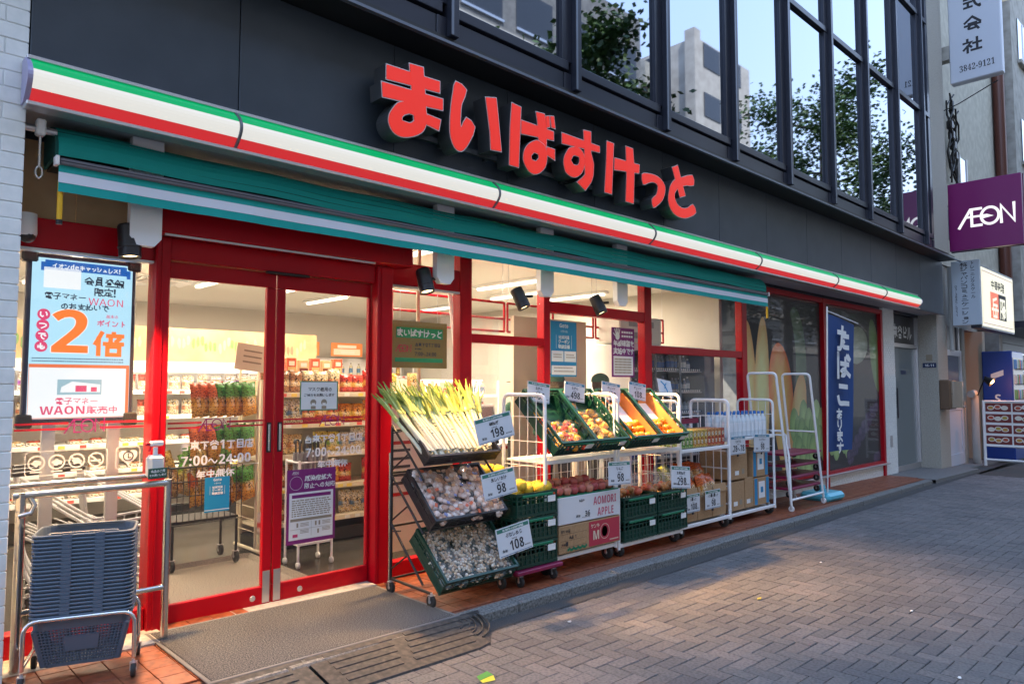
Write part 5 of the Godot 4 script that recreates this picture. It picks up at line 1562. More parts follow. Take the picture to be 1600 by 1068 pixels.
	span("arm", Vector3(-0.95, -0.78, -0.12), Vector3(-0.476, -0.48, 0.1), M.concrete, co)
	var jp := thing("grey_blue_sign", "pale blue vertical sign with black lettering beside the lit restaurant sign", "sign", Vector3(17.5, 3.52, 0.775), -PI / 2)
	boxpart("box", Vector3.ZERO, Vector3(0.52, 1.38, 0.12), M.pale_blue, jp, 0.006)
	var v := Shape.new()
	write(v, "株ジャパンコミュニケーション", -0.10, 0.56, 0.092, 0.062, 0.14, "Droid Sans", 700, 1.6, true)
	part("lettering", v, M.ink, jp)
	v = Shape.new()
	write(v, "トレーニンクスクール", 0.09, 0.59, 0.078, 0.062, 0.13, "Droid Sans", 400, 1.1, true)
	part("lettering", v, M.ink, jp)
	v = Shape.new()
	write(v, "03-3845-5211", -0.205, 0.12, 0.055, 0.062, 0.12, "Droid Sans", 400, 1.2, true)
	part("lettering", v, M.ink, jp)
	var cn := thing("restaurant_sign", "lit cream restaurant sign box with orange and black characters", "sign", Vector3(19.0, 3.44, 0.93))
	boxpart("box", Vector3.ZERO, Vector3(3.0, 1.36, 0.2), M.dark_frame, cn, 0.01)
	boxpart("lit_face", Vector3(0, 0, 0.102), Vector3(2.9, 1.26, 0.01), M.sign_cream, cn)
	var c1 := Shape.new()
	round_rect(c1, -1.38, -0.56, 1.38, 0.56, 0.03, 0.012)
	part("border", c1, M.pink_ink, cn, Vector3(0, 0, 0.109))
	var c2 := Shape.new()
	centred(c2, "中華料理", -0.05, 0.22, 0.24, 0.0, 0.13, "Droid Sans", 700, 1.25)
	part("lettering", c2, M.ink, cn, Vector3(0, 0, 0.109))
	span("orange_block", Vector3(-0.72, -0.42, 0.108), Vector3(-0.02, 0.16, 0.111), M.orange_ink, cn)
	span("black_block", Vector3(-0.02, -0.42, 0.108), Vector3(0.68, 0.16, 0.1105), M.ink, cn)
	var c3 := Shape.new()
	write(c3, "岳", -0.68, -0.41, 0.52, 0, 0.12, "Droid Sans", 700, 1.2)
	part("lettering", c3, M.sign_cream, cn, Vector3(0, 0, 0.113))
	c3 = Shape.new()
	write(c3, "陽", 0.02, -0.41, 0.52, 0, 0.12, "Droid Sans", 700, 1.2)
	part("lettering", c3, M.sign_cream, cn, Vector3(0, 0, 0.113))
	var l := AreaLight3D.new()
	l.name = "light"; l.area_size = Vector2(2.9, 1.26); l.light_energy = 0.12; l.light_color = Color(1, 0.95, 0.8); l.shadow_enabled = true
	cn.add_child(l); l.position = Vector3(0, 0, 0.16); l.rotation_degrees.y = 180

func sheet(called: String, label: String, at: Vector3, w: float, h: float, m: Material) -> Node3D:   # a poster whose lower left corner is at
	var o := thing(called, label, "poster", at)
	span("sheet", Vector3(0, 0, 0), Vector3(w, h, 0.002), m, o)
	return o
func print_on(o: Node3D, called: String, m: Material, f: Callable, z := 0.0035) -> void:
	var s := Shape.new()
	f.call(s)
	part(called, s, m, o, Vector3(0, 0, z))
func mask_notice() -> void:
	var o := sheet("mask_notice", "white notice with green border asking for masks, on the right door", Vector3(2.58, 1.36, -0.042), 0.32, 0.225, M.notice_green)
	span("white_field", Vector3(0.009, 0.009, 0.002), Vector3(0.311, 0.216, 0.003), M.paper, o)
	print_on(o, "lettering", M.ink, func(s: Shape):
		centred(s, "マスク着用の", 0.165, 0.145, 0.034, 0, 0.11)
		centred(s, "ご協力をお願いします", 0.16, 0.105, 0.026, 0, 0.11))
	for k in 2:
		print_on(o, "face_drawing", M.faded_ink, func(s: Shape):
			var q := PackedVector2Array()
			for j in 14: q.append(Vector2(0.11 + 0.09 * k, 0.062) + Vector2(cos(TAU * j / 14) * 0.025, sin(TAU * j / 14) * 0.024))
			s.flat(q, 0)
			s.rect(0.09 + 0.09 * k, 0.012, 0.13 + 0.09 * k, 0.035, 0.0003))
		print_on(o, "mask_drawing", M.white, func(s: Shape): s.rect(0.096 + 0.09 * k, 0.040, 0.124 + 0.09 * k, 0.058, 0), 0.0045)
func covid_notice() -> void:
	var o := sheet("hygiene_notice", "purple and white hygiene notice on the lower right door", Vector3(2.49, 0.38, -0.042), 0.40, 0.545, M.purple_paper)
	span("white_field", Vector3(0.02, 0.03, 0.002), Vector3(0.38, 0.375, 0.003), M.paper, o)
	print_on(o, "lettering", M.paper, func(s: Shape):
		write(s, "感染症拡大", 0.14, 0.455, 0.045, 0, 0.13)
		write(s, "防止への対応", 0.135, 0.40, 0.043, 0, 0.13)
		aeon(s, 0.065, 0.52, 0.018, 0, 0.14)
		var ring := []
		for j in 21: ring.append(Vector2(0.072, 0.445) + Vector2(cos(TAU * j / 20), sin(TAU * j / 20)) * 0.05)
		s.ribbon(ring, 0.002, 0))
	print_on(o, "purple_bar", M.purple_paper, func(s: Shape): s.rect(0.04, 0.335, 0.36, 0.36, 0), 0.0037)
	print_on(o, "text_lines", M.faded_ink, func(s: Shape):
		for k in 8:
			var x := 0.04
			while x < 0.34:
				var d := rng.randf_range(0.01, 0.04)
				s.rect(x, 0.312 - 0.016 * k, minf(x + d, 0.36), 0.320 - 0.016 * k, 0)
				x += d + 0.006
		s.rect(0.03, 0.165, 0.37, 0.185, 0.0002)
		s.rect(0.199, 0.05, 0.201, 0.16, 0.0002)
		s.rect(0.03, 0.105, 0.37, 0.107, 0.0002)
		for q in [[0.08, 0.12], [0.23, 0.12], [0.26, 0.12], [0.25, 0.06]]: s.rect(q[0], q[1], q[0] + 0.014, q[1] + 0.032, 0.0003)
		for q in [[0.11, 0.125], [0.29, 0.125], [0.11, 0.075], [0.29, 0.075]]:
			for j in 3: s.rect(q[0], q[1] + 0.01 * j, q[0] + 0.07, q[1] + 0.004 + 0.01 * j, 0.0003))
	print_on(o, "person_drawing", M.pink_ink, func(s: Shape): s.rect(0.05, 0.05, 0.09, 0.072, 0), 0.0042)
func coupon_notice(at: Vector3, w: float, h: float, label: String, full := true) -> Node3D:
	var o := sheet("coupon_poster", label, at, w, h, M.poster_blue)
	var k := w / 0.40
	var y0 := h - 0.30 * k
	print_on(o, "lettering", M.paper, func(s: Shape):
		centred(s, "Goto", w / 2, y0 + 0.235 * k, 0.045 * k, 0)
		centred(s, "トラベル", w / 2, y0 + 0.185 * k, 0.028 * k, 0, 0.12)
		centred(s, "地域共通", w / 2, y0 + 0.118 * k, 0.042 * k, 0, 0.13)
		centred(s, "クーポン", w / 2, y0 + 0.07 * k, 0.044 * k, 0, 0.16)
		centred(s, "取扱店舗", w / 2, y0 + 0.02 * k, 0.044 * k, 0, 0.16)
		s.rect(w * 0.2, y0 + 0.02 * k, w * 0.21, y0 + 0.16 * k, 0)
		s.rect(w * 0.79, y0 + 0.02 * k, w * 0.80, y0 + 0.16 * k, 0)
		if not full: s.rect(0, 0.012, w, 0.016, 0))
	if full: print_on(o, "white_panel", M.paper, func(s: Shape):
			s.rect(0.012, 0.155, 0.192, 0.265, 0); s.rect(0.205, 0.155, 0.388, 0.265, 0); s.rect(0.012, 0.02, 0.388, 0.115, 0))
	if full: print_on(o, "text_lines", M.faded_ink, func(s: Shape):
		for q in [[0.04, 0.22, 0.12], [0.04, 0.195, 0.12], [0.235, 0.22, 0.11], [0.235, 0.195, 0.13], [0.05, 0.085, 0.28], [0.05, 0.05, 0.30]]:
			var x: float = q[0]
			while x < q[0] + q[2]:
				s.rect(x, q[1], x + 0.012, q[1] + 0.013, 0)
				x += 0.018, 0.0042)
	return o
func age_notice() -> void:
	var o := sheet("age_check_poster", "purple age check poster with a raised hand on the window", Vector3(6.30, 1.645, -0.010), 0.42, 0.555, M.purple_paper)
	print_on(o, "lettering", M.paper, func(s: Shape):
		centred(s, "年齢確認を", 0.22, 0.345, 0.078, 0, 0.15)
		centred(s, "実施中です", 0.22, 0.255, 0.078, 0, 0.15)
		for k in 2: for j in 5: s.rect(0.18 + 0.043 * j, 0.495 - 0.045 * k, 0.215 + 0.043 * j, 0.518 - 0.045 * k, 0)
		s.rect(0.03, 0.02, 0.39, 0.235, 0))
	print_on(o, "hand_drawing", M.paper, func(s: Shape):
		var q := PackedVector2Array()
		for j in 12: q.append(Vector2(0.105, 0.46) + Vector2(cos(TAU * j / 12) * 0.04, sin(TAU * j / 12) * 0.045))
		s.flat(q, 0)
		for j in 4: s.ribbon([Vector2(0.08 + 0.017 * j, 0.48), Vector2(0.055 + 0.03 * j, 0.535 + (0.008 if j in [1, 2] else 0.0))], 0.014, 0.0003 * (j + 1))
		s.ribbon([Vector2(0.08, 0.45), Vector2(0.03, 0.49)], 0.014, 0.0016), 0.004)
	print_on(o, "text_lines", M.faded_ink, func(s: Shape):
		for k in 6:
			var x := 0.05
			while x < 0.36:
				s.rect(x, 0.19 - 0.03 * k, x + 0.018, 0.21 - 0.03 * k, 0)
				x += 0.024, 0.0042)
func name_plate() -> void:
	var o := thing("hanging_name_board", "brown and green shop name board hanging behind the window", "sign", Vector3(3.40, 1.70, -0.06))
	span("board", Vector3(0, 0, -0.02), Vector3(0.60, 0.40, 0), M.olive, o)
	span("green_field", Vector3(0.055, 0.255, 0), Vector3(0.55, 0.345, 0.003), M.sign_green, o)
	span("green_bar", Vector3(0.045, 0.05, 0), Vector3(0.55, 0.085, 0.003), M.sign_green, o)
	print_on(o, "lettering", M.paper, func(s: Shape): centred(s, "まいばすけっと", 0.30, 0.265, 0.07, 0, 0.145), 0.004)
	print_on(o, "red_lettering", M.stripe_red, func(s: Shape): aeon(s, 0.13, 0.165, 0.055, 0, 0.14))
	print_on(o, "black_lettering", M.ink, func(s: Shape):
		write(s, "台東下谷1丁目店", 0.245, 0.185, 0.036, 0, 0.13)
		write(s, "年中無休", 0.245, 0.155, 0.018, 0, 0.13)
		write(s, "7:00〜24:00", 0.245, 0.105, 0.034, 0))
	for x in [0.1, 0.5]: rod("wire", [Vector3(x, 0.40, -0.01), Vector3(x, 0.66, -0.01)], 0.002, M.alu, o, 5)

func advert() -> void:
	var o := thing("advert_screen", "bright pale blue and orange advert screen behind the left pane", "screen", Vector3(0.87, 1.335, -0.16))
	var W := 0.58; var H := 1.005
	var f := func(x: float, y: float) -> Vector2: return Vector2((x - 78) / 612.0 * W, (1010 - y) / 955.0 * H)
	boxpart("housing", Vector3(W / 2, H / 2, -0.03), Vector3(W + 0.03, H + 0.03, 0.05), M.navy_frame, o, 0.008)
	for q in [[0, 0], [W, 0], [0, H], [W, H]]: boxpart("corner_guard", Vector3(q[0], q[1], -0.025), Vector3(0.085, 0.085, 0.07), M.black_plastic, o, 0.01)
	span("screen", Vector3(0.012, 0.012, -0.004), Vector3(W - 0.012, H - 0.012, 0.0), M.screen_blue, o)
	for x in [0.10, 0.46]: span("stand_leg", Vector3(x, -1.35, -0.06), Vector3(x + 0.07, 0, -0.03), M.alu, o)
	span("stand_foot", Vector3(0.05, -1.36, -0.2), Vector3(0.55, -1.34, 0.1), M.alu, o)
	print_on(o, "orange_panel", M.screen_orange, func(s: Shape): s.rect(0.014, 0.014, W - 0.014, f.call(0, 682).y, 0), 0.001)
	print_on(o, "white_panel", M.screen_white, func(s: Shape):
		s.rect(f.call(96, 0).x, f.call(0, 992).y, f.call(655, 0).x, f.call(0, 702).y, 0.001)
		s.rect(f.call(155, 0).x, f.call(0, 238).y, f.call(365, 0).x, f.call(0, 118).y, 0), 0.001)
	print_on(o, "blue_ribbon", M.screen_navy, func(s: Shape):
		s.rect(f.call(160, 0).x, f.call(0, 132).y, f.call(640, 0).x, f.call(0, 76).y, 0)
		s.rect(f.call(138, 0).x, f.call(0, 140).y, f.call(160, 0).x, f.call(0, 90).y, 0)
		s.rect(f.call(640, 0).x, f.call(0, 148).y, f.call(664, 0).x, f.call(0, 98).y, 0), 0.001)
	print_on(o, "white_lettering", M.screen_white, func(s: Shape): centred(s, "イオンdeキャッシュレス!", f.call(400, 0).x, f.call(0, 122).y, 0.032, 0, 0.15), 0.002)
	print_on(o, "navy_lettering", M.navy_ink, func(s: Shape):
		write(s, "会員登録", f.call(380, 0).x, f.call(0, 208).y, 0.058, 0, 0.13)
		write(s, "限定!", f.call(440, 0).x, f.call(0, 268).y, 0.056, 0, 0.13)
		write(s, "電子マネー", f.call(160, 0).x, f.call(0, 304).y, 0.045, 0, 0.13)
		write(s, "のお支払いで", f.call(252, 0).x, f.call(0, 360).y, 0.045, 0, 0.13)
		for k in 2:
			var x: float = f.call(108, 0).x
			while x < f.call(635, 0).x:
				s.rect(x, f.call(0, 652 + 16 * k).y, x + 0.006, f.call(0, 645 + 16 * k).y, 0)
				x += rng.randf_range(0.008, 0.011), 0.002)
	print_on(o, "pink_lettering", M.screen_pink, func(s: Shape):
		write(s, "WAON", f.call(412, 0).x, f.call(0, 325).y, 0.048, 0, 0.1, "Droid Sans", 400, 1.1)
		centred(s, "基本の", f.call(558, 0).x, f.call(0, 398).y, 0.024, 0, 0.1)
		write(s, "ポイント", f.call(465, 0).x, f.call(0, 450).y, 0.043, 0, 0.14)
		write(s, "電子マネー", f.call(240, 0).x, f.call(0, 918).y, 0.047, 0.0018, 0.1)
		write(s, "WAON販売中", f.call(160, 0).x, f.call(0, 975).y, 0.054, 0.0018, 0.1, "Droid Sans", 700, 1.12), 0.002)
	print_on(o, "circles", M.screen_pink, func(s: Shape):
		for k in 4:
			var q := PackedVector2Array()
			var c: Vector2 = f.call(163 - 3 * k, 395 + 62 * k)
			for j in 18: q.append(c + Vector2(cos(TAU * j / 18), sin(TAU * j / 18)) * 0.034)
			s.flat(q, 0), 0.002)
	print_on(o, "circle_lettering", M.screen_white, func(s: Shape):
		for k in 4:
			var c: Vector2 = f.call(163 - 3 * k, 395 + 62 * k)
			write(s, "いつでも"[k], c.x - 0.024, c.y - 0.023, 0.047, 0, 0.16), 0.003)
	var n := Shape.new()
	write(n, "2", f.call(196, 0).x, f.call(0, 622).y, 0.285, 0, 0.1, "Droid Sans", 700, 1.12)
	write(n, "倍", f.call(452, 0).x, f.call(0, 632).y, 0.175, 0, 0.15)
	part("orange_lettering", n, M.screen_deep, o, Vector3(0, 0, 0.002))
	var nb := Shape.new()
	for d in [Vector2(0.006, 0), Vector2(-0.006, 0), Vector2(0, 0.006), Vector2(0, -0.006)]:
		write(nb, "2", f.call(196, 0).x + d.x, f.call(0, 622).y + d.y, 0.285, absf(d.x) * 0.05, 0.1, "Droid Sans", 700, 1.12)
	part("white_outline", nb, M.screen_white, o, Vector3(0, 0, 0.0012))
	# small picture of a shop
	print_on(o, "picture", M.screen_navy2, func(s: Shape): s.rect(f.call(252, 0).x, f.call(0, 860).y, f.call(508, 0).x, f.call(0, 770).y, 0), 0.003)
	print_on(o, "picture_shop", M.screen_white, func(s: Shape):
		s.flat(PackedVector2Array([f.call(270, 845), f.call(330, 845), f.call(500, 845), f.call(500, 800), f.call(335, 782), f.call(275, 815)]), 0), 0.0034)
	print_on(o, "picture_front", M.screen_pink, func(s: Shape):
		s.rect(f.call(355, 0).x, f.call(0, 842).y, f.call(420, 0).x, f.call(0, 806).y, 0)
		s.rect(f.call(445, 0).x, f.call(0, 842).y, f.call(480, 0).x, f.call(0, 815).y, 0), 0.0038)

# ================================================================== awning and lamps under it
func make_awning() -> void:
	var a := thing("green_awning", "retracted teal green roller awning with white striped valance", "awning")
	var x0 := 0.885; var x1 := 9.16
	var prof := []
	for k in 9:
		var t := deg_to_rad(105.0 - 115.0 * k / 8)
		prof.append(Vector2(0.235 + 0.165 * cos(t), 2.845 + 0.165 * sin(t)))
	var s := Shape.new()
	var n := 40
	for j in n:
		var xa := lerpf(x0, x1, float(j) / n); var xb := lerpf(x0, x1, float(j + 1) / n)
		for k in 8:
			var sag := 0.005 * sin(j * 1.3) + 0.004 * sin(j * 0.41 + k); var sag2 := 0.005 * sin((j + 1) * 1.3) + 0.004 * sin((j + 1) * 0.41 + k)
			s.poly([Vector3(xa, prof[k + 1].y + sag, prof[k + 1].x), Vector3(xb, prof[k + 1].y + sag2, prof[k + 1].x), Vector3(xb, prof[k].y + sag2, prof[k].x), Vector3(xa, prof[k].y + sag, prof[k].x)])
	part("fabric", s, M.teal, a)
	span("roller_case", Vector3(x0 + 0.01, 2.80, 0.06), Vector3(x1 - 0.01, 3.0, 0.24), M.black, a)
	for e in [x0 - 0.008, x1 + 0.008]:
		var q := PackedVector2Array()
		for p in prof: q.append(p)
		q.append(Vector2(0.10, 2.80)); q.append(Vector2(0.10, 3.0))
		var c := Shape.new()
		c.xf = Transform3D(Basis(Vector3(0, 0, 1), Vector3(0, 1, 0), Vector3(-1, 0, 0)), Vector3(e, 0, 0))
		c.prism(q, -0.007, 0.007)
		part("end_cap", c, M.teal_dark, a)
	span("front_bar", Vector3(x0, 2.762, 0.385), Vector3(x1, 2.80, 0.435), M.bar_grey, a, 0.008)
	span("bar_groove", Vector3(x0, 2.778, 0.4352), Vector3(x1, 2.784, 0.4362), M.dark_frame, a)
	for e in [x0 - 0.02, x1]: span("bar_cap", Vector3(e, 2.755, 0.38), Vector3(e + 0.02, 2.808, 0.44), M.white, a, 0.004)
	var v := Shape.new(); var w := Shape.new()
	n = 120
	for j in n:
		var xa := lerpf(x0, x1, float(j) / n); var xb := lerpf(x0, x1, float(j + 1) / n)
		var za := 0.420 + 0.006 * sin(j * 0.55) + 0.003 * sin(j * 1.7); var zb := 0.420 + 0.006 * sin((j + 1) * 0.55) + 0.003 * sin((j + 1) * 1.7)
		v.poly([Vector3(xa, 2.612, za), Vector3(xb, 2.612, zb), Vector3(xb, 2.762, 0.415), Vector3(xa, 2.762, 0.415)])
		var ta := lerpf(za, 0.415, 0.35); var tb := lerpf(zb, 0.415, 0.35)
		var ua := lerpf(za, 0.415, 0.73); var ub := lerpf(zb, 0.415, 0.73)
		w.poly([Vector3(xa, 2.664, ta + 0.002), Vector3(xb, 2.664, tb + 0.002), Vector3(xb, 2.722, ub + 0.002), Vector3(xa, 2.722, ua + 0.002)])
	part("valance", v, M.teal, a)
	part("white_stripe", w, M.white_cloth, a)
	# white arm brackets with bevelled lower ends
	for x in [1.345, 3.665, 4.90, 6.07]:
		var q := PackedVector2Array([Vector2(-0.09, 3.05), Vector2(-0.09, 2.445), Vector2(-0.05, 2.395), Vector2(0.05, 2.395), Vector2(0.09, 2.445), Vector2(0.09, 3.05)])
		var b := Shape.new()
		b.prism(q, 0.24, 0.30)
		part("arm_bracket", b, M.white_steel, a, Vector3(x + 0.03, 0, 0))
	# crank gear and hook at the left end
	boxpart("gear_box", Vector3(0.80, 2.955, 0.38), Vector3(0.045, 0.09, 0.06), M.white, a, 0.008)
	rod("gear_shaft", [Vector3(0.72, 2.95, 0.36), Vector3(0.88, 2.95, 0.36)], 0.02, M.alu, a)
	rod("hook_rod", [Vector3(0.80, 2.91, 0.38), Vector3(0.80, 2.74, 0.38)], 0.008, M.steel, a)
	var loop := []
	for k in 13: loop.append(Vector3(0.80 + 0.016 * sin(TAU * k / 12), 2.708 + 0.032 * cos(TAU * k / 12), 0.38))
	rod("hook_loop", loop, 0.006, M.steel, a)
	for q in [[0.90, 0.0], [9.17, 0.0]]:
		var h := thing("pull_handle", "yellow wooden pull handle hanging from the awning's %s end" % ("left" if q[0] < 2 else "right"), "handle", Vector3(q[0], 2.75, 0.40), 0.0, "yellow handles of the awning")
		rod("clip", [Vector3(0, 0, 0), Vector3(0, -0.05, 0), Vector3(0, -0.08, 0)], 0.008, M.alu, h)
		rod("grip", [Vector3(0, -0.075, 0), Vector3(0, -0.29, 0)], 0.014, M.yellow, h, 10)
		rod("end_cap", [Vector3(0, -0.29, 0), Vector3(0, -0.315, 0)], 0.016, M.black, h, 10)
	# ---- black can spotlights
	var which := ["beside the white brick pier", "above the leek stand", "above the tangerine crates", "between the two window posters"]
	var lamps := [[1.305, 2.325, 0.25, Vector3(0.06, -1, 0.10)], [3.535, 2.315, 0.26, Vector3(0.05, -1, 0.28)], [4.66, 2.27, 0.26, Vector3(0.25, -1, 0.40)], [5.80, 2.30, 0.26, Vector3(0.20, -1, 0.43)]]
	for k in 4:
		var p: Array = lamps[k]
		var g := thing("spotlight", "lit black can spotlight under the awning, %s" % which[k], "spotlight", Vector3(p[0], p[1], p[2]), 0.0, "black spotlights under the awning")
		var d: Vector3 = (p[3] as Vector3).normalized()
		var up := -d
		var b := Basis(up.cross(Vector3.BACK).normalized(), up, Vector3.ZERO)
		b.z = b.x.cross(b.y)
		var c := Shape.new()
		c.lathe([Vector2(0.052, 0.012), Vector2(0.055, -0.005), Vector2(0.062, -0.005), Vector2(0.063, 0.0), Vector2(0.060, 0.185), Vector2(0.056, 0.195), Vector2(0.0, 0.195)], 18, Vector3.ZERO, b)
		part("can", c, M.black_plastic, g)
		var lens := Shape.new()
		lens.lathe([Vector2(0.0, 0.010), Vector2(0.03, 0.008), Vector2(0.052, 0.012)], 18, Vector3.ZERO, Basis(b.x, b.y, b.z))
		part("lamp_lens", lens, M.lamp_glow, g)
		var ring := Shape.new()
		ring.lathe([Vector2(0.0631, 0.05), Vector2(0.066, 0.052), Vector2(0.066, 0.062), Vector2(0.0631, 0.064)], 18, Vector3.ZERO, b)
		part("ring", ring, M.black_plastic, g)
		rod("arm", [b * Vector3(0.0, 0.12, 0) + Vector3(0.05, 0, 0), Vector3(0.11, 0.12, 0.0)], 0.014, M.black_plastic, g)
		var l := SpotLight3D.new()
		l.name = "light"
		l.light_color = Color(1.0, 0.77, 0.50)
		l.light_energy = [3.2, 2.8, 3.6, 3.6][k]
		l.spot_angle = 38.0
		l.spot_angle_attenuation = 0.7
		l.spot_range = 12.0
		l.light_size = 0.05
		l.shadow_enabled = true
		g.add_child(l)
		l.position = d * 0.03
		l.look_at_from_position(g.position + d * 0.03, g.position + d, Vector3.BACK)
	# security camera by the pier
	var cm := thing("security_camera", "small white dome camera under the red beam by the pier", "camera", Vector3(0.80, 2.40, 0.10))
	var cs := Shape.new()
	cs.lathe([Vector2(0.05, 0.0), Vector2(0.055, 0.02), Vector2(0.052, 0.13), Vector2(0.0, 0.13)], 16)
	part("housing", cs, M.white, cm)
	var cl := Shape.new()
	cl.ball(Vector3(0.005, 0.0, 0.01), Vector3(0.042, 0.04, 0.042), 8, 12)
	part("lens", cl, M.black_plastic, cm)

# ================================================================== goods in front of the shop
func lattice(w: float, h: float, nx: int, ny: int, t := 0.008) -> ArrayMesh:   # the side of a crate: a frame with slots, lower edge at 0
	var s := Shape.new()
	s.box(Vector3(0, h - 0.012, 0), Vector3(w, 0.024, t * 2.2))
	s.box(Vector3(0, 0.012, 0), Vector3(w, 0.024, t * 1.6))
	for k in nx + 1: s.box(Vector3(-w / 2 + 0.008 + (w - 0.016) * k / nx, h / 2, 0), Vector3(0.012, h - 0.04, t * 1.4))
	for k in range(1, ny): s.box(Vector3(0, 0.02 + (h - 0.04) * k / ny, 0), Vector3(w - 0.01, 0.010, t))
	s.box(Vector3(0, h * 0.3, -t * 0.3), Vector3(w - 0.02, h * 0.35, t * 0.3))
	return s.mesh()
var crates := {}
func crate(called: String, label: String, w: float, d: float, h: float, m: Material, at: Vector3, tilt := 0.0, group := "", handle := true) -> Node3D:
	var g := thing(called, label, "crate", at, 0.0, group)
	g.rotation = Vector3(tilt, 0, 0)
	var key := [w, d, h]
	if not crates.has(key):
		var b := Shape.new()
		b.box(Vector3(0, 0.006, 0), Vector3(w - 0.02, 0.01, d - 0.02))
		for k in 6: b.box(Vector3(-w / 2 + w * (k + 0.5) / 6, -0.004, 0), Vector3(0.012, 0.01, d - 0.04))
		crates[key] = [lattice(w, h, 9, 4), lattice(d, h, 6, 4), b.mesh()]
	part("base", crates[key][2], m, g)
	for sz in [-1, 1]: part("long_side", crates[key][0], m, g, Vector3(0, 0, sz * (d / 2 - 0.008)))
	for sx in [-1, 1]:
		var o := part("short_side", crates[key][1], m, g, Vector3(sx * (w / 2 - 0.008), 0, 0))
		o.rotation.y = PI / 2
	if handle:
		boxpart("handle", Vector3(0, h - 0.025, d / 2 + 0.004), Vector3(w * 0.75, 0.022, 0.008), M.green_handle if m == M.green_plastic else m, g, 0.003)
		boxpart("paper_label", Vector3(w * 0.32, h * 0.66, d / 2 + 0.0125), Vector3(0.09, 0.05, 0.002), M.paper, g)
	return g
func on_slope(g: Node3D, p: Vector3) -> Vector3:
	return g.transform * p
func price_tag(at: Vector3, w: float, h: float, rot: Vector3, product: String, price: String, label: String, alt := false) -> void:
	var g := thing("price_card", label, "price card", at)
	g.rotation = rot
	boxpart("card", Vector3.ZERO, Vector3(w, h, 0.004), M.card_paper, g)
	boxpart("header", Vector3(0, h * 0.40, 0.0025), Vector3(w * 0.94, h * 0.13, 0.001), M.header_green if not alt else M.header_blue, g)
	boxpart("lower_line", Vector3(0, -h * 0.46, 0.0025), Vector3(w * 0.94, h * 0.02, 0.001), M.header_navy, g)
	var s := Shape.new()
	centred(s, product, 0, h * 0.12, h * 0.155, 0, 0.14)
	centred(s, price, w * 0.04, -h * 0.37, h * 0.37, 0, 0.1, "Droid Sans", 700, 0.85)
	centred(s, "本体", -w * 0.33, -h * 0.36, h * 0.12, 0, 0.13)
	for k in 5: s.rect(w * (0.27 + 0.035 * k), -h * 0.34, w * (0.292 + 0.035 * k), -h * 0.30, 0)
	for k in 4: s.rect(w * (-0.08 + 0.04 * k), h * 0.02, w * (-0.055 + 0.04 * k), h * 0.055, 0)
	part("lettering", s, M.ink, g, Vector3(0, 0, 0.0032))
	var t := Shape.new()
	centred(t, "まいばすけっとのおすすめ商品", 0, h * 0.355, h * 0.085, 0, 0.15, "Droid Sans", 700, 0.8)
	part("header_lettering", t, M.paper, g, Vector3(0, 0, 0.0038))
	boxpart("clip", Vector3(0, -h * 0.55, -0.004), Vector3(0.03, h * 0.16, 0.012), M.black_plastic, g, 0.003)
func cluster(n: int, r: float, spread: Vector3, tones: Array, squash := 1.0, bump := 0.0) -> ArrayMesh:
	var s := Shape.new()
	for k in n:
		s.col = tones[rng.randi() % tones.size()] * rng.randf_range(0.8, 1.15)
		var p := Vector3(rng.randf_range(-1, 1), rng.randf_range(0, 1), rng.randf_range(-1, 1)) * spread
		var q := r * rng.randf_range(0.75, 1.15)
		s.ball(p + Vector3(0, q * 0.6, 0), Vector3(q, q * squash, q), 5, 8, bump, rng)
	return s.mesh()
func film(w: float, h: float, d: float) -> ArrayMesh:   # crumpled clear wrapping
	var s := Shape.new()
	var q := []
	for k in 8:
		for j in 12:
			var ph := PI * (k + 0.35) / 7.7; var a := TAU * (j + 0.5 * (k % 2)) / 12
			q.append(Vector3(0, h * 0.5, 0) + Vector3(sin(ph) * cos(a) * w / 2, cos(ph) * h * 0.52, sin(ph) * sin(a) * d / 2) * rng.randf_range(0.86, 1.14))
	for k in 7:
		for j in 12:
			var a: Vector3 = q[k * 12 + j]; var b: Vector3 = q[k * 12 + (j + 1) % 12]; var c: Vector3 = q[k * 12 + 12 + j]; var e: Vector3 = q[k * 12 + 12 + (j + 1) % 12]
			s.poly([a, b, c])
			s.poly([b, e, c])
	return s.mesh()

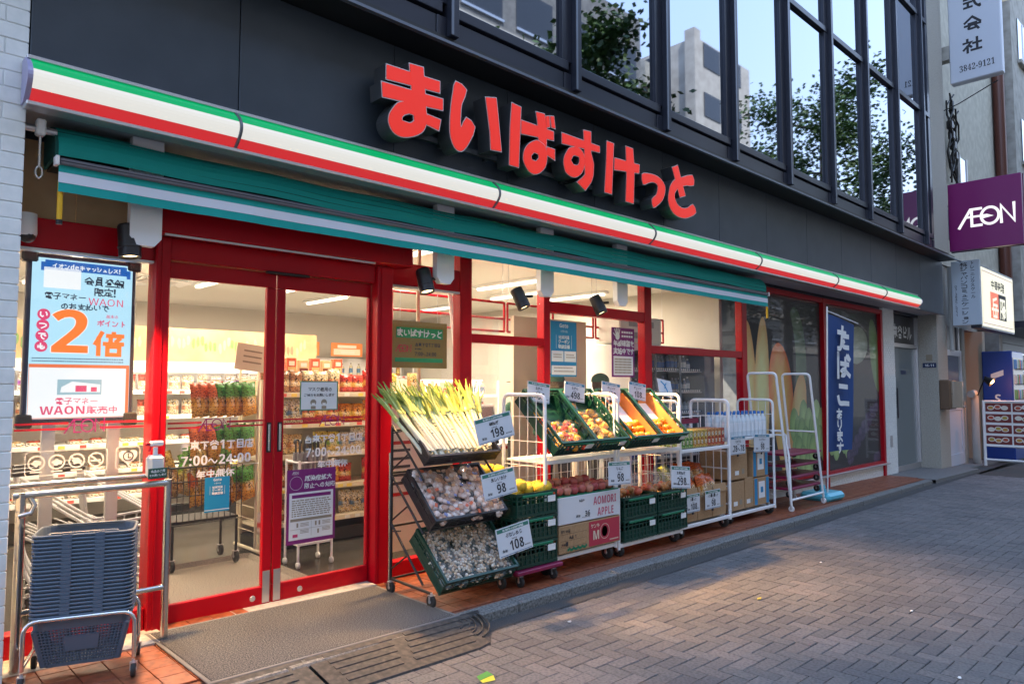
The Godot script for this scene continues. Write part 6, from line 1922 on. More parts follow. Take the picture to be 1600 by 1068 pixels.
func rack(label: String, x0: float, x1: float, z0: float, z1: float, top: float, shelf: float, low: float) -> Node3D:
	var g := thing("roll_cage", label, "rolling rack", Vector3(x0, fy((x0 + x1) / 2), z0), 0.0, "white rolling racks in front of the windows")
	var w := x1 - x0; var d := z1 - z0
	for x in [0.0, w]:
		var e := rod("end_frame", [Vector3(x, low, 0)] + bend(Vector3(x, low, 0), Vector3(x, top, 0), Vector3(x, top, d), 0.07) + bend(Vector3(x, top, 0), Vector3(x, top, d), Vector3(x, 0, d), 0.07) + [Vector3(x, low - 0.05, d)], 0.016, M.white_steel, g, 10)
		for k in 4: rod("wire", [Vector3(x, low, d * (k + 1) / 5.0), Vector3(x, top, d * (k + 1) / 5.0)], 0.0035, M.white_steel, e, 6)
		for k in 6: rod("cross_wire", [Vector3(x, lerpf(low, top, (k + 0.6) / 6.5), 0), Vector3(x, lerpf(low, top, (k + 0.6) / 6.5), d)], 0.0035, M.white_steel, e, 6)
	for y in [shelf, low]:
		span("shelf", Vector3(0.016, y - 0.03, 0.02), Vector3(w - 0.016, y - 0.012, d - 0.02), M.white_steel, g)
		span("shelf_rail", Vector3(0.016, y - 0.036, d - 0.018), Vector3(w - 0.016, y, d + 0.012), M.white_steel, g, 0.004)
	var back := Shape.new()
	for k in 7: back.tube([Vector3(0, lerpf(low + 0.1, shelf - 0.1, k / 6.0), 0), Vector3(w, lerpf(low + 0.1, shelf - 0.1, k / 6.0), 0)], 0.004, 5)
	for k in 9: back.tube([Vector3(w * (k + 1) / 10.0, low, 0), Vector3(w * (k + 1) / 10.0, shelf, 0)], 0.004, 5)
	part("back_grid", back, M.white_steel, g)
	for q in [[0.06, 0.06], [w - 0.06, 0.06], [0.06, d - 0.05], [w - 0.06, d - 0.05]]: castor(g, Vector3(q[0], 0, q[1]), 0.060)
	return g

func dolly(at: Vector3, w: float, d: float, label: String, group := "") -> Node3D:
	var g := thing("plastic_dolly", label, "dolly", at, 0.0, group)
	for q in [[0, d / 2 - 0.03, w, 0.06], [0, -d / 2 + 0.03, w, 0.06]]: boxpart("beam", Vector3(q[0], 0.115, q[1]), Vector3(q[2], 0.032, q[3]), M.magenta, g, 0.006)
	for sx in [-1, 1]: boxpart("beam", Vector3(sx * (w / 2 - 0.035), 0.1148, 0), Vector3(0.07, 0.030, d - 0.122), M.magenta, g, 0.006)
	boxpart("deck", Vector3(0, 0.122, 0), Vector3(w - 0.142, 0.012, d - 0.122), M.magenta, g)
	for sx in [-1, 1]:
		for sz in [-1, 1]: castor(g, Vector3(sx * (w / 2 - 0.07), 0, sz * (d / 2 - 0.05)), 0.042)
	return g

func make_goods() -> void:
	# ---------------------------------------- leek stand
	var st := thing("produce_stand", "black tube stand on castors holding three tilted produce crates", "stand", Vector3(3.15, fy(3.4), 0.34))
	for x in [0.0, 0.68]:
		rod("back_post", [Vector3(x, 0.1, 0), Vector3(x, 1.25, 0)], 0.011, M.black, st)
		rod("floor_rail", [Vector3(x, 0.11, 0), Vector3(x, 0.10, 0.50)], 0.011, M.black, st)
		for y in [0.30, 0.66, 1.04]:
			rod("arm", [Vector3(x, y + 0.22, 0), Vector3(x, y - 0.16, 0.40)], 0.009, M.black, st)
			rod("strut", [Vector3(x, y - 0.12, 0), Vector3(x, y + 0.02, 0.22)], 0.007, M.black, st)
			rod("strut", [Vector3(x, y + 0.16, 0), Vector3(x, y + 0.18, 0.12)], 0.006, M.black, st)
		for z in [0.0, 0.50]: castor(st, Vector3(x, 0, z), 0.045)
	for y in [0.11, 0.5, 0.9, 1.22]: rod("cross_rail", [Vector3(0, y, 0), Vector3(0.68, y, 0)], 0.009, M.black, st)
	var ang := deg_to_rad(44.0)
	var c1 := crate("produce_crate", "black crate of leeks at the top of the stand", 0.70, 0.46, 0.10, M.black_plastic, Vector3(3.49, 1.13, 0.59), ang, "crates on the produce stand", false)
	var c2 := crate("produce_crate", "black crate of wrapped mushrooms in the middle of the stand", 0.70, 0.48, 0.12, M.black_plastic, Vector3(3.49, 0.68, 0.645), ang, "crates on the produce stand", false)
	var c3 := crate("produce_crate", "green crate of small mushroom packs at the bottom of the stand", 0.70, 0.48, 0.14, M.green_plastic, Vector3(3.50, 0.25, 0.745), deg_to_rad(42.0), "crates on the produce stand", false)
	# leeks
	var leeks := []
	for v in 5:
		var s := Shape.new()
		var pts := []
		var bendx := rng.randf_range(-0.05, 0.05)
		var n := 7
		for k in n:
			var t := k / (n - 1.0)
			pts.append(Vector3(bendx * t * t, 0.004 * sin(t * 5), -0.38 * t))
		for k in n - 1:
			var t := k / (n - 1.0)
			s.col = col(0.70, 0.66, 0.50).lerp(col(0.52, 0.54, 0.16), t * t)
			s.tube([pts[k], pts[k + 1]], 0.0135, 8, 0.0145)
		for k in 5:
			var side := rng.randf_range(-0.08, 0.08); var lift := rng.randf_range(-0.04, 0.07); var l := rng.randf_range(0.17, 0.30)
			var q := []
			for j in 6:
				var t := j / 5.0
				q.append(pts[-1] + Vector3(side * t * t, lift * t + 0.004 * k, -l * t + 0.02))
			for j in 5:
				var t := j / 5.0
				var w0 := 0.016 * (1 - 0.8 * t * t); var w1 := 0.016 * (1 - 0.8 * (t + 0.2) * (t + 0.2))
				s.col = col(0.50, 0.52, 0.12).lerp(col(0.16, 0.26, 0.05), clampf(t * 1.2 + rng.randf_range(-0.3, 0.1), 0, 1))
				s.poly([q[j] - Vector3(w0, 0, 0), q[j] + Vector3(0, 0.006, 0), q[j + 1] + Vector3(0, 0.006, 0), q[j + 1] - Vector3(w1, 0, 0)])
				s.poly([q[j] + Vector3(0, 0.006, 0), q[j] + Vector3(w0, 0, 0), q[j + 1] + Vector3(w1, 0, 0), q[j + 1] + Vector3(0, 0.006, 0)])
		leeks.append(s.mesh())
	for k in 54:
		var row := k / 18
		var u := (k % 18) / 17.0
		var p := Vector3(lerpf(-0.31, 0.31, u) + rng.randf_range(-0.01, 0.01), 0.028 + 0.026 * row, 0.20 - 0.02 * row + rng.randf_range(-0.015, 0.015))
		var o := item("leek", "leek in the top crate, %s layer, %s from left" % [["lowest", "middle", "topmost"][row], nth(k % 18)], "leek", leeks[rng.randi() % 5], M.painted_gloss, on_slope(c1, p), 0.0, "leeks in the top crate")
		o.basis = Basis(Vector3.RIGHT, ang + 0.11 - 0.03 * row) * Basis(Vector3.UP, lerpf(0.28, -0.10, u) + rng.randf_range(-0.11, 0.11)) * Basis(Vector3.RIGHT, rng.randf_range(0.0, 0.06)) * Basis(Vector3.BACK, rng.randf_range(-0.5, 0.5))
	for k in 9:   # clear sleeves with small print around some bunches
		var sl := Shape.new()
		sl.col = col(0.02, 0.03, 0.03)
		for j in 4: sl.rect(-0.02, 0.0 + 0.03 * j, 0.012 * (j % 2), 0.009 + 0.03 * j, 0)
		var o := item("leek_label", "dark print on a clear leek sleeve, %s from left" % nth(k), "label", sl.mesh(), M.painted, on_slope(c1, Vector3(-0.27 + 0.068 * k, 0.108, -0.02 + 0.04 * sin(k * 2.0))), 0.0, "prints on the leek sleeves")
		o.basis = Basis(Vector3.RIGHT, ang - PI / 2) * Basis(Vector3.BACK, 0.15)
	# mushrooms
	var caps := []; var films := []; var shim := []
	for k in 3:
		caps.append(cluster(12, 0.026, Vector3(0.046, 0.03, 0.04), [col(0.60, 0.40, 0.31), col(0.68, 0.50, 0.43), col(0.48, 0.26, 0.17), col(0.74, 0.62, 0.56)], 0.55, 0.22))
		shim.append(cluster(34, 0.011, Vector3(0.048, 0.022, 0.04), [col(0.66, 0.52, 0.36), col(0.56, 0.41, 0.27), col(0.75, 0.66, 0.54), col(0.44, 0.29, 0.17)], 0.8))
		films.append(film(0.135, 0.075, 0.12))
	for which in 2:
		var g: Node3D = [c2, c3][which]
		for k in 36:
			var p := Vector3(-0.28 + 0.112 * (k % 6) + rng.randf_range(-0.015, 0.015), 0.055 + rng.randf_range(-0.015, 0.02), -0.19 + 0.076 * (k / 6) + rng.randf_range(-0.01, 0.01))
			var o := thing("mushroom_pack", ("brown mushroom pack in the middle crate" if which == 0 else "tiny beige mushroom pack in the bottom crate") + (", %s row, %s from left" % [["rear", "second", "third", "fourth", "fifth", "front"][k / 6], nth(k % 6)]), "mushroom pack", on_slope(g, p), 0.0, "mushroom packs in the middle crate" if which == 0 else "mushroom packs in the bottom crate")
			o.basis = Basis(Vector3.RIGHT, ang + rng.randf_range(-0.2, 0.2)) * Basis(Vector3.UP, rng.randf() * TAU) * Basis(Vector3.BACK, rng.randf_range(-0.2, 0.2))
			part("mushrooms", (caps if which == 0 else shim)[rng.randi() % 3], M.painted_gloss, o)
			part("film", films[rng.randi() % 3], M.film, o)
			if which == 0:
				var b := Shape.new()
				b.col = [col(0.6, 0.12, 0.05), col(0.55, 0.3, 0.15), col(0.2, 0.22, 0.4)][rng.randi() % 3]
				b.box(Vector3(0.02, 0.078, 0), Vector3(0.03, 0.003, 0.022))
				part("sticker", b, M.painted, o)
	price_tag(Vector3(3.725, 1.225, 0.87), 0.345, 0.195, Vector3(-0.1, -0.15, 0.20), "細ねぎ", "198", "price card reading 198 above the leeks")
	price_tag(Vector3(3.72, 0.81, 0.93), 0.315, 0.195, Vector3(-0.1, -0.1, 0.14), "生しいたけ", "98", "tilted price card reading 98 on the mushroom crate")
	price_tag(Vector3(3.85, 0.385, 0.96), 0.33, 0.215, Vector3(-0.1, -0.1, 0.14), "ぶなしめじ", "108", "tilted price card reading 108 on the bottom crate")
	# ---------------------------------------- stacks of green crates with pears
	dolly(Vector3(4.18, fy(4.2), 0.72), 0.52, 0.42, "magenta plastic dolly under the front stack of green crates")
	for k in 3: crate("stack_crate", "green folding crate in the front stack, %s of three" % ["lowest", "middle", "topmost"][k], 0.47, 0.36, 0.19, M.green_plastic, Vector3(4.18, 0.115 + 0.196 * k, 0.71), 0.0, "green crates in the pear stack")
	for k in 4: crate("rear_crate", "green crate in the rear stack behind the pears, number %s from the floor" % ["one", "two", "three", "four"][k], 0.46, 0.32, 0.19, M.green_plastic, Vector3(4.02, 0.015 + 0.193 * k, 0.33), 0.0, "green crates in the rear stack")
	var pear := Shape.new()
	pear.col = col(0.72, 0.50, 0.05)
	pear.lathe([Vector2(0.0, 0.0), Vector2(0.035, 0.004), Vector2(0.052, 0.035), Vector2(0.050, 0.062), Vector2(0.036, 0.084), Vector2(0.024, 0.088), Vector2(0.018, 0.078)], 16)
	for k in 12:   # net ridges
		var r := []
		for j in 7:
			var t := j / 6.0
			var a := TAU * k / 12 + t * 1.2
			var rad := 0.0535 * sin(PI * (0.12 + 0.80 * t))
			r.append(Vector3(cos(a) * rad, 0.004 + 0.084 * t, sin(a) * rad))
		pear.tube(r, 0.0022, 4)
	pear.col = col(0.60, 0.42, 0.10)
	pear.ball(Vector3(0, 0.05, 0), Vector3(0.04, 0.034, 0.04), 6, 10)
	var pm := pear.mesh()
	for k in 9: item("netted_pear", "pear in yellow foam net on the front stack, %s" % nth(k), "pear", pm, M.painted_matt, Vector3(4.03 + 0.112 * (k % 4) + 0.02, 0.665 + 0.05 * (k / 8), 0.80 - 0.105 * ((k / 4) % 2)), rng.randf() * 6, "netted pears on the front stack").rotation.x = rng.randf_range(0.2, 0.6)
	for k in 8: item("netted_pear", "pear in yellow foam net on the rear stack, %s" % nth(k), "pear", pm, M.painted_matt, Vector3(3.87 + 0.108 * (k % 4), 0.785, 0.40 - 0.10 * (k / 4)), rng.randf() * 6, "netted pears on the rear stack").rotation.x = rng.randf_range(0.1, 0.5)
	# ---------------------------------------- rack one: tangerines above, apples below
	rack("white rolling rack with tangerine crates above and apple boxes below", 4.36, 5.30, 0.30, 0.80, 1.50, 0.955, 0.15)
	rack("white rolling rack with orange trays above and green crates below", 5.36, 6.40, 0.29, 0.79, 1.50, 0.965, 0.13)
	var tilt := deg_to_rad(44.0)
	var tc := []
	for k in 4: tc.append(crate("tilted_crate", ["green tilted crate of red and orange fruit bags at the left end", "green tilted crate of bagged tangerines", "green tilted crate with an orange tray, next to the tangerines", "green tilted crate with an orange tray at the right end"][k], 0.455, 0.64, 0.16, M.green_plastic, Vector3([4.615, 5.075, 5.60, 6.06][k], 1.185, 0.635), tilt, "tilted crates on the racks"))
	var fruit_red := [cluster(7, 0.033, Vector3(0.05, 0.02, 0.04), [col(0.72, 0.30, 0.02), col(0.70, 0.40, 0.05), col(0.55, 0.05, 0.02), col(0.7, 0.55, 0.35)], 0.9), cluster(7, 0.033, Vector3(0.05, 0.02, 0.04), [col(0.72, 0.28, 0.02), col(0.68, 0.62, 0.50), col(0.60, 0.08, 0.03)], 0.9)]
	var fruit_tan := [cluster(8, 0.034, Vector3(0.055, 0.025, 0.045), [col(0.70, 0.30, 0.03), col(0.72, 0.36, 0.06), col(0.66, 0.24, 0.03)], 0.88), cluster(7, 0.035, Vector3(0.05, 0.02, 0.05), [col(0.71, 0.33, 0.05), col(0.62, 0.26, 0.04)], 0.88)]
	for which in 2:
		for k in 13:
			var p := Vector3(-0.13 + 0.125 * (k % 3) + rng.randf_range(-0.015, 0.015), 0.035, 0.245 - 0.10 * (k / 3) + (0.01 if which == 0 else 0.0))
			if which == 0 and k > 9: continue
			var o := thing("fruit_bag", ["red and orange fruit bag in the leftmost tilted crate", "tangerine bag in the second tilted crate"][which] + (", %s row, %s from left" % [nth(k / 3), nth(k % 3)]), "fruit bag", on_slope(tc[which], p), 0.0, ["fruit bags in the leftmost tilted crate", "tangerine bags in the second tilted crate"][which])
			o.basis = Basis(Vector3.RIGHT, tilt) * Basis(Vector3.UP, rng.randf() * TAU)
			part("fruit", (fruit_red if which == 0 else fruit_tan)[rng.randi() % 2], M.painted_gloss, o)
			part("film", films[k % 3], M.film, o)
	var orange := Shape.new()
	orange.col = col(0.74, 0.25, 0.01)
	orange.ball(Vector3(0, 0.036, 0), Vector3(0.039, 0.036, 0.039), 10, 16)
	orange.col = col(0.25, 0.30, 0.04)
	orange.ball(Vector3(0, 0.0715, 0), Vector3(0.005, 0.002, 0.005), 3, 6)
	var om := orange.mesh()
	for which in [2, 3]:
		var g: Node3D = tc[which]
		var bx := thing("fruit_tray", "open orange cardboard tray in the %s tilted crate" % ["third", "fourth"][which - 2], "box", on_slope(g, Vector3(0, 0.014, 0)), 0.0, "cardboard fruit trays")
		bx.rotation = Vector3(tilt, 0, 0)
		boxpart("bottom", Vector3(0, 0.004, 0), Vector3(0.40, 0.008, 0.58), M.orange_card, bx)
		for sx in [-1, 1]: boxpart("side", Vector3(sx * 0.202, 0.055, 0), Vector3(0.006, 0.11, 0.58), M.orange_card, bx)
		for sz in [-1, 1]: boxpart("end", Vector3(0, 0.055, sz * 0.287), Vector3(0.398, 0.11, 0.006), M.orange_card, bx)
		boxpart("paper_liner", Vector3(0, 0.012, -0.10), Vector3(0.33, 0.006, 0.26), M.paper, bx)
		for k in 17:
			var row := k / 5
			var p := Vector3(-0.155 + 0.078 * (k % 5) + (0.02 if row % 2 else 0.0), 0.025 + (0.045 if k > 14 else 0.0), 0.235 - 0.075 * (row if k <= 14 else 1))
			var o := item("orange", "orange in the %s tilted crate, %s row, %s from left" % [["third", "fourth"][which - 2], nth(row), nth(k % 5)], "orange", om, M.painted_gloss, on_slope(g, p), 0.0, "oranges in the %s tilted crate" % ["third", "fourth"][which - 2])
			o.basis = Basis(Vector3.RIGHT, rng.randf_range(-0.6, 0.9)) * Basis(Vector3.UP, rng.randf() * 6)
	for q in [[4.53, "みかん", "498", "price card reading 498 over the leftmost tilted crate"], [5.01, "みかん", "498", "price card reading 498 over the bagged tangerines"], [5.55, "オレンジ", "108", "price card reading 108 over the third tilted crate"], [5.98, "オレンジ", "108", "price card reading 108 over the fourth tilted crate"]]:
		price_tag(Vector3(q[0], 1.49, 0.565), 0.255, 0.175, Vector3(-0.10, -0.1, -0.14), q[1], q[2], q[3], q[0] > 5 and q[0] < 6)
	# apple boxes
	var ab := thing("apple_box", "white apple carton with pink lettering under the tangerine rack", "box", Vector3(4.90, 0.375, 0.63))
	boxpart("carton", Vector3(0, 0.115, 0), Vector3(0.84, 0.225, 0.42), M.card_white, ab, 0.003)
	boxpart("green_liner", Vector3(0, 0.232, 0), Vector3(0.82, 0.012, 0.40), M.green_handle, ab)
	var w := Shape.new()
	centred(w, "AOMORI", 0.20, 0.122, 0.075, 0, 0.1, "Droid Sans", 700, 0.80)
	part("lettering", w, M.apple_pink, ab, Vector3(0, 0, 0.212))
	w = Shape.new()
	centred(w, "APPLE", 0.21, 0.022, 0.075, 0, 0.1, "Droid Sans", 700, 0.80)
	part("lettering", w, M.apple_pink, ab, Vector3(0, 0, 0.212))
	w = Shape.new()
	write(w, "本体", -0.20, 0.04, 0.03, 0, 0.12); write(w, "36", -0.08, 0.04, 0.05, 0); write(w, "本品中", -0.16, 0.17, 0.025, 0, 0.12)
	w.rect(-0.12, 0.035, -0.01, 0.038, 0)
	part("print", w, M.ink, ab, Vector3(0, 0, 0.212))
	var rb := thing("fruit_carton", "brown carton with red printed end under the white apple carton", "box", Vector3(4.90, 0.135, 0.63))
	boxpart("carton", Vector3(0, 0.117, 0), Vector3(0.83, 0.23, 0.42), M.cardboard, rb, 0.003)
	boxpart("red_panel", Vector3(0.19, 0.117, 0.211), Vector3(0.43, 0.21, 0.003), M.carton_red, rb)
	w = Shape.new()
	var ring := []
	for j in 25: ring.append(Vector2(0.19, 0.12) + Vector2(cos(TAU * j / 24), sin(TAU * j / 24)) * 0.065)
	w.ribbon(ring, 0.004, 0)
	write(w, "ケンキ", -0.005, 0.165, 0.04, 0.001, 0.15); write(w, "M", 0.02, 0.06, 0.085, 0.001); 
	for k in 8: w.rect(0.26 + 0.016 * k, 0.03, 0.271 + 0.016 * k, 0.042, 0.001)
	part("cream_print", w, M.cream_paper, rb, Vector3(0, 0, 0.2135))
	w = Shape.new()
	var disc := PackedVector2Array()
	for j in 16: disc.append(Vector2(0.19, 0.12) + Vector2(cos(TAU * j / 16) * 0.042, sin(TAU * j / 16) * 0.048))
	w.flat(disc, 0)
	for k in 3:
		w.rect(-0.40, 0.16 - 0.055 * k, -0.06, 0.162 - 0.055 * k, 0)
		write(w, ["01 中目", "本品 1", "大中小"][k], -0.39 + 0.1 * (k % 2), 0.17 - 0.055 * k, 0.03, 0, 0.13)
	part("black_print", w, M.ink, rb, Vector3(0, 0, 0.2125))
	w = Shape.new()
	for k in 14:
		var q := PackedVector2Array()
		var c := Vector2(-0.30 + 0.018 * k, 0.028 + 0.008 * sin(k * 2.0))
		for j in 7: q.append(c + Vector2(cos(TAU * j / 7), sin(TAU * j / 7)) * 0.013)
		w.flat(q, 0.0002 * (k % 4))
	part("green_print", w, M.green_handle, rb, Vector3(0, 0, 0.2125))
	var ap := []
	for k in 3:
		var a := Shape.new()
		a.col = [col(0.46, 0.11, 0.09), col(0.52, 0.20, 0.13), col(0.40, 0.07, 0.07)][k]
		a.lathe([Vector2(0.0, 0.006), Vector2(0.02, 0.0), Vector2(0.040, 0.016), Vector2(0.046, 0.042), Vector2(0.040, 0.066), Vector2(0.022, 0.078), Vector2(0.006, 0.071), Vector2(0.0, 0.066)], 16)
		a.col = col(0.15, 0.09, 0.04)
		a.tube([Vector3(0, 0.066, 0), Vector3(0.003, 0.086, 0)], 0.0018, 5)
		ap.append(a.mesh())
	for k in 30:
		var row := k / 8
		item("apple", "red apple on the white carton, %s row, %s from left" % [nth(row), nth(k % 8)], "apple", ap[k % 3], M.painted_gloss, Vector3(4.54 + 0.096 * (k % 8) + (0.03 if row % 2 else 0.0), 0.61 + (0.05 if row == 3 else 0.0), 0.78 - 0.088 * row + (0.13 if row == 3 else 0.0)), rng.randf() * 6, "apples on the apple carton").rotation.x = rng.randf_range(-0.5, 0.5)
	price_tag(Vector3(5.16, 0.77, 0.96), 0.30, 0.205, Vector3(-0.05, -0.05, -0.03), "りんご", "98", "price card reading 98 between the apples and the onions")
	# ---------------------------------------- rack two below: green crates with onions
	for lv in 2:
		for k in 2:
			crate("lower_crate", "green crate under the orange trays, %s row, %s one" % [["lower", "upper"][lv], ["left", "right"][k]], 0.52, 0.38, 0.20, M.green_plastic, Vector3([5.66, 6.20][k], 0.10 + 0.205 * lv, 0.64), 0.0, "green crates of onions")
	var onion := [cluster(8, 0.040, Vector3(0.06, 0.06, 0.04), [col(0.55, 0.24, 0.08), col(0.60, 0.30, 0.12), col(0.52, 0.10, 0.05)], 0.9), cluster(6, 0.032, Vector3(0.05, 0.05, 0.04), [col(0.62, 0.12, 0.05), col(0.66, 0.2, 0.08)], 0.9)]
	for k in 8:
		var o := thing("onion_bag", "clear bag of onions in the green crates, %s from left" % nth(k), "onion bag", Vector3(5.48 + 0.125 * k + (0.03 if k > 3 else 0.0), 0.47, 0.68 - 0.05 * (k % 2)), rng.randf() * 6, "onion bags in the green crates")
		part("onions", onion[k % 2], M.painted_gloss, o)
		part("film", film(0.17, 0.22, 0.14), M.film, o)
	price_tag(Vector3(6.19, 0.64, 0.93), 0.29, 0.215, Vector3(-0.1, -0.1, -0.10), "たまねぎ", "298", "price card reading 298 on the onion crates")
	# ---------------------------------------- rack three: juice above, snacks below
	rack("white rolling rack with juice cartons above and snack boxes below", 6.48, 7.52, 0.22, 0.72, 1.44, 0.93, 0.14)
	var cartons := [carton(0.07, 0.19, 0.07, col(0.45, 0.60, 0.25), col(0.10, 0.32, 0.05), col(0.72, 0.72, 0.6)), carton(0.07, 0.19, 0.07, col(0.66, 0.50, 0.12), col(0.62, 0.30, 0.05), col(0.72, 0.7, 0.6)), carton(0.07, 0.19, 0.07, col(0.62, 0.28, 0.10), col(0.55, 0.06, 0.03), col(0.72, 0.7, 0.62)), carton(0.07, 0.19, 0.07, col(0.55, 0.10, 0.06), col(0.5, 0.05, 0.04), col(0.7, 0.66, 0.6))]
	for row in 3:
		for k in 13:
			item("juice_carton", "%s juice carton on the third rack, %s row, %s from left" % [["green", "yellow", "orange", "red"][clampi(k / 4, 0, 3)], nth(row), nth(k)], "juice carton", cartons[clampi(k / 4, 0, 3)], M.print_box, Vector3(6.56 + 0.074 * k, fy(7) + 0.935, 0.65 - 0.085 * row), rng.randf_range(-0.05, 0.05), "juice cartons on the third rack")
	var tier := thing("wire_riser", "low white wire riser above the juice cartons", "rack", Vector3(6.56, fy(7) + 0.93, 0.28))
	for x in [0.0, 0.42, 0.46, 0.88]: rod("leg", [Vector3(x, 0, 0.12), Vector3(x, 0.32, 0.12)], 0.006, M.white_steel, tier)
	for x in [0.0, 0.46]: rod("rail", [Vector3(x, 0.32, 0.12), Vector3(x + 0.42, 0.32, 0.12)], 0.006, M.white_steel, tier)
	boxpart("red_strip", Vector3(0.44, 0.27, 0.10), Vector3(0.86, 0.06, 0.004), M.magenta, tier)
	for k in 3:
		var bx := thing("snack_carton", "brown open carton under the snack bags, %s of three" % ["left", "middle", "right"][k], "box", Vector3(6.72 + 0.30 * k, fy(7) + 0.155, 0.50), 0.0, "snack cartons on the third rack")
		boxpart("carton", Vector3(0, 0.15, 0), Vector3(0.285, 0.30, 0.40), M.cardboard, bx, 0.003)
		boxpart("flap", Vector3(0, 0.31, 0.205), Vector3(0.28, 0.09, 0.004), M.cardboard, bx).rotation.x = -0.2
		boxpart("print", Vector3(0.02, 0.10, 0.2015), Vector3(0.12, 0.02, 0.002), M.faded_ink, bx)
	var sn := [pillow(0.24, 0.26, 0.09, col(0.70, 0.14, 0.03), col(0.72, 0.36, 0.08), col(0.68, 0.60, 0.45), 0.2), pillow(0.24, 0.26, 0.09, col(0.40, 0.55, 0.18), col(0.62, 0.62, 0.25), col(0.45, 0.5, 0.2), 0.2)]
	for k in 8:
		var o := item("crisp_bag", "puffed snack bag on the third rack, %s row, %s from left" % [["rear", "front"][k / 4], nth(k % 4)], "snack bag", sn[1 if k % 4 == 0 else 0], M.print_bag, Vector3(6.62 + 0.20 * (k % 4), fy(7) + (0.50 if k < 4 else 0.38), 0.58 + (0.10 if k > 3 else -0.06)), rng.randf_range(-0.25, 0.25), "snack bags on the third rack")
		o.rotation.x = rng.randf_range(-0.5, -0.15)
		o.rotation.z = rng.randf_range(-0.25, 0.25)
	price_tag(Vector3(7.07, 0.31, 0.765), 0.31, 0.20, Vector3(0, 0, 0.0), "パスタスナック", "98", "price card reading 98 on the middle snack carton")
	price_tag(Vector3(6.68, 0.31, 0.760), 0.26, 0.19, Vector3(0, 0, 0.0), "スナック", "108", "price card reading 108 on the left snack carton")
	var kn := thing("picture_card", "white card with a blue drawing clipped above the third rack", "card", Vector3(6.80, 1.52, 0.35))
	kn.rotation = Vector3(-0.3, 0, -0.15)
	boxpart("card", Vector3.ZERO, Vector3(0.25, 0.20, 0.004), M.card_paper, kn)
	w = Shape.new()
	w.ribbon([Vector2(-0.06, 0.07), Vector2(-0.01, 0.04), Vector2(0.03, -0.03), Vector2(0.04, -0.08)], 0.022, 0)
	w.ribbon([Vector2(0.03, 0.06), Vector2(0.0, 0.03), Vector2(-0.01, 0.0)], 0.014, 0.0003)
	part("drawing", w, M.poster_blue, kn, Vector3(0, 0, 0.003))
	# ---------------------------------------- rack four: water above, cartons below
	rack("white rolling rack with water bottles above and brown cartons below", 7.66, 8.80, 0.14, 0.63, 1.44, 1.00, 0.12)
	for q in [[7.90, 0.14, 0.36, 0.34, 0], [8.20, 0.14, 0.20, 0.36, 0], [8.52, 0.14, 0.40, 0.34, 1], [7.95, 0.50, 0.42, 0.36, 0], [8.50, 0.49, 0.40, 0.34, 1]]:
		var bx := thing("water_carton", "%s on the fourth rack, %s row" % ["plain brown carton" if q[4] == 0 else "brown carton with blue print", "lower" if q[1] < 0.3 else "upper"] + (", narrow one" if q[2] < 0.3 else ""), "box", Vector3(q[0], fy(8.2) + q[1], 0.40), 0.0, "cartons on the fourth rack")
		boxpart("carton", Vector3(0, q[3] / 2, 0), Vector3(q[2], q[3] - 0.004, 0.40), M.cardboard, bx, 0.003)
		if q[4]:
			for x in [-0.15, 0.15]: boxpart("blue_band", Vector3(x, q[3] / 2, 0.2015), Vector3(0.07, q[3] - 0.02, 0.002), M.poster_blue, bx)
			boxpart("white_panel", Vector3(0.0, q[3] * 0.55, 0.2015), Vector3(0.16, q[3] * 0.6, 0.002), M.paper, bx)
			boxpart("blue_drop", Vector3(0.0, q[3] * 0.55, 0.2035), Vector3(0.06, 0.07, 0.002), M.poster_blue, bx)
		else:
			boxpart("label", Vector3(-q[2] * 0.1, 0.08, 0.2015), Vector3(0.09, 0.05, 0.002), M.paper, bx)
			boxpart("code", Vector3(q[2] * 0.25, 0.09, 0.2015), Vector3(0.06, 0.06, 0.002), M.faded_ink, bx)
	var bot := pot(0.045, 0.30, col(0.58, 0.64, 0.68), col(0.70, 0.74, 0.78), col(0.02, 0.16, 0.50))
	for row in 3:
		for k in 10:
			var o := item("water_bottle", "blue capped water bottle on the fourth rack, %s row, %s from left" % [nth(row), nth(k)], "bottle", bot, M.bottle, Vector3(7.76 + 0.104 * k, fy(8.2) + 1.0, 0.54 - 0.11 * row), rng.randf() * 6, "water bottles on the fourth rack")
	price_tag(Vector3(7.80, 0.85, 0.68), 0.34, 0.215, Vector3(0, 0, 0.0), "ミネラル", "78〜78", "price card reading 78 twice on the fourth rack", true)
	price_tag(Vector3(8.41, 0.84, 0.67), 0.40, 0.22, Vector3(0, 0, -0.05), "トニクスイ", "98", "price card reading 98 beside the blue cartons", true)
	# ---------------------------------------- stack of dollies in a leaning cage, and the banner
	var ac := thing("dolly_cart", "white leaning tube cart carrying magenta dollies", "cart", Vector3(9.0, fy(9.6), 0.25))
	for x in [0.12, 1.12]:
		rod("leaning_frame", [Vector3(x + 0.02, 0.09, 0.02)] + bend(Vector3(x, 0.1, 0.02), Vector3(x - 0.34, 1.80, 0.05), Vector3(x - 0.34, 1.80, 0.44), 0.06) + bend(Vector3(x - 0.34, 1.80, 0.05), Vector3(x - 0.34, 1.80, 0.44), Vector3(x + 0.02, 0.09, 0.44), 0.06) + [Vector3(x + 0.02, 0.09, 0.44)], 0.017, M.white_steel, ac, 10)
		rod("cross_bar", [Vector3(x - 0.18, 1.0, 0.03), Vector3(x - 0.18, 1.0, 0.44)], 0.011, M.white_steel, ac)
		for z in [0.02, 0.44]: castor(ac, Vector3(x + 0.02, 0, z), 0.038, null, true)
	for z in [0.02, 0.44]: rod("floor_bar", [Vector3(0.12, 0.15, z), Vector3(1.14, 0.15, z)], 0.016, M.white_steel, ac)
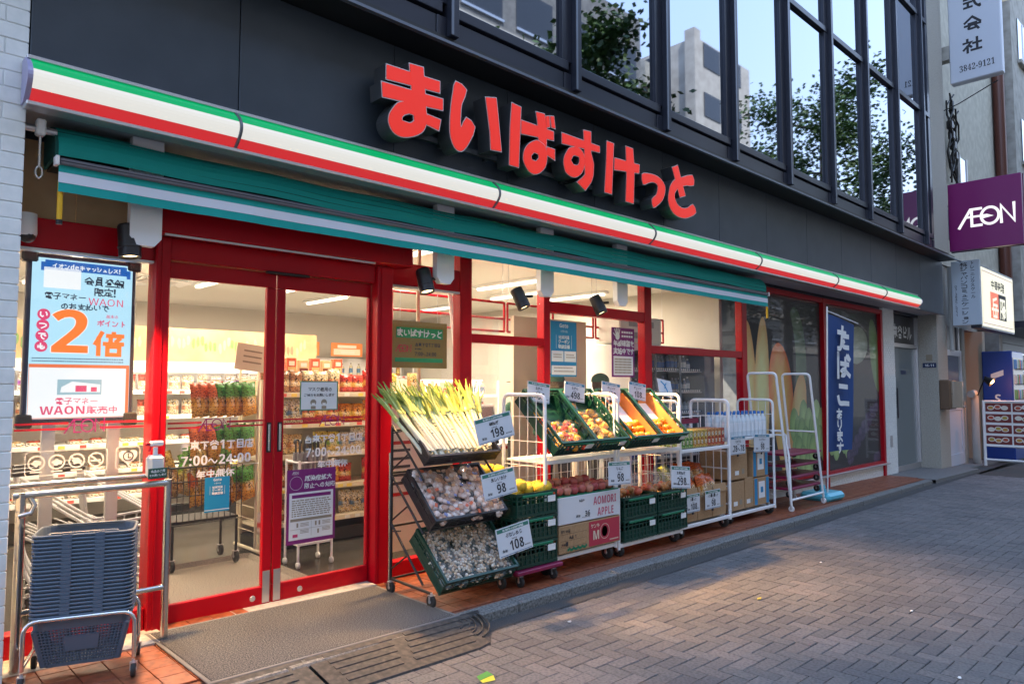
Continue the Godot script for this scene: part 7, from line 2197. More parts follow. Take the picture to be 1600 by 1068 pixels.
	rod("bent_handle", [Vector3(0.10, 0.08, 0.46), Vector3(0.06, 0.72, 0.46), Vector3(0.12, 0.88, 0.40), Vector3(0.20, 0.98, 0.36), Vector3(0.14, 1.04, 0.32), Vector3(-0.05, 1.05, 0.28)], 0.015, M.white_steel, ac)
	for k in 4:
		var d := dolly(Vector3(9.66, fy(9.6) + 0.165 + 0.148 * k, 0.46), 1.0, 0.42, "magenta dolly stacked on the white cart, %s" % ["lowest", "second from below", "third from below", "topmost"][k], "magenta dollies on the cart")
	var fl := thing("banner", "blue vertical banner with white tobacco lettering on a white pole", "banner", Vector3(10.52, fy(10.5) + 0.15, 0.62), -0.05)
	rod("pole", [Vector3(-0.06, -0.1, 0), Vector3(0.08, 2.66, 0)], 0.012, M.white, fl)
	rod("top_bar", [Vector3(0.06, 2.60, 0), Vector3(1.02, 2.46, 0.04)], 0.008, M.white, fl)
	var cl := Shape.new()
	for j in 12:
		for i in 6:
			var q := []
			for e in [[0, 1], [1, 1], [1, 0], [0, 0]]:
				var t: float = (j + e[1]) / 12.0; var u: float = (i + e[0]) / 6.0
				var wd := lerpf(0.96, 0.70, t)
				q.append(Vector3(0.08 - 0.07 * t + wd * u, 2.56 - 2.02 * t - 0.12 * u * (1 - t), 0.03 * sin(u * 5 + t * 3) * u))
			cl.poly(q)
	part("cloth", cl, M.banner_blue, fl)
	var tx := Shape.new()
	var yy := 2.02
	for ch in "たばこ":
		tx.xf = Transform3D(Basis(Vector3(1, -0.06, 0), Vector3(0.05, 1, 0), Vector3.BACK), Vector3(0.13 + 0.055 * (yy - 0.6), yy, 0.055))
		write(tx, ch, 0, 0, 0.42, 0, 0.17, "Droid Sans", 700, 1.15)
		part("character", tx, M.paper, fl)
		tx = Shape.new()
		yy -= 0.42
	yy = 1.03
	for ch in "あります":
		tx.xf = Transform3D(Basis(Vector3(1, -0.03, 0), Vector3(0.04, 1, 0), Vector3.BACK), Vector3(0.16, yy - 0.02, 0.05))
		write(tx, ch, 0, 0, 0.17, 0, 0.18, "Droid Sans", 700, 1.3)
		part("character", tx, M.paper, fl)
		tx = Shape.new()
		yy -= 0.165
	var bs := Shape.new()
	bs.rbox(Vector3(0, 0.06, 0), Vector3(0.52, 0.12, 0.44), 0.04)
	bs.lathe([Vector2(0.05, 0.12), Vector2(0.04, 0.20), Vector2(0.02, 0.21)], 12)
	part("water_base", bs, M.aqua, fl, Vector3(0.03, -0.15, -0.12))

# ================================================================== entrance: mat, ramp, rails, baskets
func make_entrance() -> void:
	var y := 0.0
	var m := thing("entrance_mat", "large speckled grey mat with rubber edge before the glass doors", "mat", Vector3(2.33, fy(2.33) + 0.004, 0.62))
	boxpart("pile", Vector3(0, 0.004, 0), Vector3(1.62, 0.010, 0.98), M.mat_fibre, m, 0.003)
	for q in [[0, 0.50, 1.68, 0.025], [0, -0.50, 1.68, 0.025]]: boxpart("edge", Vector3(q[0], 0.003, q[1]), Vector3(q[2], 0.009, q[3]), M.mat_edge, m, 0.003)
	for sx in [-1, 1]: boxpart("edge", Vector3(sx * 0.825, 0.003, 0), Vector3(0.025, 0.009, 0.974), M.mat_edge, m, 0.003)
	m.rotation.z = -0.0125
	# threshold
	var th := Shape.new()
	th.rbox(Vector3(2.39, -0.008, 0.035), Vector3(1.58, 0.022, 0.15), 0.004)
	tag(part("door_threshold", th, M.pale_stone, null), "pale stone threshold strip under the glass doors", "threshold")
	# rubber ramp over the kerb: two sections
	for k in 2:
		var x0 := -0.55 if k == 0 else 2.02
		var x1 := 2.0 if k == 0 else 3.34
		var r := thing("rubber_ramp", "%s dark ribbed rubber ramp section laid over the kerb" % ["left", "right"][k], "ramp", Vector3(x0, 0, 0), 0.0, "rubber ramps over the kerb")
		var s := Shape.new()
		var n := 12
		var out := func(x: float) -> float: return 1.52 - (0.36 * pow(clampf((x - 3.02) / 0.32, 0, 1), 2.2) if k == 1 else 0.0)
		for j in n:
			var xa := lerpf(x0, x1, float(j) / n); var xb := lerpf(x0, x1, float(j + 1) / n)
			var za: float = out.call(xa); var zb: float = out.call(xb)
			s.poly([Vector3(xa - x0, sy(xa) + 0.012, za), Vector3(xb - x0, sy(xb) + 0.012, zb), Vector3(xb - x0, fy(xb) + 0.010, 1.12), Vector3(xa - x0, fy(xa) + 0.010, 1.12)])
			s.poly([Vector3(xa - x0, sy(xa) - 0.005, za + 0.006), Vector3(xb - x0, sy(xb) - 0.005, zb + 0.006), Vector3(xb - x0, sy(xb) + 0.012, zb), Vector3(xa - x0, sy(xa) + 0.012, za)])
		s.poly([Vector3(x1 - x0, sy(x1) - 0.005, 1.12), Vector3(x1 - x0, fy(x1) + 0.01, 1.12), Vector3(x1 - x0, sy(x1) + 0.012, out.call(x1))])
		part("ramp_body", s, M.ramp_rubber, r)
		for g in 5:
			var z := 1.17 + 0.066 * g
			var t := (z - 1.12) / 0.40
			var rib := Shape.new()
			var xe := x1 - 0.10 - (0.05 * g if k == 1 else 0.0)
			for q in [[x0 + 0.10, lerpf(x0, xe, 0.46)], [lerpf(x0, xe, 0.54), xe]]:
				var ya := lerpf(fy(q[0]) + 0.010, sy(q[0]) + 0.012, t) + 0.003; var yb := lerpf(fy(q[1]) + 0.010, sy(q[1]) + 0.012, t) + 0.003
				var c := Vector3((q[0] + q[1]) / 2 - x0, (ya + yb) / 2, z)
				rib.rbox(c, Vector3(q[1] - q[0], 0.005, 0.034), 0.002, Basis(Vector3.BACK, -0.0125) * Basis(Vector3.RIGHT, 0.19))
			part("rib", rib, M.ramp_rubber, r)
		if k == 1:
			for g in 5:
				var arc := []
				for j in 7:
					var a := lerpf(-0.2, 1.25, j / 6.0)
					var px := 3.02 + (0.10 + 0.045 * g) * cos(a); var pz := 1.20 + (0.09 + 0.045 * g) * sin(a) * 0.9
					var t := clampf((pz - 1.12) / 0.40, 0, 1)
					arc.append(Vector3(px - x0, lerpf(fy(px) + 0.012, sy(px) + 0.016, t), pz))
				rod("end_rib", arc, 0.006, M.ramp_rubber, r, 5)
	# ---- stainless guard rails
	var g := thing("guard_rail", "stainless steel guard rail before the left pane, front one", "rail", Vector3(0, 0, 0))
	rod("top_rail", [Vector3(0.76, 0.955, 0.27), Vector3(1.555, 0.955, 0.27)], 0.021, M.steel, g, 14)
	rod("post", [Vector3(1.555, 0.976, 0.27), Vector3(1.555, 0.0, 0.27)], 0.021, M.steel, g, 14)
	rod("post", [Vector3(0.80, 0.97, 0.27), Vector3(0.80, 0.0, 0.27)], 0.024, M.steel, g, 14)
	rod("low_rail", [Vector3(0.80, 0.33, 0.27), Vector3(1.55, 0.33, 0.27)], 0.016, M.steel, g, 12)
	rod("elbow", [Vector3(0.84, 0.945, 0.27), Vector3(0.86, 0.90, 0.285), Vector3(0.84, 0.86, 0.30), Vector3(0.78, 0.85, 0.31)], 0.014, M.steel, g, 10)
	var g2 := thing("guard_rail", "stainless steel guard rail before the left pane, rear one", "rail", Vector3(0, 0, 0))
	rod("top_rail", [Vector3(0.74, 0.985, 0.07), Vector3(1.50, 0.985, 0.07)], 0.017, M.steel, g2, 12)
	rod("post", [Vector3(0.755, 1.0, 0.07), Vector3(0.755, 0.0, 0.07)], 0.022, M.steel, g2, 12)
	boxpart("floor_plate", Vector3(1.15, 0.012, 0.16), Vector3(0.86, 0.02, 0.30), M.pale_stone, g2)
	var g3 := thing("door_guard_post", "slim stainless post at the right edge of the doorway", "post", Vector3(3.265, 0, 0.16))
	rod("post", [Vector3(0, 0, 0), Vector3(0, 1.02, 0)], 0.018, M.steel, g3, 12)
	boxpart("foot", Vector3(0, 0.004, 0), Vector3(0.07, 0.012, 0.07), M.steel, g3, 0.003)
	# ---- hand sanitiser on the rail
	var sp := thing("sanitiser_bottle", "clear spray bottle with red and white trigger on the rail", "spray bottle", Vector3(1.475, 0.976, 0.27), 0.2)
	var b := Shape.new()
	b.rbox(Vector3(0, 0.085, 0), Vector3(0.105, 0.14, 0.06), 0.02)
	part("bottle", b, M.milky, sp)
	boxpart("label", Vector3(0, 0.045, 0.033), Vector3(0.115, 0.062, 0.004), M.label_green, sp)
	var lt := Shape.new()
	centred(lt, "本品のご用", 0, 0.05, 0.018, 0, 0.15)
	centred(lt, "をお願いします", 0, 0.028, 0.015, 0, 0.15)
	part("lettering", lt, M.paper, sp, Vector3(0, 0, 0.036))
	rod("neck", [Vector3(0, 0.15, 0), Vector3(0, 0.20, 0)], 0.014, M.white, sp)
	boxpart("trigger_head", Vector3(0.005, 0.222, 0), Vector3(0.085, 0.032, 0.03), M.white, sp, 0.008)
	boxpart("nozzle", Vector3(-0.05, 0.222, 0), Vector3(0.03, 0.022, 0.022), M.stripe_red, sp, 0.004)
	rod("trigger", [Vector3(-0.025, 0.21, 0), Vector3(-0.04, 0.175, 0)], 0.006, M.stripe_red, sp)
	# ---- stack of shopping baskets
	var yaw := deg_to_rad(-20.0)
	var base := Vector3(1.07, fy(1.07), 0.50)
	var W := 0.46; var D := 0.30
	var tr := thing("basket_trolley", "chrome basket trolley on castors carrying the blue grey basket stack", "trolley", base, yaw)
	for sz in [-1, 1]:
		var z: float = sz * 0.165
		rod("hoop", [Vector3(-0.25, 0.10, z)] + bend(Vector3(-0.25, 0.1, z), Vector3(-0.25, 0.34, z), Vector3(0.25, 0.34, z), 0.07) + bend(Vector3(-0.25, 0.34, z), Vector3(0.25, 0.34, z), Vector3(0.25, 0.1, z), 0.07) + [Vector3(0.25, 0.10, z)], 0.011, M.chrome, tr, 12)
		for sx in [-1, 1]: castor(tr, Vector3(sx * 0.25, 0, z), 0.038)
	for sx in [-1, 1]: rod("cross_bar", [Vector3(sx * 0.25, 0.11, -0.165), Vector3(sx * 0.25, 0.11, 0.165)], 0.011, M.chrome, tr, 10)
	var lip := basket_lip(W, D)
	var bowl := basket_bowl(W, D)
	var handle := Shape.new()
	handle.tube([Vector3(-0.16, 0.0, -D / 2), Vector3(-0.15, 0.004, -D / 2 + 0.02), Vector3(0.15, 0.004, -D / 2 + 0.02), Vector3(0.16, 0, -D / 2)], 0.006, 6)
	handle.tube([Vector3(-0.16, 0.0, D / 2), Vector3(-0.15, 0.004, D / 2 - 0.02), Vector3(0.15, 0.004, D / 2 - 0.02), Vector3(0.16, 0, D / 2)], 0.006, 6)
	var hm := handle.mesh()
	var N := 23
	for k in N:
		var yk := 0.33 + 0.0195 * k
		var o := thing("shopping_basket", "blue grey basket in the tall stack, %s from the top" % nth(N - 1 - k) if k > 0 and k < N - 1 else ("lowest basket of the stack with its perforated side in full view" if k == 0 else "topmost blue grey basket of the stack with open top"), "basket", base + Vector3(0, yk, 0), yaw + rng.randf_range(-0.006, 0.006), "shopping baskets in the stack")
		part("rim", lip, M.basket_blue, o)
		if k == 0 or k >= N - 2: part("bowl", bowl, M.basket_blue, o)
		else:
			part("side_wall", basket_band(W, D), M.basket_blue, o)
		if k >= N - 1: part("handles", hm, M.basket_blue, o, Vector3(0, 0.004, 0))

func rr(w: float, d: float, r: float, n := 5) -> Array:   # rounded rectangle in x, z
	var q := []
	for k in 4:
		var c := Vector2(w / 2 - r if k == 0 or k == 3 else -w / 2 + r, d / 2 - r if k < 2 else -d / 2 + r)
		for j in n:
			var a := PI / 2 * k + PI / 2 * j / (n - 1)
			q.append(c + Vector2(cos(a), sin(a)) * r)
	return q
func hoop(s: Shape, levels: Array) -> void:   # levels: [width, depth, y]; walls between rounded rectangles
	for l in levels.size() - 1:
		var a := rr(levels[l][0], levels[l][1], 0.05); var b := rr(levels[l + 1][0], levels[l + 1][1], 0.05)
		for k in a.size():
			var k2 := (k + 1) % a.size()
			s.poly([Vector3(a[k].x, levels[l][2], a[k].y), Vector3(b[k].x, levels[l + 1][2], b[k].y), Vector3(b[k2].x, levels[l + 1][2], b[k2].y), Vector3(a[k2].x, levels[l][2], a[k2].y)])
func basket_lip(w: float, d: float) -> ArrayMesh:
	var s := Shape.new()
	hoop(s, [[w - 0.012, d - 0.012, -0.003], [w + 0.014, d + 0.014, -0.005], [w + 0.016, d + 0.016, 0.001], [w + 0.010, d + 0.010, 0.005], [w - 0.008, d - 0.008, 0.005], [w - 0.012, d - 0.012, -0.003]])
	for sx in [-1, 1]:   # raised ribs that show as vertical bands on the stack
		s.box(Vector3(sx * 0.075, -0.002, d / 2 + 0.004), Vector3(0.045, 0.018, 0.010))
	return s.mesh()
var band_mesh: ArrayMesh
func basket_band(w: float, d: float) -> ArrayMesh:
	if band_mesh == null:
		var s := Shape.new()
		hoop(s, [[w - 0.014, d - 0.014, -0.002], [w - 0.026, d - 0.026, -0.06]])
		band_mesh = s.mesh()
	return band_mesh
func basket_bowl(w: float, d: float) -> ArrayMesh:
	var s := Shape.new()
	var h := 0.24
	var wb := w - 0.10; var db := d - 0.09
	hoop(s, [[w - 0.014, d - 0.014, -0.002], [w - 0.022, d - 0.022, -0.05]])
	# perforated walls: bars both ways, with a plain panel on the front
	var at := func(t: float, u: float, side: int) -> Vector3:
		var ww := lerpf(w - 0.022, wb, t); var dd := lerpf(d - 0.022, db, t)
		var yy := -0.05 - (h - 0.05) * t
		match side:
			0: return Vector3(lerpf(-ww / 2 + 0.02, ww / 2 - 0.02, u), yy, dd / 2)
			1: return Vector3(lerpf(-ww / 2 + 0.02, ww / 2 - 0.02, u), yy, -dd / 2)
			2: return Vector3(ww / 2, yy, lerpf(-dd / 2 + 0.02, dd / 2 - 0.02, u))
		return Vector3(-ww / 2, yy, lerpf(-dd / 2 + 0.02, dd / 2 - 0.02, u))
	for side in 4:
		var nb := 24 if side < 2 else 15
		for k in nb + 1:
			s.tube([at.call(0.0, float(k) / nb, side), at.call(1.0, float(k) / nb, side)], 0.0042, 4)
		for k in 12:
			s.tube([at.call((k + 0.5) / 12.0, 0.0, side), at.call((k + 0.5) / 12.0, 1.0, side)], 0.0042, 4)
	for sx in [-1, 1]:
		for sz in [-1, 1]:
			s.tube([Vector3(sx * (w / 2 - 0.022), -0.05, sz * (d / 2 - 0.022)), Vector3(sx * (wb / 2 - 0.012), -h, sz * (db / 2 - 0.012))], 0.016, 8)
	s.poly([at.call(0.22, 0.30, 0) + Vector3(0, 0, 0.006), at.call(0.62, 0.30, 0) + Vector3(0, 0, 0.006), at.call(0.62, 0.72, 0) + Vector3(0, 0, 0.006), at.call(0.22, 0.72, 0) + Vector3(0, 0, 0.006)])
	hoop(s, [[wb + 0.006, db + 0.006, -h + 0.01], [wb + 0.004, db + 0.004, -h - 0.006], [wb - 0.02, db - 0.02, -h - 0.008]])
	s.box(Vector3(0, -h - 0.004, 0), Vector3(wb - 0.02, 0.006, db - 0.02))
	return s.mesh()

# ================================================================== next door
func make_neighbours() -> void:
	var N := thing("concrete_neighbour", "rough grey concrete building right of the shop with a white door", "building")
	span("pier", Vector3(16.95, -0.4, -2.0), Vector3(17.66, 4.16, 0.33), M.stucco, N)
	span("body", Vector3(16.64, 4.3, -8), Vector3(23.5, 13.5, 0.15), M.cream_wall, N)
	span("lower_wall", Vector3(17.66, 2.9, -8), Vector3(23.5, 4.29, 0.10), M.stucco, N)
	span("door_side", Vector3(19.05, -0.5, -4), Vector3(19.25, 2.89, 0.28), M.stucco, N)
	span("recess_back", Vector3(19.25, -0.5, -1.2), Vector3(21.2, 2.89, -1.1), M.brown_wood, N)
	for k in 9: span("slat", Vector3(19.26, -0.3, -0.1 - 0.11 * k), Vector3(19.30, 2.88, -0.02 - 0.11 * k), M.brown_wood, N)
	span("frame_post", Vector3(20.75, -0.5, -0.1), Vector3(21.0, 2.89, 0.3), M.cream, N)
	var win := span("window", Vector3(19.7, 6.1, 0.152), Vector3(20.5, 6.18, 0.26), M.stucco, N)
	span("pane", Vector3(-0.28, 0.05, -0.05), Vector3(0.28, 1.0, -0.02), M.mirror_glass, win)
	span("frame", Vector3(-0.32, 0.04, -0.054), Vector3(-0.282, 1.05, 0.0), M.alu, win)
	span("frame", Vector3(0.282, 0.04, -0.054), Vector3(0.32, 1.05, 0.0), M.alu, win)
	var d := span("white_door", Vector3(17.68, -0.23, 0.20), Vector3(19.04, 0.02, 0.26), M.door_white, N)
	var o := d.position
	span("stile", Vector3(17.68, 0.022, 0.20) - o, Vector3(17.82, 2.35, 0.26) - o, M.door_white, d)
	span("stile", Vector3(18.90, 0.022, 0.20) - o, Vector3(19.04, 2.35, 0.26) - o, M.door_white, d)
	span("lower_panel", Vector3(17.822, 0.022, 0.215) - o, Vector3(18.898, 1.0, 0.24) - o, M.door_white, d)
	span("rail", Vector3(17.822, 1.002, 0.20) - o, Vector3(18.898, 1.14, 0.26) - o, M.door_white, d)
	span("rail", Vector3(17.822, 2.22, 0.20) - o, Vector3(18.898, 2.35, 0.26) - o, M.door_white, d)
	span("glass", Vector3(17.822, 1.142, 0.222) - o, Vector3(18.898, 2.218, 0.235) - o, M.frosted, d)
	rod("knob", [Vector3(18.97, 1.07, 0.26) - o, Vector3(18.97, 1.07, 0.32) - o], 0.03, M.steel, d)
	span("fanlight", Vector3(17.68, 2.36, 0.18), Vector3(19.04, 2.89, 0.21), M.black_plastic, N)
	span("fanlight_post", Vector3(18.86, 2.36, 0.215), Vector3(18.96, 2.89, 0.25), M.alu, N)
	# mailbox, plates, pipes
	var mb := thing("mailbox", "brown curved letter box with clear lid on the concrete pier", "mailbox", Vector3(17.20, 1.36, 0.33))
	boxpart("body", Vector3(0, 0, 0.10), Vector3(0.46, 0.62, 0.20), M.mail_brown, mb, 0.02)
	var lid := Shape.new()
	lid.tube([Vector3(0.05, -0.28, 0.20), Vector3(0.05, 0.28, 0.20)], 0.17, 16)
	part("lid", lid, M.mail_lid, mb)
	rod("slot", [Vector3(-0.12, 0.02, 0.205), Vector3(-0.02, 0.0, 0.205)], 0.012, M.black, mb)
	var ap := thing("address_plate", "small blue address plate on the side of the concrete pier", "plate", Vector3(16.945, 1.98, 0.17), -PI / 2)
	boxpart("plate", Vector3.ZERO, Vector3(0.26, 0.10, 0.006), M.navy_ink, ap)
	boxpart("upper_plate", Vector3(0.0, 0.16, 0), Vector3(0.12, 0.13, 0.006), M.faded_ink, ap)
	var t := Shape.new()
	centred(t, "16-11", 0, -0.03, 0.055, 0)
	part("lettering", t, M.paper, ap, Vector3(0, 0, 0.004))
	rod_thing("drain_pipe", "pale grey drain pipe with elbow beside the white door", "pipe", [Vector3(19.0, 1.35, 0.42), Vector3(19.14, 1.38, 0.45), Vector3(19.2, 1.25, 0.45), Vector3(19.2, 0.4, 0.45), Vector3(19.2, -0.1, 0.45), Vector3(19.28, -0.22, 0.45)], 0.085, M.pipe_grey)
	rod_thing("grey_downpipe", "grey downpipe running up the shop building's end pier", "pipe", [Vector3(17.70, 2.3, 0.42), Vector3(17.70, 4.15, 0.42)], 0.05, M.pipe_grey)
	rod_thing("brown_downpipe", "brown downpipe high on the cream wall behind the purple sign", "pipe", [Vector3(23.6, 3.6, 0.30), Vector3(23.6, 13.4, 0.30)], 0.15, M.pipe_brown)
	var cb := thing("cable_bundle", "tangle of black cables and junctions high on the cream wall", "cables", Vector3(18.75, 7.3, 0.22))
	for k in 9:
		var q := []
		for j in 7: q.append(Vector3(0.28 * sin(j * 1.3 + k * 2.1) + 0.05 * k - 0.1, 0.9 - 0.32 * j + 0.2 * sin(k * 1.7), 0.08 + 0.05 * cos(j * 2 + k)))
		rod("cable", q, 0.02, M.black, cb, 6)
	for k in 4: boxpart("junction", Vector3(0.1 * k - 0.1, 0.3 - 0.22 * k, 0.08), Vector3(0.16, 0.2, 0.12), M.black_plastic, cb, 0.02)
	rod_thing("overhead_wire", "thin black wire from the wall up to the tall white sign", "wire", [Vector3(17.3, 7.45, 0.3), Vector3(17.4, 7.62, 0.8), Vector3(17.5, 7.95, 1.5)], 0.012, M.black)
	# further buildings
	var F := thing("far_building", "grey concrete building at the right edge with roller shutter", "building")
	span("body", Vector3(23.9, 3.1, -8), Vector3(36, 15, 0.6), M.concrete, F)
	span("side", Vector3(21.25, -0.6, -8), Vector3(21.6, 3.09, 0.55), M.concrete, F)
	span("canopy", Vector3(21.2, 2.98, 0.0), Vector3(34, 3.14, 1.2), M.dark_frame, F)
	for k in 14: span("shutter_slat", Vector3(21.62, -0.5 + 0.25 * k, 0.10), Vector3(34, -0.27 + 0.25 * k, 0.13), M.shutter, F)
	for fl in 3:
		for k in 6:
			var w := span("window", Vector3(24.6 + 1.9 * k, 4.9 + 3.0 * fl, 0.602), Vector3(25.9 + 1.9 * k, 5.0 + 3.0 * fl, 0.70), M.concrete, F)
			span("pane", Vector3(-0.6, 0.06, -0.045), Vector3(0.6, 1.3, -0.02), M.mirror_glass, w)
			span("frame", Vector3(-0.03, 0.055, -0.046), Vector3(0.03, 1.3, 0.0), M.alu, w)
	# vending machine
	var vm := thing("vending_machine", "blue drinks vending machine at the right edge", "vending machine", Vector3(20.35, fy(20.4) - 0.03, 0.35))
	boxpart("cabinet", Vector3(0.6, 1.33, 0.32), Vector3(1.2, 2.6, 0.62), M.vend_blue, vm, 0.02)
	boxpart("window", Vector3(0.6, 1.72, 0.634), Vector3(1.06, 1.5, 0.006), M.vend_window, vm)
	for r in 4:
		boxpart("shelf", Vector3(0.6, 1.10 + 0.36 * r, 0.645), Vector3(1.04, 0.03, 0.02), M.white, vm)
		for k in 8:
			var cs := Shape.new()
			cs.col = [col(0.6, 0.08, 0.06), col(0.1, 0.25, 0.5), col(0.6, 0.55, 0.5), col(0.15, 0.3, 0.1)][(r * 3 + k) % 4]
			cs.lathe([Vector2(0, 0), Vector2(0.04, 0), Vector2(0.042, 0.02), Vector2(0.042, 0.2), Vector2(0.032, 0.23), Vector2(0, 0.23)], 10)
			part("can", cs, M.painted_gloss, vm, Vector3(0.15 + 0.13 * k, 1.116 + 0.36 * r, 0.66))
	boxpart("dispenser", Vector3(0.6, 0.45, 0.634), Vector3(0.8, 0.3, 0.006), M.black, vm)
	var vt := Shape.new()
	centred(vt, "S", 0, -0.12, 0.22, 0)
	for k in 2: vt.flat(PackedVector2Array([Vector2(-0.13, 0.45 - 0.0 * k), Vector2(0.13, 0.55), Vector2(0.13, 0.68 - 0.1 * k), Vector2(-0.13, 0.58 - 0.1 * k)]), 0.0004 * k)
	var vo := part("lettering", vt, M.paper, vm, Vector3(-0.003, 1.5, 0.32))
	vo.rotation.y = -PI / 2
	# menu board seen from the left
	var mn := thing("menu_board", "white framed menu board with photos of Chinese dishes", "menu board", Vector3(18.80, fy(18.8) - 0.03, 1.24), -PI / 2)
	mn.rotation.x = 0.0
	for sx in [-0.53, 0.53]: rod("leg", [Vector3(sx, 0.0, 0.0), Vector3(sx, 1.45, 0)], 0.03, M.white_steel, mn)
	for y in [0.14, 0.45, 1.43]: rod("rail", [Vector3(-0.53, y, 0), Vector3(0.53, y, 0)], 0.025, M.white_steel, mn)
	boxpart("panel", Vector3(0, 0.94, -0.01), Vector3(1.02, 0.96, 0.02), M.paper, mn)
	for r in 4:
		for k in 2:
			var ph := boxpart("dish_photo", Vector3(-0.255 + 0.51 * k, 1.30 - 0.24 * r, 0.004), Vector3(0.48, 0.185, 0.006), M.menu_red, mn)
			for b in 3:
				var bs := Shape.new()
				var c := Vector2(-0.14 + 0.13 * b, 0.02 * ((b + r) % 2) - 0.01)
				var q := PackedVector2Array(); var q2 := PackedVector2Array()
				for j in 14:
					q.append(c + Vector2(cos(TAU * j / 14) * 0.068, sin(TAU * j / 14) * 0.05))
					q2.append(c + Vector2(cos(TAU * j / 14) * 0.05, sin(TAU * j / 14) * 0.034))
				bs.col = col(0.70, 0.68, 0.62)
				bs.flat(q, 0.0008 + 0.0006 * b)
				bs.col = [col(0.5, 0.28, 0.06), col(0.45, 0.08, 0.04), col(0.66, 0.64, 0.55), col(0.4, 0.3, 0.05)][(r + b + k) % 4]
				bs.flat(q2, 0.0012 + 0.0006 * b)
				part("bowl", bs, M.painted, ph, Vector3(0, 0, 0.003))
	var dl := thing("clip_lamp", "small dark clip lamp with a warm glow above the menu board", "lamp", Vector3(18.95, 1.62, 0.86))
	var ls := Shape.new()
	ls.lathe([Vector2(0.11, 0.0), Vector2(0.05, 0.16), Vector2(0.0, 0.18)], 14, Vector3.ZERO, Basis(Vector3.RIGHT, -1.0))
	part("shade", ls, M.black_plastic, dl)
	var bl := Shape.new()
	bl.ball(Vector3(0, 0.03, -0.02), Vector3(0.06, 0.06, 0.06), 6, 10)
	part("bulb", bl, M.lamp_glow, dl)
	rod("arm", [Vector3(0, 0.14, -0.12), Vector3(0.02, -0.05, -0.2), Vector3(0.05, -0.3, -0.3)], 0.015, M.black_plastic, dl)
	var om := OmniLight3D.new()
	om.name = "light"; om.light_energy = 0.12; om.light_color = Color(1, 0.6, 0.3); om.shadow_enabled = true; om.omni_range = 6.0
	dl.add_child(om)
	om.position = Vector3(0, -0.04, 0.09)

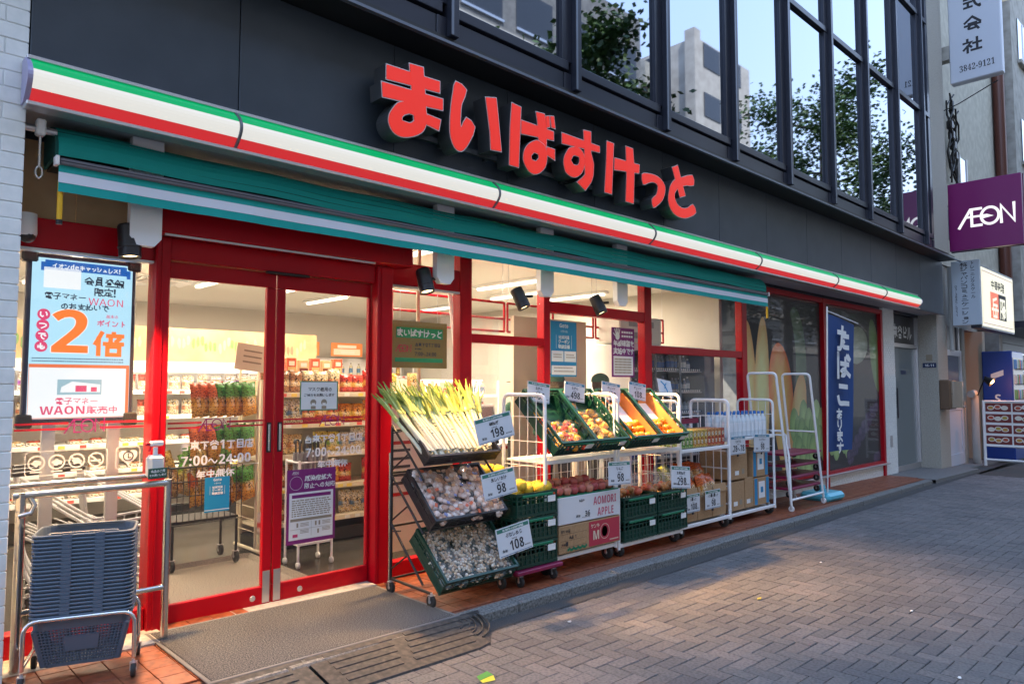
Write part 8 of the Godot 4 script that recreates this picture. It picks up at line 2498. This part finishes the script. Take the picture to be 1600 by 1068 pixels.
# ================================================================== across the street, mirrored in the windows
func facade(label: String, x0: float, x1: float, z: float, h: float, wall: Material, floors: int, bays: int) -> Node3D:
	var B := thing("opposite_building", label, "building")
	span("wall", Vector3(x0, -1, z), Vector3(x1, h, z + 12), wall, B)
	var fw := (x1 - x0) / bays
	for f in floors:
		var y := 4.2 + (h - 5.0) / floors * f
		span("band", Vector3(x0, y - 0.5, z - 0.12), Vector3(x1, y - 0.1, z - 0.002), M.concrete_light, B)
		for k in bays:
			var w := span("window", Vector3(x0 + fw * (k + 0.12), y + 0.2, z - 0.10), Vector3(x0 + fw * (k + 0.88), y + 0.3, z - 0.002), M.alu, B)
			span("pane", Vector3(-fw * 0.37, 0.06, 0.03), Vector3(fw * 0.37, 1.7, 0.048), M.window_dark, w)
	return B
func make_opposite() -> void:
	facade("grey office block across the street, mirrored in the left windows", -30, 27.5, 16.0, 19.0, M.concrete_dark, 5, 20)
	var A := thing("apartment_block", "beige apartment tower with balconies across the street, mirrored in the windows", "building")
	span("wall", Vector3(32.6, -1, 16.0), Vector3(38.5, 20.0, 30.0), M.concrete_light, A)
	span("core", Vector3(32.3, -1, 15.9), Vector3(32.9, 20.4, 16.5), M.concrete_light, A)
	for f in 7:
		var y := 1.5 + 2.7 * f
		var b := span("balcony", Vector3(31.0, y, 18.2), Vector3(32.58, y + 0.15, 22.5), M.concrete, A)
		span("parapet", Vector3(-0.79, 0.08, -2.15), Vector3(-0.69, 1.15, 2.15), M.concrete, b)
		span("parapet", Vector3(-0.69, 0.08, -2.15), Vector3(0.79, 1.15, -2.05), M.concrete, b)
		span("parapet", Vector3(-0.69, 0.08, 2.05), Vector3(0.79, 1.15, 2.15), M.concrete, b)
		span("window", Vector3(32.55, y + 0.3, 18.6), Vector3(32.597, y + 2.1, 22.0), M.window_dark, A)
		for k in 2: span("opening", Vector3(33.3 + 2.4 * k, y + 0.9, 15.95), Vector3(35.0 + 2.4 * k, y + 2.2, 15.998), M.window_dark, A)
	facade("low pale building farther along the opposite side", 39.5, 75, 16.0, 9.0, M.concrete_dark, 2, 14)
	for q in [[11.6, 6.4, 10.2, 1.9], [25.0, 6.6, 13.6, 2.9], [36.0, 6.6, 12.0, 2.4]]: tree(Vector3(q[0], sy(q[0]) - 0.08, q[1]), q[2], q[3])

var tree_no := 0
func tree(at: Vector3, h: float, r: float) -> void:
	var g := thing("street_tree", "%s leafy street tree at the kerb, mirrored in the upper windows" % ["nearest", "middle", "farthest"][tree_no], "tree", at, 0.0, "street trees along the road")
	tree_no += 1
	var s := Shape.new()
	s.tube([Vector3.ZERO, Vector3(0.05, h * 0.25, 0), Vector3(0.0, h * 0.55, 0.05), Vector3(0.05, h * 0.92, 0)], 0.2, 9, 0.05)
	var tips := []
	for k in 16:
		var a := TAU * k * 0.382; var y := h * (0.28 + 0.6 * k / 16.0)
		var l := r * (1.05 - 0.65 * absf(k / 16.0 - 0.25))
		var e := Vector3(cos(a) * l, y + l * 0.45, sin(a) * l)
		s.tube([Vector3(0, y, 0), Vector3(cos(a) * l * 0.5, y + l * 0.15, sin(a) * l * 0.5), e], 0.055, 6, 0.015)
		for j in 3: tips.append(Vector3(0, y, 0).lerp(e, 0.5 + 0.27 * j))
	part("trunk", s, M.bark, g)
	var c := Shape.new()
	for t in tips:
		for k in 330:
			var p: Vector3 = t + Vector3(rng.randfn(0, 0.34), rng.randfn(0, 0.30), rng.randfn(0, 0.34)) * r * 0.46
			var u := Vector3(rng.randf_range(-1, 1), rng.randf_range(-0.6, 0.6), rng.randf_range(-1, 1)).normalized() * 0.085
			var w := u.cross(Vector3(rng.randf_range(-1, 1), rng.randf_range(0.2, 1), rng.randf_range(-1, 1))).normalized() * 0.06
			c.col = col(0.05, 0.10, 0.025) * rng.randf_range(0.7, 1.4)
			c.poly([p - u, p - w * 0.9, p + u, p + w])
	part("crown", c, M.leaf, g)
